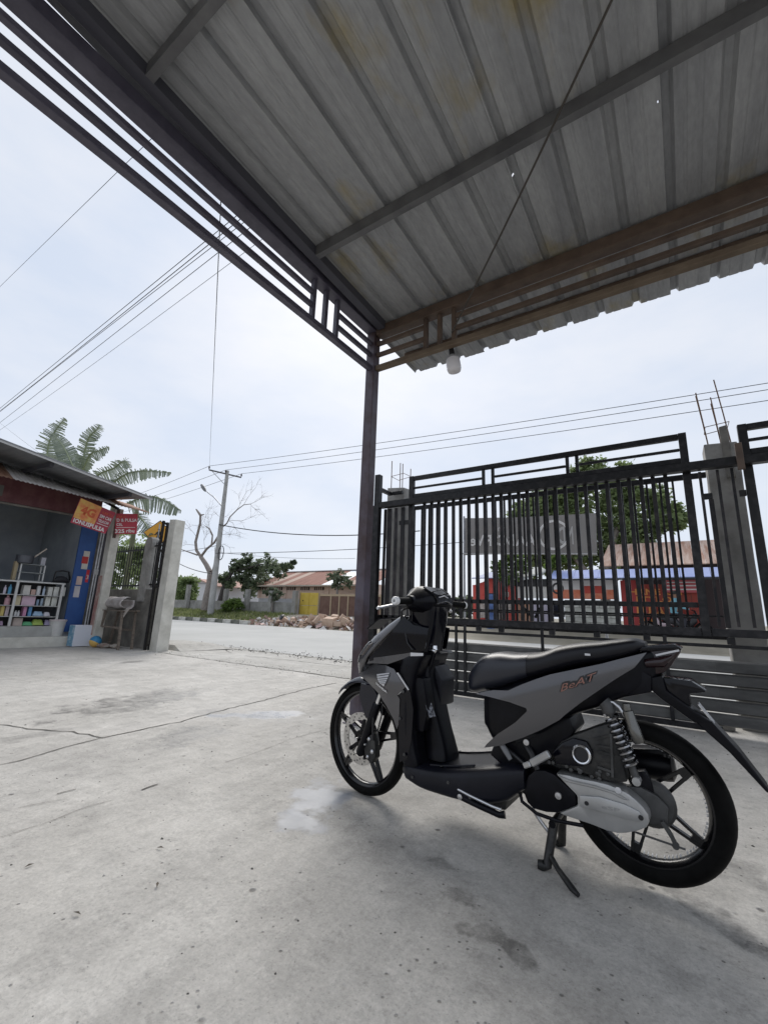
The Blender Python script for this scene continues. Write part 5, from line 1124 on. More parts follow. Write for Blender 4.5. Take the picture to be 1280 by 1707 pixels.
# ------------------------------------------------------------------ far side of the road, right: stalls seen through the gate
Ys = 22.0
def zs_(x, y, Y=Ys): return at(780 + x / 4.923, 920 + y / 4.923, y=Y)
def ze(x, y, Y=Ys): return at(1020 + x / 6.4, 880 + y / 6.4, y=Y)
rs = thing('rusty_roof_shop', 'street shop with rusty corrugated roof and blue awning across the road', 'shop', (-1.5, Ys, .4))
M['rust_r'] = mat('rust_roof_pink', (.33, .18, .125), .85, col2=(.55, .43, .36), scale=1.6, stretch=(4, .3, 1), lo=.35, hi=.65, detail=8, rnd=.12)
a = ze(-110, 420); b = ze(1400, 420); zt_ = ze(300, 165, Ys + 3).z; nS = 13
for i in range(nS):
    x0 = a.x + (b.x - a.x) * i / nS; x1 = a.x + (b.x - a.x) * (i + 1) / nS; c = [(x0, Ys - .6, a.z), (x1 - .01, Ys - .6, a.z), (x1 - .01, Ys + 3, zt_), (x0, Ys + 3, zt_)]; mb = MB()
    mb.add(c + [(p[0], p[1], p[2] - .04) for p in c], [(0, 1, 2, 3), (7, 6, 5, 4), (0, 4, 5, 1), (1, 5, 6, 2), (2, 6, 7, 3), (3, 7, 4, 0)]); mb.build('roof_sheet', M['rust_r'], rs)
zr_ = ze(200, 420).z; bxo('wall', rs, ze(110, 600).x, b.x, Ys + .05, Ys + 4, .2, zr_ + .1, mat('dark_shop_wall', (.05, .035, .035), .8))
M['blueawn'] = mat('pale_blue_awning', (.27, .33, .60), .6, col2=(.36, .42, .66), scale=1.2); bl = zs_(690, 150); bT = ze(100, 440, 20.9).z; bB = ze(100, 528, 20.2).z; xL = zs_(690, 200, 20.6).x; xR2 = ze(1400, 500, 20.6).x
for i in range(7):
    x0 = xL + (xR2 - xL) * i / 7; x1 = xL + (xR2 - xL) * (i + 1) / 7 - .01; c = [(x0, 20.2, bB), (x1, 20.2, bB), (x1, 20.95, bT), (x0, 20.95, bT)]; mb = MB(); mb.add(c + [(p[0], p[1], p[2] - .03) for p in c], [(0, 1, 2, 3), (7, 6, 5, 4), (0, 4, 5, 1), (1, 5, 6, 2), (2, 6, 7, 3), (3, 7, 4, 0)]); mb.build('awning_sheet', M['blueawn'], rs)
bxo('awning_beam', rs, xL, xR2, 20.22, 20.28, bB - .10, bB - .035, M['black'])
Yr = 21.2; rp = thing('red_shop_front', 'red boarded shop front with faded orange lettering behind the gate', 'shop front', (-.8, Yr, .3))
M['redb'] = mat('red_boards', (.30, .035, .025), .7, col2=(.24, .05, .03), scale=2); M['orl'] = mat('faded_orange_letters', (.60, .22, .05), .7, col2=(.66, .27, .08), scale=5)
a = ze(135, 1080, Yr); b = ze(965, 600, Yr); nb = 7
for i in range(nb): x0 = a.x + (b.x - a.x) * i / nb; x1 = a.x + (b.x - a.x) * (i + 1) / nb - .012; bxo('panel', rp, x0, x1, Yr, Yr + .05, .05, b.z, M['redb'])
bxo('plain_end', rp, a.x - .02, a.x + .55, Yr - .02, Yr - .003, .05, ze(200, 560, Yr).z, mat('red_end', (.34, .04, .04), .7))
for body, x0, x1, y0, y1 in (('HANE ISM', 190, 740, 650, 715), ('FTYLOY', 262, 730, 735, 790), ('BUSA TY', 270, 760, 850, 930), ('ZA', 285, 470, 975, 1025)):
    p = ze(x0, y1, Yr - .03); q = ze(x1, y0, Yr - .03); text('lettering', body, M['orl'], rp, p, (1, 0, 0), (0, 0, 1), q.z - p.z, q.x - p.x, 0, .03)
pk_ = thing('shop_banner', 'pale red banner with white lines hung over the red shop front', 'banner', ze(730, 620, 21.0)); p = ze(550, 690, 21.0); q = ze(925, 555, 21.0)
bxo('cloth', pk_, p.x, q.x, 21.0, 21.02, p.z, q.z, mat('pale_red_cloth', (.46, .10, .11), .7))
for y in (575, 610, 650): u = ze(585, y + 14, 20.99); v = ze(900, y, 20.99); bxo('white_line', pk_, u.x, v.x, 20.985, 20.998, u.z, v.z, M['ban_wh'])
ob = thing('food_banner', 'orange and white food stall banner under the blue awning', 'banner', zs_(930, 310, 21)); p = zs_(690, 385, 21); q = zs_(1185, 230, 21); zm = zs_(800, 310, 21).z
bxo('white_half', ob, p.x, q.x, 21, 21.02, zm, q.z, mat('banner_pale', (.60, .58, .57), .7)); bxo('orange_half', ob, p.x, q.x, 21, 21.02, p.z, zm - .002, mat('banner_or', (.55, .12, .05), .7, col2=(.6, .25, .16), scale=4))
u = zs_(930, 340, 20.99); v = zs_(1100, 280, 20.99); bxo('red_panel', ob, u.x, v.x, 20.985, 20.998, u.z, v.z, flatmat('panel_red', (.5, .06, .04)))
mb = MB(); c = zs_(735, 300, 20.99); r_ = .26; mb.lathe([(r_ * .68, 0), (r_, 0), (r_, .006), (r_ * .68, .006)], 20, c, 'Y', True); mb.build('ring_emblem', M['black'], ob)
bw = thing('block_wall', 'low unplastered concrete block wall below the orange banner', 'wall', zs_(1000, 585, 21)); p = zs_(800, 600, 20.8); q = zs_(1225, 395, 20.8); zz = .05; rowi = 0
M['block'] = mat('grey_blocks', (.30, .30, .27), .9, col2=(.42, .42, .39), scale=6, rnd=.15); bxo('mortar', bw, p.x, q.x, 20.83, 20.95, .0, q.z - .02, M['conc_dark']); bpm = None
while zz + .2 < q.z:
    x = p.x - (.2 if rowi % 2 else 0)
    while x < q.x - .1:
        if x + .38 > p.x + .1:
            if bpm is None: bpm = MB(); bpm.box(0, .385, 0, .14, 0, .185); bo = bpm.build('block', M['block'], bw, bevel=.008); o = bo
            else: o = link('block', bo.data, None, bw)
            o.location = (x, 20.8 + random.uniform(-.006, .006), zz)
        x += .40
    zz += .20; rowi += 1
rd = thing('red_stall', 'small bright red street stall with stepped top behind the gate bars', 'stall', zs_(200, 545)); M['redst'] = mat('red_stall_paint', (.46, .045, .035), .6, col2=(.52, .08, .06), scale=2)
a = zs_(42, 560, 21.2); b = zs_(380, 270, 21.2); t1 = zs_(110, 245, 21.2); t2 = zs_(190, 215, 21.2)
mb = MB(); mb.prism([(a.x, .02), (b.x, .02), (b.x, b.z - .05), (b.x - .4, b.z), (zs_(245, 260, 21.2).x, t1.z), (zs_(235, 215, 21.2).x, t2.z), (zs_(140, 215, 21.2).x, t2.z), (zs_(130, 250, 21.2).x, t1.z), (a.x + .1, b.z), (a.x, b.z)], 21.2, 22.6); mb.build('body', M['redst'], rd)
M['dimin'] = mat('stall_inside', (.30, .24, .20), .8, col2=(.5, .45, .42), scale=6)
for (x0, x1, y0, y1) in ((95, 142, 410, 540), (245, 290, 420, 555), (305, 355, 415, 500), (230, 250, 345, 372), (305, 335, 330, 370)):
    p = zs_(x0, y1, 21.19); q = zs_(x1, y0, 21.19); bxo('hatch', rd, p.x, q.x, 21.17, 21.197, max(p.z, .1), q.z, M['dimin'])
p = zs_(30, 214, 20.8); q = zs_(245, 206, 20.8); mb = MB(); mb.add([(p.x, 20.8, p.z), (q.x, 20.8, p.z), (q.x + .2, 22.5, p.z + .45), (p.x + .4, 22.5, p.z + .45)], [(0, 1, 2, 3)]); o = mb.build('tarp_roof', mat('blue_tarp', (.16, .20, .36), .6), rd); s = o.modifiers.new('t', 'SOLIDIFY'); s.thickness = .04
wa = thing('pale_awning', 'pale grey tarpaulin awning over a white stall behind the gate', 'awning', zs_(480, 200, 21.5)); p = zs_(240, 200, 20.9); q = zs_(680, 140, 22.5)
mb = MB(); nn = 10; vs = []
for i in range(nn + 1):
    for j in range(4): u = i / nn; v = j / 3; vs.append((p.x + (q.x - p.x) * u, 20.9 + 1.6 * v, p.z + .08 * math.sin(u * 9) * (1 - v) + (zs_(480, 130, 22.5).z - p.z) * v - .25 * (1 - v) * math.sin(math.pi * u) * .6))
mb.add(vs, [(i * 4 + j, i * 4 + j + 1, i * 4 + 5 + j, i * 4 + 4 + j) for i in range(nn) for j in range(3)]); o = mb.build('tarp', mat('pale_tarp', (.40, .41, .40), .7, col2=(.5, .51, .5), scale=2), wa, smooth=60); s = o.modifiers.new('t', 'SOLIDIFY'); s.thickness = .02
for x in (260, 660): pp = zs_(x, 220, 20.95); bxo('prop', wa, pp.x - .03, pp.x + .03, 20.95, 21.0, 0, pp.z - .1, M['black'])
ws2 = thing('white_stall', 'white boarded stall counter between the red stall and the banner', 'stall', zs_(500, 500, 21.4)); p = zs_(385, 378, 21.4); q = zs_(665, 285, 21.4)
for i in range(4): x0 = p.x + (q.x - p.x) * i / 4; x1 = p.x + (q.x - p.x) * (i + 1) / 4 - (.12 if i == 1 else .03); bxo('white_board', ws2, x0, x1, 21.4, 21.43, p.z, q.z, mat('offwhite_board', (.58, .57, .54), .7))
bxo('dark_beam', ws2, p.x, q.x, 21.35, 21.45, q.z + .003, q.z + .35, M['black']); p2 = zs_(395, 560, 21.4); bxo('brown_front', ws2, p2.x, zs_(530, 560, 21.4).x, 21.4, 21.44, .05, zs_(500, 418, 21.4).z, mat('brown_front', (.36, .20, .13), .8)); bxo('lilac_front', ws2, zs_(540, 560, 21.4).x, q.x, 21.4, 21.44, .05, zs_(500, 425, 21.4).z, mat('lilac_front', (.40, .37, .45), .8))
dr = thing('drum', 'blue plastic drum standing before the red stall', 'drum', zs_(190, 560, 20.6)); p = zs_(190, 350, 20.6); r_ = .27
mb = MB(); hD = p.z; mb.lathe([(0, -.05), (r_ * .95, -.05), (r_, .05), (r_, hD * .33), (r_ * 1.04, hD * .35), (r_, hD * .38), (r_, hD * .66), (r_ * 1.04, hD * .68), (r_, hD * .71), (r_ * .98, hD * .93), (r_ * .8, hD), (0, hD)], 18, (p.x, 20.6, 0)); mb.build('shell', mat('blue_drum', (.025, .06, .19), .4, col2=(.07, .13, .30), scale=5), dr, smooth=35)
mb = MB(); mb.lathe([(0, hD + .002), (r_ * .82, hD + .002), (r_ * .82, hD + .05), (0, hD + .06)], 18, (p.x, 20.6, 0)); mb.build('lid', mat('navy_lid', (.01, .015, .04), .5), dr, smooth=35)
# printed banner hung behind the gate, seen from its back
Yb_ = 7.0; bb = thing('cloth_banner', 'grey cloth banner with mirrored lettering hung outside the gate', 'banner', (-2, Yb_, 2.2))
def zn(x, y): return at(760 + x / 5.12, 830 + y / 5.12, y=Yb_)
TLb, BLb, TRb, BRb = zn(78, 172), zn(62, 490), zn(1195, 128), zn(1205, 492); nn = 24; vs = []; fs = []
for i in range(nn + 1):
    for j in range(7):
        u, v = i / nn, j / 6; q = (BLb * (1 - u) + BRb * u) * (1 - v) + (TLb * (1 - u) + TRb * u) * v; q.y += .03 * nrm((u * 6, v * 2, 3)); q.z += .02 * math.sin(math.pi * u) * (v - .5) * -2; vs.append(q)
for i in range(nn):
    for j in range(6): fs.append((i * 7 + j, (i + 1) * 7 + j, (i + 1) * 7 + j + 1, i * 7 + j + 1))
mb = MB(); mb.add(vs, fs); mb.build('cloth', leafmat('grey_banner_cloth', (.17, .165, .165), (.21, .205, .205), 2, .35), bb, smooth=60)
M['bl'] = mat('banner_letter', (.86, .84, .82), .8); M['bl2'] = mat('banner_letter_dim', (.55, .54, .53), .8)
def bt_(body, x0, x1, y0, y1, m, bold=.02):
    p = zn(x0, y1); q = zn(x1, y1); h = zn(x0, y0).z - p.z; text('lettering', body, m, bb, p + Vector((0, -.045, 0)), (q - p), (0, 0, 1), h, (q - p).length, 0, bold, mirror=True)
bt_('AABCSRVe', 130, 690, 320, 415, M['bl']); bt_('the', 330, 420, 240, 290, M['bl2']); bt_('ND', 880, 1010, 250, 400, M['bl2'])
c = zn(840, 320); mb = MB(); mb.lathe([(.20, 0), (.235, 0), (.235, .004), (.20, .004)], 28, c + Vector((0, -.05, 0)), 'Y', True); mb.build('ring_emblem', M['bl'], bb)
mb = MB(); p = zn(60, 478) + Vector((0, -.02, 0)); q = zn(1205, 480) + Vector((0, -.02, 0)); mb.tube([p, q], .012, 6); mb.build('batten', mat('pale_batten', (.5, .5, .5), .6), bb)
for k, (px_, py_) in enumerate(((78, 172), (1195, 128))):
    p = zn(px_, py_); t = -.25 if k == 0 else .12; mb = MB(); mb.tube([(p.x + (-.02 if k == 0 else .02), Yb_, -.05), (p.x + (-.02 if k == 0 else .02), Yb_, p.z + .03)], .018, 7); mb.build('pole', M['galv'], bb, smooth=60)
# ------------------------------------------------------------------ the scooter (x forward, y to its left, z up)
bike = thing('motor_scooter', 'matte grey and black motor scooter parked on its centre stand', 'motor scooter', (-.12, 2.107, .004), R(178.5), local=True)
M['paint'] = mat('matte_grey_paint', (.095, .093, .098), .26, .6, coat=.45)
M['blk'] = mat('scooter_black_plastic', (.0035, .0035, .005), .33, col2=(.006, .006, .009), scale=20, bump=.03, bscale=220, spec=.16)
M['blk_gl'] = mat('glossy_black', (.003, .003, .006), .10, spec=.3)
M['blue_blk'] = mat('glossy_blue_black', (.004, .005, .013), .12, spec=.45)
M['floor_pl'] = mat('floor_plastic', (.0055, .006, .010), .36, col2=(.009, .0095, .015), scale=9, bump=.05, bscale=200, spec=.24)
M['seat_f'] = mat('seat_vinyl', (.014, .016, .024), .33, bump=.05, bscale=260, col2=(.018, .02, .029), scale=8)
M['seat_r'] = mat('seat_vinyl_rear', (.004, .004, .007), .4, bump=.05, bscale=260, spec=.35)
M['rubber'] = mat('tyre_rubber', (.003, .003, .003), .6, spec=.08, col2=(.007, .007, .0067), scale=12, bump=.1, bscale=90)
M['rim'] = mat('black_rim', (.004, .004, .005), .2)
M['cast'] = mat('cast_silver', (.44, .44, .435), .36, .6, col2=(.35, .35, .345), scale=9, lo=.35, hi=.7)
M['cast_dk'] = mat('cast_grey', (.085, .085, .085), .5, .4, col2=(.05, .05, .049), scale=14)
M['engine'] = mat('oily_engine', (.018, .018, .018), .5, .2, col2=(.06, .057, .052), scale=18, lo=.45, hi=.75, bump=.3, bscale=50)
M['disc'] = mat('drilled_disc', (.55, .54, .52), .28, .9, col2=(.40, .39, .38), scale=30)
M['lens'] = mat('smoked_lens', (.014, .004, .006), .10)
M['silver_st'] = mat('silver_sticker', (.62, .62, .64), .35, .4); M['orange_st'] = mat('orange_sticker', (.26, .12, .09), .4); M['dark_st'] = mat('dark_sticker', (.012, .011, .012), .4)

def bpart(mb, name, m, parent=None, smooth=40, bevel=0, mats=None): return mb.build(name, m, parent or bike, smooth=smooth, bevel=bevel, mats=mats)
def steer(mb, ang, cx, start=0):
    c, s = math.cos(R(ang)), math.sin(R(ang)); mb.v = mb.v[:start] + [((x - cx) * c - y * s + cx, (x - cx) * s + y * c, z) for x, y, z in mb.v[start:]]; return mb
def loft_x(secs, e=2.6, n=24, axis='X'):
    """rounded hull: stations (pos, ztop, zbottom, halfwidth) along x, or (pos, xrear.., xfront.., halfwidth) along z"""
    mb = MB(); vs = []
    for (p, a, b, w_) in secs:
        mid, hh = (a + b) / 2, (a - b) / 2
        for j in range(n):
            t = 2 * math.pi * j / n; c, s = math.cos(t), math.sin(t)
            u = w_ * math.copysign(abs(c) ** (2 / e), c); v = mid + hh * math.copysign(abs(s) ** (2 / e), s)
            vs.append((p, u, v) if axis == 'X' else (v, u, p))
    k = len(secs); fs = [(i * n + j, i * n + (j + 1) % n, (i + 1) * n + (j + 1) % n, (i + 1) * n + j) for i in range(k - 1) for j in range(n)]
    fs += [tuple(range(n)), tuple((k - 1) * n + j for j in range(n))]; mb.add(vs, fs); return mb
def resample(secs, m_=3):
    out = []; n = len(secs)
    for i in range(n - 1):
        a, b, c, d = [Vector(secs[max(0, min(n - 1, i + k - 1))][:3] ) for k in range(4)]; wv = [secs[max(0, min(n - 1, i + k - 1))][3] for k in range(4)]
        for k in range(m_):
            t = k / m_; f = lambda p0, p1, p2, p3: .5 * (2 * p1 + (p2 - p0) * t + (2 * p0 - 5 * p1 + 4 * p2 - p3) * t * t + (3 * p1 - p0 - 3 * p2 + p3) * t ** 3)
            out.append((secs[i][0] + (secs[i + 1][0] - secs[i][0]) * t, f(a[1], b[1], c[1], d[1]), f(a[2], b[2], c[2], d[2]), f(*wv)))
    out.append(secs[-1]); return out
def panel(name, poly, yf, m, side=1, t=.005, step=.028, parent=None):
    """curved cover cut to an outline in side view, bulging by yf(x, z)"""
    B = []
    for k in range(len(poly)):
        a, b = Vector(poly[k]), Vector(poly[(k + 1) % len(poly)]); n = max(1, int((b - a).length / (step * .6)))
        B += [a.lerp(b, q / n) for q in range(n)]
    nb = len(B); pts = list(B); st2 = step * .6
    def inside(p):
        c = False
        for k in range(nb):
            a, b = B[k], B[k - 1]
            if (a.y > p.y) != (b.y > p.y) and p.x < (b.x - a.x) * (p.y - a.y) / (b.y - a.y) + a.x: c = not c
        return c
    x = min(p.x for p in B); x1 = max(p.x for p in B); z0, z1 = min(p.y for p in B), max(p.y for p in B); row = 0
    while x < x1:
        z = z0 + (st2 * .5 if row % 2 else 0)
        while z < z1:
            p = Vector((x, z))
            if inside(p) and min((p - q).length for q in B) > st2 * .45: pts.append(p)
            z += st2
        x += st2 * .87; row += 1
    V, E_, Fc = delaunay_2d_cdt(pts, [], [list(range(nb))], 1, 1e-6)[:3]
    bm = bmesh.new(); vs = [bm.verts.new((p.x, 0, p.y)) for p in V]
    for f in Fc:
        try: bm.faces.new([vs[q] for q in f])
        except ValueError: pass
    for v in bm.verts: v.co.y = side * yf(v.co.x, v.co.z)
    bm.normal_update()
    if sum(f.normal.y * f.calc_area() for f in bm.faces) * side < 0: bmesh.ops.reverse_faces(bm, faces=bm.faces[:])
    for f in bm.faces: f.smooth = True
    me = bpy.data.meshes.new(name); bm.to_mesh(me); bm.free(); o = link(name, me, m, parent or bike)
    s = o.modifiers.new('thickness', 'SOLIDIFY'); s.thickness = t; s.offset = -1
    es = o.modifiers.new('crisp_rim', 'EDGE_SPLIT'); es.split_angle = R(38)
    return o
def both(name, poly, yf, m, **k): return [panel(name, poly, yf, m, s, **k) for s in (1, -1)]
def prism_part(name, poly, y0, y1, m, bevel=.004, parent=None, smooth=35):
    mb = MB(); mb.prism(poly, y0, y1); return bpart(mb, name, m, parent, smooth, bevel)

ST = -6.0
# wheels -----------------------------------------------------------------
def wheel(name, cx, cz, Rr, tw, ri, rim_w, ang0, st=None):
    def fin(mb): return steer(mb, st, cx) if st else mb
    mb = MB(); mb.lathe([(ri + .006, -rim_w), (ri + .016, -rim_w), (ri + .012, -rim_w * .6), (ri + .002, -rim_w * .3), (ri + .002, rim_w * .3), (ri + .012, rim_w * .6), (ri + .016, rim_w), (ri + .006, rim_w), (ri - .006, rim_w * .55), (ri - .008, 0), (ri - .006, -rim_w * .55)], 56, (cx, 0, cz), 'Y', True)
    mb.lathe([(.014, -.05), (.034, -.05), (.036, -.03), (.036, .03), (.034, .05), (.014, .05)], 20, (cx, 0, cz), 'Y', True)
    wo = bpart(fin(mb), name, M['rim'], smooth=40)
    prof = []
    for k in range(13):
        a = math.pi * k / 12; prof.append((ri + .012 + (Rr - ri - .012) * math.sin(a) ** .75, -tw * math.cos(a) * (1.0 if 0 < k < 12 else .82)))
    mb = MB(); mb.lathe(prof, 64, (cx, 0, cz), 'Y', True); bpart(fin(mb), 'tyre', M['rubber'], wo, smooth=50)
    for k in range(5):
        a = ang0 + k * 2 * math.pi / 5; d = Vector((-math.cos(a), 0, math.sin(a))); s = Vector((math.sin(a), 0, math.cos(a))); c = Vector((cx, 0, cz)); mb = MB()
        for sg in (-1, 1):
            p = [c + d * .03 + s * sg * .022, c + d * (ri * .45) + s * sg * .021, c + d * (ri * .8) + s * sg * .013, c + d * (ri - .002) + s * sg * .008]
            for i in range(3): mb.bar(p[i], p[i + 1], .022, .010 if i < 2 else .012, up=s)
        mb.bar(c + d * (ri * .80), c + d * (ri - .004), .018, .03, up=s); bpart(fin(mb), 'spoke', M['rim'], wo, smooth=None)
    return wo
rw = wheel('rear_wheel', .07, .296, 0.275, .043, .202, .033, R(40))
mb = MB()
for k in range(90):
    a = 2 * math.pi * k / 90
    if k % 6 == 5: continue
    c, s = math.cos(a), math.sin(a); rr = .1905; mb.bar((.07 + rr * c, -.026, .296 + rr * s), (.07 + rr * c, -.006, .296 + rr * s), .0035, .006, up=(c, 0, s))
bpart(mb, 'rim_marking', mat('white_rim_marks', (.6, .6, .6), .4), rw, smooth=None)['kind'] = 'stuff'
fw = wheel('front_wheel', 1.39, .280, .280, .034, .226, .024, R(12), ST)
mb = MB(); mb.lathe([(.092, .042), (.130, .042), (.130, .0465), (.092, .0465)], 48, (1.39, 0, .28), 'Y', True)
dsc = bpart(steer(mb, ST, 1.39), 'brake_disc', M['disc'], fw, smooth=30)
mb = MB()
for k in range(40):
    a = 2 * math.pi * k / 40; rr = .100 + .0115 * (k % 3); mb.lathe([(0, .0468), (.0042, .0468), (.0042, .0474), (0, .0474)], 7, (1.39 + rr * math.cos(a), 0, .28 + rr * math.sin(a)), 'Y')
bpart(steer(mb, ST, 1.39), 'disc_holes', M['black'], dsc, smooth=None)['kind'] = 'stuff'
mb = MB()
for k in range(5):
    a = 2 * math.pi * k / 5 + .3; mb.bar((1.39 + .03 * math.cos(a), .044, .28 + .03 * math.sin(a)), (1.39 + .098 * math.cos(a + .25), .044, .28 + .098 * math.sin(a + .25)), .02, .006, up=(0, 1, 0)); mb.lathe([(0, .046), (.009, .046), (.009, .052), (0, .052)], 8, (1.39 + .094 * math.cos(a + .25), 0, .28 + .094 * math.sin(a + .25)), 'Y')
mb.lathe([(.016, .03), (.042, .03), (.042, .05), (.016, .05)], 18, (1.39, 0, .28), 'Y', True)
bpart(steer(mb, ST, 1.39), 'disc_carrier', M['blk'], dsc, smooth=30)
# fork, caliper, mudguard
for s in (1, -1):
    mb = MB(); mb.tube([(1.372, s * .068, .208), (1.368, s * .068, .222), (1.262, s * .068, .47), (1.258, s * .068, .478)], [.017, .0235, .0235, .02], 14); bpart(steer(mb, ST, 1.39), 'fork_leg', M['blk'])
    mb = MB(); mb.tube([(1.26, s * .068, .474), (1.135, s * .068, .78)], .0135, 12); bpart(steer(mb, ST, 1.39), 'fork_tube', M['chrome'])
mb = MB(); mb.tube([(1.39, -.085, .28), (1.39, .085, .28)], .011, 10); bpart(steer(mb, ST, 1.39), 'axle', M['alu'])
mb = MB(); mb.prism([(1.335, .30), (1.285, .325), (1.262, .29), (1.255, .22), (1.285, .185), (1.325, .205), (1.34, .25)], .035, .075); bpart(steer(mb, ST, 1.39), 'brake_caliper', M['engine'], bevel=.006)
mb = MB()
for (x, z, r_) in ((1.30, .30, .010), (1.275, .245, .011), (1.305, .215, .009), (1.325, .27, .007), (1.318, .36, .009), (1.30, .385, .008), (1.312, .335, .007)): mb.lathe([(0, .07), (r_, .07), (r_, .082), (r_ * .5, .086), (0, .086)], 8, (x, 0, z), 'Y')
bpart(steer(mb, ST, 1.39), 'caliper_bolts', M['alu'])['kind'] = 'stuff'
mb = MB(); mb.tube([(1.275, .075, .30), (1.27, .085, .36), (1.275, .08, .42), (1.25, .07, .50), (1.2, .05, .60)], .006, 8); mb.tube([(1.29, .07, .34), (1.245, .075, .35), (1.235, .06, .42), (1.24, .05, .52)], .004, 6); bpart(steer(mb, ST, 1.39), 'brake_hose', M['black'])
vs = []; fs = []; na, nw = 22, 10
for i in range(na + 1):
    a = R(47 + 103 * i / na); rr = .302 + .014 * math.sin(math.pi * i / na) + (.0 if i > 1 else .002)
    for j in range(nw + 1):
        t = (j / nw * 2 - 1); w_ = .052 + .012 * math.sin(math.pi * i / na); dip = .030 * abs(t) ** 2.5
        vs.append((1.388 + (rr - dip) * math.cos(a), t * w_, .28 + (rr - dip) * math.sin(a)))
for i in range(na):
    for j in range(nw): k = i * (nw + 1) + j; fs.append((k, k + 1, k + nw + 2, k + nw + 1))
mb = MB(); mb.add(vs, fs); mg = bpart(steer(mb, ST, 1.39), 'front_mudguard', M['blue_blk'], smooth=60); q_ = mg.modifiers.new('t', 'SOLIDIFY'); q_.thickness = .004
for s in (1, -1):
    bm_ = MB(); bm_.prism([(1.388, .565), (1.40, .50), (1.372, .44), (1.345, .395), (1.322, .388), (1.285, .44), (1.262, .52), (1.30, .565)], s * .056, s * .068); bpart(steer(bm_, ST, 1.39), 'mudguard_side', M['blue_blk'], mg, bevel=.004)
# front fairing ------------------------------------------------------------
cs = [((1.424, .604), (1.400, .606, .072)), ((1.437, .655), (1.345, .662, .112)), ((1.430, .70), (1.315, .712, .122)), ((1.402, .75), (1.25, .780, .120)), ((1.335, .818), (1.190, .836, .114)), ((1.25, .880), (1.140, .885, .104)), ((1.165, .930), (1.095, .936, .090))]
def fair(sv, tv):
    k = min(int(sv), len(cs) - 2); f = sv - k; (c0, e0_), (c1, e1_) = cs[k], cs[k + 1]
    cx_, cz_ = c0[0] + (c1[0] - c0[0]) * f, c0[1] + (c1[1] - c0[1]) * f; ex, ez, ey = [e0_[i] + (e1_[i] - e0_[i]) * f for i in range(3)]
    a = tv * math.pi / 2; return Vector((ex + (cx_ - ex) * math.cos(a), ey * math.sin(a), ez + (cz_ - ez) * math.cos(a)))
def fairpatch(name, s0, s1, t0, t1, m, push, parent=None, ns=18, nt_=18):
    vs = [fair(s0 + (s1 - s0) * i / ns, t0 + (t1 - t0) * j / nt_) + Vector((push * .8, 0, push * .6)) for i in range(ns + 1) for j in range(nt_ + 1)]
    mb = MB(); mb.add(vs, [(i * (nt_ + 1) + j, i * (nt_ + 1) + j + 1, (i + 1) * (nt_ + 1) + j + 1, (i + 1) * (nt_ + 1) + j) for i in range(ns) for j in range(nt_)])
    o = bpart(mb, name, m, parent, smooth=60); s = o.modifiers.new('t', 'SOLIDIFY'); s.thickness = .005; return o
fc = fairpatch('front_cover', 0, 5.999, -1, 1, M['paint'], 0)
fairpatch('headlight', 1.3, 3.4, -.62, .62, mat('headlamp_glass', (.05, .05, .055), .06), .006, fc)
for s in (1, -1):
    fairpatch('turn_signal', 2.1, 3.2, s * .66, s * .8, mat('signal_lens', (.10, .085, .075), .15), .005, fc, 8, 4)
o = MB(); o.add([(1.455, -.17, .853), (1.44, -.03, .853), (1.36, -.03, .912), (1.37, -.17, .914), (1.24, -.05, .926), (1.25, -.15, .928)], [(0, 1, 2, 3), (3, 2, 4, 5)]); o = bpart(o, 'front_plate_holder', M['blk'], smooth=None); s_ = o.modifiers.new('t', 'SOLIDIFY'); s_.thickness = .007
def ywing(x, z):
    t = smooth01((x - 1.12) / .29); y = .172 - .098 * t; crease = .675 - (x - 1.1) * .25
    return y - .10 * max(0, z - .60) - .22 * max(0, .50 - z) * .25 - .02 * math.sin(max(0, min(1, (z - .55) / .13)) * math.pi) * -.35
both('side_cover', [(1.402, .607), (1.345, .648), (1.284, .677), (1.171, .684), (1.113, .672), (1.034, .598), (1.085, .553), (1.070, .537), (1.072, .47), (1.077, .42), (1.087, .398), (1.105, .439), (1.149, .494), (1.21, .540), (1.30, .572)], ywing, M['paint'])
both('upper_cover_band', [(1.318, .676), (1.30, .706), (1.225, .718), (1.144, .733), (1.028, .756), (1.028, .738), (1.161, .690), (1.284, .681)], lambda x, z: .150 - .03 * smooth01((x - 1.15) / .16), M['paint'])
both('cover_trim', [(1.024, .757), (.953, .760), (.953, .747), (1.024, .740)], lambda x, z: .156, M['silver_st'])
both('accent_strip', [(1.088, .657), (1.081, .660), (1.015, .588), (1.020, .584)], lambda x, z: .1785, M['silver_st'], step=.2)
both('lower_side_cover', [(1.085, .552), (1.036, .594), (1.012, .575), (.995, .50), (1.0, .36), (1.02, .28), (1.06, .26), (1.075, .40), (1.066, .538)], lambda x, z: .172 + .004 * math.sin(z * 9), M['blk_gl'])
both('inner_side_cover', [(1.092, .932), (1.03, .89), (.946, .877), (.952, .83), (.966, .768), (1.053, .748), (1.16, .725), (1.30, .690), (1.302, .705), (1.176, .828)], lambda x, z: .118 + .012 * math.sin((x - .95) * 8) - .06 * max(0, z - .85), M['blk_gl'])
mb = loft_x(resample([(.60, 1.30, 1.02, .09), (.70, 1.30, .98, .108), (.80, 1.22, .965, .105), (.88, 1.14, .96, .095), (.932, 1.10, 1.01, .08)]), 3.5, 28, 'Z'); bpart(mb, 'inner_core', M['blk'])
mb = loft_x(resample([(.748, 1.05, .955, .150), (.72, 1.09, .965, .160), (.64, 1.10, .995, .166), (.55, 1.075, 1.005, .168), (.42, 1.072, .998, .170), (.33, 1.07, .985, .172), (.27, 1.065, .965, .172), (.21, 1.05, .955, .162)]), 4.5, 28, 'Z'); bpart(mb, 'leg_shield', M['blk'])
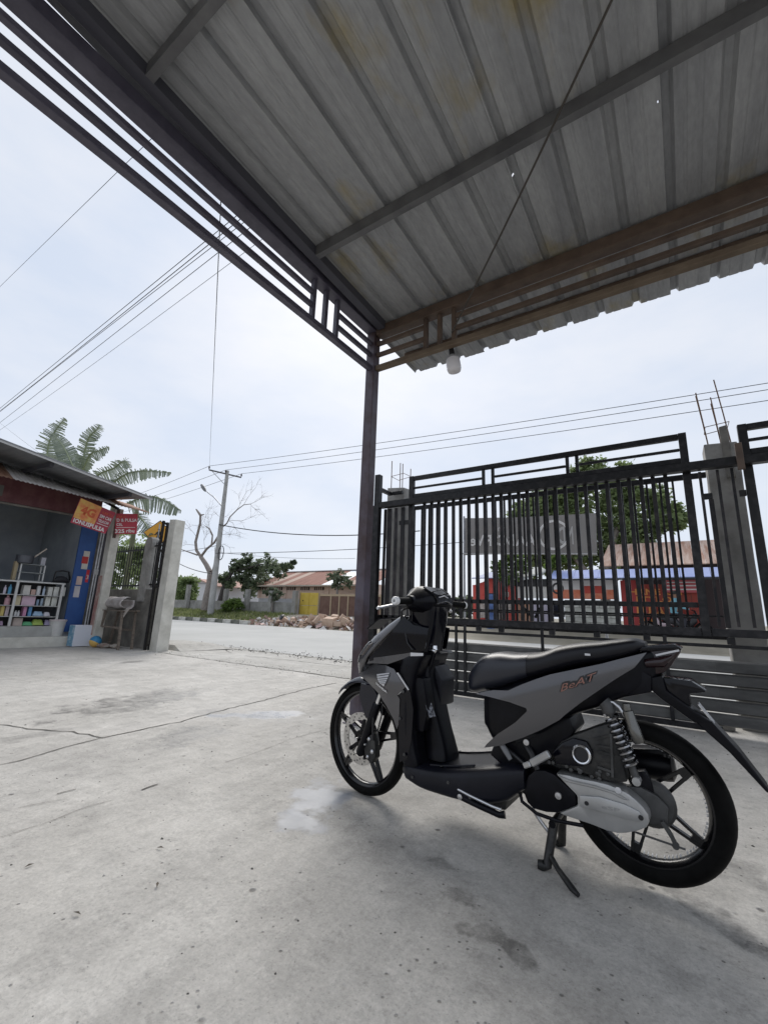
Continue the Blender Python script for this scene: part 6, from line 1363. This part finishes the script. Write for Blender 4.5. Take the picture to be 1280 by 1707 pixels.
mb = loft_x(resample([(.275, .985, .862, .088), (.32, .99, .872, .080), (.40, 1.0, .898, .074), (.50, 1.01, .928, .078), (.58, 1.02, .945, .08), (.66, 1.02, .965, .07), (.74, 1.02, .965, .06)]), 3.6, 24, 'Z'); bpart(mb, 'centre_tunnel', M['blk'])
prism_part('pocket', [(1.035, .645), (.962, .640), (.935, .50), (.958, .40), (1.0, .40)], .022, .135, M['blk'], .010)
prism_part('pocket', [(1.00, .690), (.968, .690), (.925, .625), (.93, .50), (1.0, .48)], -.135, .012, M['floor_pl'], .010)
o = MB(); o.add([(.949, .10, .528), (.940, .055, .528), (.915, .055, .470), (.924, .10, .470)], [(0, 1, 2, 3)]); o = bpart(o, 'data_sticker', mat('grey_sticker', (.30, .31, .34), .4, col2=(.05, .05, .06), scale=90, lo=.45, hi=.55), smooth=None); o.location = (.0, .036, 0)
mb = MB(); mb.tube([(.985, .05, .770), (.955, .06, .772), (.935, .062, .765)], [.016, .014, .008], 10); mb.lathe([(0, 0), (.018, .0), (.014, .02), (0, .024)], 10, (.948, .05, .772)); bpart(mb, 'bag_hook', M['chrome'])
mb = MB(); mb.tube([(.95, .045, .755), (.965, .05, .70), (.985, .052, .655)], .010, 8); bpart(mb, 'key_cover', M['blk'])
# handlebar ------------------------------------------------------------------
hb = MB(); secs = [(-.175, .35), (-.15, .55), (-.10, .9), (-.04, 1), (.04, 1), (.10, .9), (.15, .55), (.175, .35)]; poly = [(1.105, .985), (1.10, 1.03), (1.065, 1.075), (1.025, 1.092), (.975, 1.075), (.925, 1.040), (.918, 1.005), (.935, .965), (.98, .945), (1.06, .950)]; cxh, czh = 1.01, 1.018
vs = []; fs = []; npz = len(poly)
for (y, k) in secs: vs += [(cxh + (x - cxh) * k, y, czh + (z - czh) * k - (.008 if abs(y) > .12 else 0)) for x, z in poly]
for i in range(len(secs) - 1):
    for j in range(npz): fs.append((i * npz + j, i * npz + (j + 1) % npz, (i + 1) * npz + (j + 1) % npz, (i + 1) * npz + j))
fs += [tuple(range(npz)), tuple((len(secs) - 1) * npz + j for j in range(npz))]; hb.add(vs, fs)
hbo = bpart(steer(hb, ST, 1.0), 'handlebar_cover', M['blk'], smooth=32, bevel=.006)
mb = MB(); mb.add([(.908, -.055, 1.000), (.908, .055, 1.000), (.922, .075, 1.046), (.922, -.075, 1.046), (.985, .085, 1.086), (.985, -.085, 1.086)], [(0, 1, 2, 3), (3, 2, 4, 5)]); o = bpart(steer(mb, ST, 1.0), 'speedometer', M['blk_gl'], hbo, smooth=None); q_ = o.modifiers.new('t', 'SOLIDIFY'); q_.thickness = .008
for k, (y0, y1, z0) in enumerate(((-.07, .07, .0), (-.05, .05, .02), (-.08, .08, .045))):
    mb = MB(); f_ = lambda y, zz: (.902 + zz * .62 + abs(y) * .14, y, 1.014 + zz * 1.35 - abs(y) * .22); mb.tube([f_(y0 + (y1 - y0) * i / 8, z0) for i in range(9)], .0035, 6); bpart(steer(mb, ST, 1.0), 'dash_ridge', M['paint'] if k != 1 else M['silver_st'], hbo)  # middle ridge coloured silver to imitate the highlight on the dash
mb = loft_x(resample([(.76, 1.10, .958, .095), (.86, 1.09, .938, .090), (.93, 1.10, .925, .095), (.985, 1.11, .918, .10)]), 3.2, 22, 'Z'); bpart(steer(mb, ST * .6, 1.0), 'column_cover', M['blk_gl'])
for s in (1, -1):
    mb = MB(); mb.tube([(1.005, s * .12, 1.012), (1.0, s * .185, 1.008)], [.03, .026], 14); bpart(steer(mb, ST, 1.0), 'switch_housing', M['blk'])
    mb = MB(); mb.tube([(1.0, s * .185, 1.008), (.997, s * .20, 1.007), (.985, s * .292, 1.003), (.984, s * .302, 1.003)], [.016, .0175, .0175, .021], 14); gr = bpart(steer(mb, ST, 1.0), 'grip', M['rubber'])
    mb = MB(); mb.lathe([(.007, 0), (.0205, 0), (.0205, .016), (.016, .022), (.007, .022)], 16, (.984, s * .303, 1.003), 'Y', True)
    if s < 0: mb.v = [(x, 2 * s * .303 - y, z) for x, y, z in mb.v]
    bpart(steer(mb, ST, 1.0), 'bar_end', mat('white_bar_end', (.72, .72, .72), .3), gr)
    mb = MB(); mb.tube([(1.03, s * .155, .995), (1.06, s * .20, .99), (1.075, s * .26, .978), (1.082, s * .315, .968), (1.083, s * .322, .967), (1.083, s * .330, .967)], [.010, .009, .008, .0075, .011, .008], 8); bpart(steer(mb, ST, 1.0), 'brake_lever', M['alu'])
mb = MB(); mb.lathe([(0, .10), (.022, .10), (.024, .16), (.02, .165), (0, .165)], 12, (1.045, 0, .99), 'Y'); bpart(steer(mb, ST, 1.0), 'lever_clamp', M['engine'])
for s, pts in ((1, [(1.05, .10, .985), (1.10, .12, .96), (1.12, .10, .90), (1.10, .07, .84)]), (1, [(1.04, .13, .995), (1.085, .14, .955), (1.09, .11, .88)]), (-1, [(1.05, -.11, .985), (1.11, -.12, .95), (1.12, -.09, .88)])):
    mb = MB(); mb.tube(pts, .0055, 7); bpart(steer(mb, ST, 1.0), 'control_cable', M['black'])
mb = MB(); mb.tube([(1.075, .125, .845), (1.055, .135, .80), (1.02, .14, .768)], .004, 6); bpart(mb, 'control_cable', M['black'])
# seams and fasteners of the covers
for (x, z, yy) in ((1.05, .575, .178), (1.066, .45, .176), (1.03, .30, .186), (.985, .215, .184), (.70, .20, .186), (.80, .235, .190)):
    mb = MB(); mb.lathe([(0, yy - .004), (.0075, yy - .004), (.0065, yy), (.003, yy + .0005), (0, yy - .001)], 10, (x, 0, z), 'Y'); bpart(mb, 'cover_screw', M['cast_dk'])
# floor ----------------------------------------------------------------------
mb = loft_x(resample([(1.058, .245, .205, .150), (1.03, .258, .187, .172), (.95, .263, .167, .182), (.85, .274, .163, .187), (.75, .295, .163, .187), (.65, .322, .172, .183), (.55, .347, .205, .172), (.48, .352, .262, .15)]), 5.0, 36); bpart(mb, 'floorboard', M['floor_pl'])
for k in range(2):
    y = -.13 + k * .26; mb = MB(); mb.tube([(.92, y, .2665), (.85, y, .2765), (.78, y, .2905), (.70, y, .3105)], .0045, 6); bpart(mb, 'mat_rib', M['floor_pl'])
for x, y, z in ((.86, .135, .2745), (.98, .145, .262), (.70, -.13, .312), (.90, -.14, .270)):
    mb = MB(); mb.lathe([(0, 0), (.008, 0), (.007, .004), (0, .0045)], 8, (x, y, z)); bpart(mb, 'floor_screw', M['black'])
prism_part('under_cowl', [(.80, .176), (.75, .158), (.64, .150), (.57, .165), (.56, .215), (.70, .215), (.80, .20)], -.12, .12, M['engine'], .006)
mb = MB(); mb.tube([(.765, .165, .205), (.742, .172, .188), (.66, .178, .176), (.575, .178, .165), (.553, .172, .170)], [.012, .014, .012, .012, .015], 10); ss = bpart(mb, 'side_stand', M['blk'])
mb = MB(); mb.tube([(.755, .182, .218), (.70, .186, .208), (.60, .186, .192), (.565, .182, .188)], .006, 8); mb.lathe([(0, .165), (.011, .165), (.011, .188), (0, .19)], 10, (.745, 0, .192), 'Y'); bpart(mb, 'stand_spring', M['alu'], ss)
# seat and body -----------------------------------------------------------------
SEAT = [(.760, .645, .612, .035), (.752, .690, .596, .074), (.725, .726, .596, .102), (.69, .759, .606, .118), (.65, .778, .618, .128), (.60, .786, .632, .134), (.53, .786, .658, .138), (.46, .793, .684, .140)]
SEAT2 = [(.4595, .793, .684, .1395), (.40, .806, .704, .138), (.34, .832, .724, .135), (.26, .850, .755, .126), (.17, .863, .776, .115), (.10, .875, .800, .100), (.05, .880, .822, .083), (.018, .868, .842, .055)]
so = bpart(loft_x(resample(SEAT, 4), 3.1, 36), 'seat', M['seat_f'], smooth=50)
bpart(loft_x(resample(SEAT2, 4), 3.0, 36), 'pillion_seat', M['seat_r'], smooth=50)
mb = MB(); mb.box(.205, .225, .1195, .1225, .806, .814); bpart(mb, 'seat_tag', M['silver_st'], so, smooth=None)
bpart(loft_x(resample([(.676, .605, .46, .075), (.64, .632, .415, .095), (.58, .65, .40, .112), (.5, .685, .43, .126), (.4, .715, .48, .128), (.3, .745, .56, .122), (.2, .775, .605, .106), (.1, .805, .655, .086), (.02, .835, .70, .066), (-.03, .85, .755, .045)]), 5.0, 30), 'body_core', M['blk'])
def ybody(x, z):
    y0 = .168 - .09 * smooth01((.30 - x) / .34) - .018 * smooth01((x - .50) / .2); zm = .575 + (.45 - x) * .42; d = z - zm
    y = y0 + .004 - (.9 if d > 0 else .9) * d * d
    return y + .004 * max(0, 1 - abs(z - (.70 + (.35 - x) * .34) + .012) / .06)
BP = [(.686, .606), (.64, .622), (.60, .633), (.53, .641), (.469, .673), (.41, .70), (.353, .724), (.26, .752), (.165, .780), (.09, .806), (.011, .832), (.055, .774), (.11, .735), (.156, .700), (.242, .632), (.30, .582), (.325, .557), (.40, .508), (.473, .467), (.579, .415), (.648, .394), (.636, .410), (.582, .461), (.502, .520), (.450, .572), (.452, .583), (.522, .597), (.60, .603)]
sp_ = both('side_body_panel', BP, ybody, M['paint'])
# lettering on the panels follows their curve
def wrap_text(body, x0, x1, z0, z1, h, m, parent, yf, push, bold, shear=.25, name='lettering'):
    o = text(name, body, m, parent, (0, 0, 0), (1, 0, 0), (0, 1, 0), h, 1.0, 0, bold, shear=shear)
    for v in o.data.vertices:
        u, t = v.co.x, v.co.y; x = x0 + (x1 - x0) * u; z = z0 + (z1 - z0) * u + t; v.co = (x, yf(x, z) + push, z)
    return o
wrap_text('BeAT', .318, .176, .660, .722, .034, M['dark_st'], sp_[0], ybody, .0015, .14)
wrap_text('BeAT', .312, .182, .664, .723, .026, M['orange_st'], sp_[0], ybody, .0028, .0)
def wpt(ax, ay, push=.0065): x = 1.171 - (ax - 640) * .00057; z = .685 - (ay - 900) * .000525 + (ax - 640) * .00006; return (x, ywing(x, z) + push, z)
wing = [[(542, 985), (708, 968), (708, 978), (545, 1000)], [(547, 1006), (706, 986), (700, 1004), (553, 1020)], [(556, 1026), (698, 1011), (692, 1026), (565, 1038)], [(568, 1043), (690, 1032), (682, 1046), (582, 1054)], [(586, 1058), (680, 1052), (672, 1064), (604, 1067)], [(610, 1071), (668, 1070), (652, 1092), (634, 1082)], [(545, 1000), (556, 1003), (612, 1070), (602, 1072)]]
for w_ in wing:
    mb = MB(); mb.add([wpt(*p) for p in w_], [(0, 1, 2, 3)]); bpart(mb, 'wing_emblem', M['silver_st'], None, smooth=None)
o = text('lettering', 'HONDA', M['silver_st'], bike, (0, 0, 0), (1, 0, 0), (0, 1, 0), 22, 150, 0, .05)
for v in o.data.vertices: v.co = wpt(540 + v.co.x, 1078 - v.co.y + v.co.x * .50)
# tail ------------------------------------------------------------------------
tl_ = prism_part('tail_light', [(.02, .835), (-.03, .845), (-.080, .855), (-.100, .846), (-.062, .785), (-.036, .760), (.004, .745), (.045, .775), (.02, .815)], -.052, .052, M['lens'], .012)
prism_part('tail_cap', [(.05, .846), (.0, .856), (-.078, .868), (-.104, .853), (-.085, .850), (-.02, .841), (.03, .830)], -.062, .062, M['blk_gl'], .005)
for s in (1, -1):
    mb = MB(); mb.bar((-.015, s * .054, .822), (-.092, s * .050, .846), .004, .007); bpart(mb, 'tail_highlight', M['silver_st'], tl_)  # silver bar stands in for the highlight along the tail
    mb = MB(); mb.tube([(.02, s * .062, .79), (-.035, s * .066, .80), (-.07, s * .06, .825)], [.016, .02, .006], 10); bpart(mb, 'rear_signal', M['lens'])
prism_part('under_tray', [(.30, .60), (.20, .62), (.11, .655), (.01, .686), (.004, .745), (.06, .775), (.20, .70), (.30, .62)], -.07, .07, M['blk'], .006)
rf = prism_part('rear_mudguard', [(.018, .735), (-.030, .750), (-.038, .698), (-.110, .647), (-.162, .612), (-.160, .598), (-.115, .598), (-.016, .668), (.018, .70)], -.045, .06, M['blk'], .006)
prism_part('lamp_bracket', [(-.028, .742), (-.118, .740), (-.162, .710), (-.155, .703), (-.109, .694), (-.109, .640), (-.042, .684)], -.075, .045, M['blk_gl'], .006)
fl = MB(); fl.add([(-.115, -.045, .604), (-.115, .058, .604), (-.165, .062, .612), (-.165, -.05, .612), (-.205, -.055, .520), (-.205, .062, .520), (-.235, .064, .524), (-.235, -.057, .524), (-.292, -.055, .414), (-.292, .062, .414), (-.302, .062, .418), (-.302, -.055, .418)], [(0, 1, 2, 3), (0, 4, 5, 1), (1, 5, 6, 2), (2, 6, 7, 3), (3, 7, 4, 0), (4, 8, 9, 5), (5, 9, 10, 6), (6, 10, 11, 7), (7, 11, 8, 4), (8, 11, 10, 9)]); bpart(fl, 'mud_flap', M['blk'], rf, smooth=None, bevel=.003)
mb = MB(); mb.add([(-.130, -.03, .658), (-.130, .035, .658), (-.215, .035, .532), (-.215, -.03, .532), (-.134, -.03, .660), (-.134, .035, .660), (-.219, .035, .534), (-.219, -.03, .534)], [(0, 1, 2, 3), (7, 6, 5, 4), (0, 4, 5, 1), (1, 5, 6, 2), (2, 6, 7, 3), (3, 7, 4, 0)]); bpart(mb, 'number_plate', M['alu'], rf, smooth=None)
# engine -----------------------------------------------------------------------
prism_part('crankcase', [(.56, .33), (.50, .40), (.38, .42), (.30, .40), (.28, .24), (.36, .20), (.47, .19), (.54, .23)], -.11, .05, M['engine'], .012)
cv = prism_part('drive_cover', [(.358, .354), (.310, .358), (.263, .356), (.216, .358), (.170, .357), (.139, .352), (.105, .342), (.083, .328), (.060, .309), (.047, .290), (.045, .268), (.058, .246), (.085, .228), (.123, .211), (.150, .203), (.185, .202), (.234, .208), (.327, .213), (.352, .217), (.281, .260), (.281, .293)], .045, .142, M['cast'], .012)
prism_part('cover_spine', [(.270, .300), (.200, .312), (.120, .308), (.075, .296), (.062, .278), (.075, .262), (.120, .258), (.200, .262), (.272, .262)], .140, .152, M['cast'], .006, cv)
prism_part('cover_ridge', [(.350, .352), (.30, .345), (.22, .346), (.15, .340), (.10, .322), (.12, .320), (.16, .331), (.22, .335), (.29, .334), (.325, .335)], .140, .148, M['cast'], .003, cv)
for (x, z, r_) in ((.070, .278, .0085), (.246, .280, .0075)): mb = MB(); mb.lathe([(0, .1525), (r_, .1525), (r_, .154), (0, .154)], 12, (x, 0, z), 'Y'); bpart(mb, 'cover_bolt_hole', M['black'], cv)
mb = MB(); mb.lathe([(0, .142), (.011, .142), (.011, .149), (0, .15)], 12, (.137, 0, .347), 'Y'); bpart(mb, 'cover_bolt', M['silver_st'], cv)
wrap_text('eSP', .195, .135, .2755, .2775, .012, mat('embossed_letters', (.33, .33, .33), .4, .5), cv, lambda x, z: .1525, .0008, .0, 0)
fcv = prism_part('fan_cover', [(.361, .349), (.284, .297), (.284, .257), (.355, .213), (.40, .204), (.452, .204), (.475, .222), (.487, .25), (.482, .29), (.467, .322), (.438, .349), (.40, .356)], .02, .138, M['blk'], .014)
mb = MB(); mb.lathe([(0, .138), (.014, .138), (.012, .144), (0, .145)], 14, (.350, 0, .277), 'Y'); bpart(mb, 'cover_cap', M['alu'], fcv)
ab = prism_part('air_box', [(.366, .428), (.335, .468), (.285, .502), (.257, .515), (.20, .545), (.140, .572), (.126, .56), (.128, .489), (.108, .372), (.150, .362), (.195, .362), (.270, .372), (.358, .380)], .045, .122, M['engine'], .010)
prism_part('intake_cowl', [(.366, .428), (.330, .468), (.285, .494), (.235, .490), (.215, .455), (.225, .412), (.26, .395), (.355, .385)], .118, .138, M['blk_gl'], .010, ab)
mb = MB(); mb.lathe([(.024, .134), (.027, .150), (.031, .152), (.035, .148), (.036, .134)], 28, (.256, 0, .442), 'Y'); bpart(mb, 'intake_ring', M['chrome'], ab)
mb = MB(); mb.lathe([(0, .136), (.0245, .136), (.0245, .139), (0, .139)], 20, (.256, 0, .442), 'Y'); bpart(mb, 'intake_grille', M['black'], ab)
for (x0, z0, x1, z1) in ((.205, .405, .150, .398), (.21, .50, .15, .525), (.20, .48, .15, .48), (.20, .46, .145, .455), (.155, .38, .15, .53)):
    mb = MB(); mb.bar((x0, .124, z0), (x1, .124, z1), .008, .009); bpart(mb, 'box_rib', M['cast_dk'] if z0 < .41 else M['engine'], ab)
mb = MB()
for k in range(14):
    rr = random.Random(k); x = .13 + .30 * rr.random(); z = .362 + .03 * rr.random(); mb.lathe([(0, .10), (.007, .10), (.007, .128), (0, .13)], 7, (x, 0, z), 'Y')
bpart(mb, 'engine_bolts', M['cast_dk'])['kind'] = 'stuff'
mb = MB(); mb.tube([(.485, .10, .43), (.45, .125, .40), (.43, .13, .35)], .013, 8); mb.tube([(.60, .11, .42), (.53, .12, .385), (.49, .12, .36)], .008, 8); mb.tube([(.40, .09, .50), (.46, .11, .47), (.52, .10, .43)], .012, 8); bpart(mb, 'hose', M['black'])
mb = MB(); mb.tube([(.59, .13, .435), (.552, .15, .40), (.53, .155, .372)], [.012, .012, .009], 8); bpart(mb, 'peg_stay', mat('grey_stay', (.16, .16, .165), .5), None)
mb = MB(); mb.bar((.470, .165, .364), (.440, .172, .380), .026, .022); mb.bar((.440, .172, .380), (.365, .182, .432), .02, .028); bpart(mb, 'foot_peg', M['cast'], None, smooth=None, bevel=.004)
mb = MB(); mb.lathe([(0, .10), (.012, .10), (.012, .12), (0, .121)], 10, (.475, 0, .44), 'Y'); bpart(mb, 'frame_bolt', M['alu'])
prism_part('frame_cover', [(.625, .395), (.56, .425), (.48, .465), (.40, .51), (.335, .555), (.30, .56), (.285, .51), (.35, .42), (.44, .37), (.54, .335), (.60, .335), (.64, .36)], -.10, .108, M['blk'], .01)
# rear hub, brake arm, shock, muffler
mb = MB(); mb.lathe([(.0, .03), (.078, .03), (.080, .05), (.070, .062), (.03, .066), (0, .066)], 28, (.045, 0, .300), 'Y'); bpart(mb, 'brake_drum', M['cast_dk'])
prism_part('gear_case', [(.13, .345), (.07, .355), (.02, .338), (-.012, .308), (-.004, .255), (.045, .240), (.10, .25)], .045, .082, M['cast_dk'], .008)
mb = MB(); mb.bar((.012, .088, .262), (-.012, .092, .225), .012, .018, up=(0, 1, 0)); mb.bar((-.012, .092, .225), (-.026, .094, .192), .012, .014, up=(0, 1, 0)); mb.lathe([(0, .085), (.011, .085), (.011, .10), (0, .10)], 10, (-.022, 0, .198), 'Y'); mb.tube([(.10, .09, .205), (-.05, .096, .196)], .0035, 6); bpart(mb, 'brake_arm', M['cast_dk'], None, smooth=None)
prism_part('inner_fender', [(.09, .40), (.055, .41), (.035, .37), (.03, .33), (.08, .325), (.11, .36)], .03, .07, M['blk'], .006)
t0 = Vector((.152, .145, .632)); t1 = Vector((.076, .140, .398)); ax = (t1 - t0); ln = ax.length; axn = ax.normalized(); s1_ = axn.cross(Vector((0, 1, 0))).normalized(); s2_ = axn.cross(s1_)
mb = MB(); mb.tube([t0, t0 + ax * .12, t0 + ax * .121, t1 - ax * .2, t1 - ax * .19, t1], [.017, .019, .010, .010, .013, .013], 12); sk_ = bpart(mb, 'shock_absorber', M['cast_dk'])
mb = MB(); mb.tube([t0 + ax * (.13 + .70 * i / 110) + (s1_ * math.cos(i / 110 * 9 * 2 * math.pi) + s2_ * math.sin(i / 110 * 9 * 2 * math.pi)) * .023 for i in range(111)], .0058, 7); bpart(mb, 'spring', mat('dark_chrome', (.30, .30, .31), .2, 1.0), sk_)
mb = MB(); mb.tube([t0 + Vector((.012, 0, .012)), t0, t0 + ax * .10], [.024, .027, .026], 14); bpart(mb, 'shock_cap', M['cast_dk'], sk_)
mb = MB(); mb.lathe([(0, .125), (.014, .125), (.014, .162), (0, .163)], 12, (.074, 0, .392), 'Y'); bpart(mb, 'shock_bolt', M['cast'], sk_)
mb = MB(); mb.tube([(.085, .165, .650), (.0845, .165, .640), (.083, .165, .628), (.082, .165, .624), (.068, .168, .575), (.067, .168, .570), (.054, .17, .530), (.052, .17, .524)], [.013, .014, .014, .019, .019, .0205, .0205, .017], 14); cn = bpart(mb, 'reservoir', mat('smoked_alu', (.15, .148, .14), .25, .9), sk_)
mb = MB(); mb.tube([t0 + Vector((-.01, .004, .014)), (.128, .155, .646), (.108, .16, .632), (.088, .164, .60)], .0065, 8); bpart(mb, 'reservoir_hose', M['alu'], sk_)
mb = MB(); mb.tube([(.35, -.12, .30), (.30, -.13, .34), (.22, -.135, .37), (.20, -.135, .375), (.0, -.135, .39), (-.02, -.135, .39), (-.03, -.135, .391)], [.018, .02, .03, .052, .056, .052, .03], 18); mf = bpart(mb, 'muffler', M['blk'])
prism_part('muffler_guard', [(.12, .44), (.02, .455), (-.02, .445), (-.022, .425), (.02, .43), (.12, .415)], -.175, -.095, M['blk'], .006, mf)
mb = MB(); mb.box(-.018, -.010, -.094, -.0925, .43, .441); mb.box(-.005, .003, -.094, -.0925, .431, .442); bpart(mb, 'guard_mark', M['cast_dk'], mf, smooth=None)
# centre stand
mb = MB(); mb.tube([(.39, -.10, .155), (.39, .10, .155)], .014, 10); cst = bpart(mb, 'centre_stand', M['blk'])
for s in (1, -1):
    mb = MB(); mb.tube([(.39, s * .065, .155), (.402, s * .09, .08), (.412, s * .112, .012), (.425, s * .116, .010), (.445, s * .118, .010)], [.018, .017, .017, .019, .016], 10); bpart(mb, 'leg', M['engine'], cst)
mb = MB(); mb.tube([(.402, .105, .05), (.36, .15, .03), (.30, .208, .013), (.275, .230, .010)], [.010, .010, .012, .008], 10); bpart(mb, 'foot_lever', M['engine'], cst)
mb = MB(); mb.tube([(.40, .07, .10), (.44, .085, .15), (.47, .09, .19)], .007, 8); bpart(mb, 'stand_spring', M['alu'], cst)
mb = MB(); mb.tube([(.52, .10, .27), (.50, .12, .215), (.44, .125, .188), (.36, .13, .185), (.27, .12, .19)], .007, 8); bpart(mb, 'frame_tube', M['blk'])
# ------------------------------------------------------------------ motorbikes and rider by the red shop front
def far_bike(p, rz, col, label):
    t = thing('motorbike', label, 'motorbike', p, rz, 'motorbikes by the red shop front', local=True); m = mat('far_bike_paint', col, .3)
    for x in (.62, -.62):
        mb = MB(); mb.lathe([(.20, -.04), (.28, -.04), (.29, 0), (.28, .04), (.20, .04)], 20, (x, 0, .29), 'Y', True); wo = mb.build('wheel', M['rubber'], t, smooth=40)
        mb = MB(); mb.lathe([(0, -.02), (.19, -.02), (.19, .02), (0, .02)], 16, (x, 0, .29), 'Y'); mb.build('hub', M['cast_dk'], wo, smooth=30)
    loft_x([(.45, .85, .55, .05), (.35, .9, .45, .12), (.2, .55, .35, .12), (-.1, .55, .35, .12), (-.2, .72, .4, .13), (-.6, .80, .55, .11), (-.85, .84, .72, .04)], 2.6, 16).build('body', m, t, smooth=50)
    loft_x([(-.05, .76, .68, .08), (-.2, .80, .7, .13), (-.55, .84, .74, .12), (-.7, .86, .8, .08)], 2.6, 14).build('seat', M['seat_r'], t, smooth=50)
    mb = MB(); mb.tube([(.66, 0, .3), (.45, 0, .85), (.40, 0, .98)], .03, 8); mb.tube([(.36, -.33, 1.0), (.42, 0, .98), (.36, .33, 1.0)], .02, 8); mb.build('fork', M['blk'], t, smooth=40)
    mb = MB(); mb.box(-.12, .05, -.10, .10, .22, .40); mb.build('engine', M['engine'], t, bevel=.03)
    return t
g1 = at(1112, 1052, y=20.75); z0 = terrain_z(g1.x, 20.75)
far_bike((g1.x, 20.75, z0), R(176), (.42, .33, .36), 'pale motorbike parked before the red shop front')
g2_ = at(1140, 1052, y=20.6); far_bike((g2_.x, 20.6, terrain_z(g2_.x, 20.6)), R(-8), (.02, .02, .025), 'black motorbike carrying the person in light blue')
# rider: one continuous skinned figure sitting on the black motorbike
def person(loc, rz, label):
    t = thing('person', label, 'person', loc, rz, None, local=True)
    J = {'pel': (-.28, 0, .92, .15), 'bel': (-.26, 0, 1.08, .15), 'che': (-.22, 0, 1.28, .16), 'nec': (-.19, 0, 1.46, .06), 'hed': (-.16, 0, 1.56, .085), 'top': (-.15, 0, 1.68, .085),
         'shl': (-.21, .19, 1.38, .065), 'ell': (-.06, .26, 1.14, .045), 'hal': (.22, .28, 1.06, .035), 'shr': (-.21, -.19, 1.38, .065), 'elr': (-.06, -.26, 1.14, .045), 'har': (.22, -.28, 1.06, .035),
         'hil': (-.26, .10, .88, .10), 'knl': (.12, .20, .80, .075), 'anl': (.06, .21, .38, .045), 'tol': (.20, .22, .33, .04), 'hir': (-.26, -.10, .88, .10), 'knr': (.12, -.20, .80, .075), 'anr': (.06, -.21, .38, .045), 'tor': (.20, -.22, .33, .04)}
    E_ = [('pel', 'bel'), ('bel', 'che'), ('che', 'nec'), ('nec', 'hed'), ('hed', 'top'), ('che', 'shl'), ('shl', 'ell'), ('ell', 'hal'), ('che', 'shr'), ('shr', 'elr'), ('elr', 'har'), ('pel', 'hil'), ('hil', 'knl'), ('knl', 'anl'), ('anl', 'tol'), ('pel', 'hir'), ('hir', 'knr'), ('knr', 'anr'), ('anr', 'tor')]
    ks = list(J); me = bpy.data.meshes.new('body'); me.from_pydata([J[k][:3] for k in ks], [(ks.index(a), ks.index(b)) for a, b in E_], []); o = link('body', me, None, t)
    sk = o.modifiers.new('skin', 'SKIN'); o.modifiers.new('sub', 'SUBSURF').levels = 1; o.modifiers['sub'].render_levels = 2
    for i, k in enumerate(ks): me.skin_vertices[0].data[i].radius = (J[k][3], J[k][3]); 
    me.skin_vertices[0].data[0].use_root = True
    m = bpy.data.materials.new('clothing_and_skin'); m.use_nodes = True; tr = m.node_tree; b = tr.nodes['Principled BSDF']; b.inputs['Roughness'].default_value = .8
    tcn = tr.nodes.new('ShaderNodeTexCoord'); sp = tr.nodes.new('ShaderNodeSeparateXYZ'); tr.links.new(tcn.outputs['Object'], sp.inputs[0]); r = tr.nodes.new('ShaderNodeValToRGB'); r.color_ramp.interpolation = 'CONSTANT'
    mr = tr.nodes.new('ShaderNodeMapRange'); mr.inputs['From Max'].default_value = 2.0; tr.links.new(sp.outputs['Z'], mr.inputs['Value']); tr.links.new(mr.outputs[0], r.inputs['Fac']); els = r.color_ramp.elements
    els[0].color = (.03, .03, .04, 1); els[1].position = .45; els[1].color = (.16, .36, .44, 1); e = els.new(.735); e.color = (.25, .14, .09, 1); tr.links.new(r.outputs['Color'], b.inputs['Base Color']); me.materials.append(m)
    mb = MB(); mb.lathe([(.0, .125), (.06, .115), (.10, .07), (.105, .02), (.095, -.02), (.085, -.02), (.09, .05), (.0, .10)], 16, (-.175, 0, 1.64)); mb.build('hair', mat('black_hair', (.012, .011, .01), .6), t, smooth=50)
person((g2_.x, 20.6, terrain_z(g2_.x, 20.6) - .02), R(-8), 'person in light blue shirt sitting on the black motorbike')
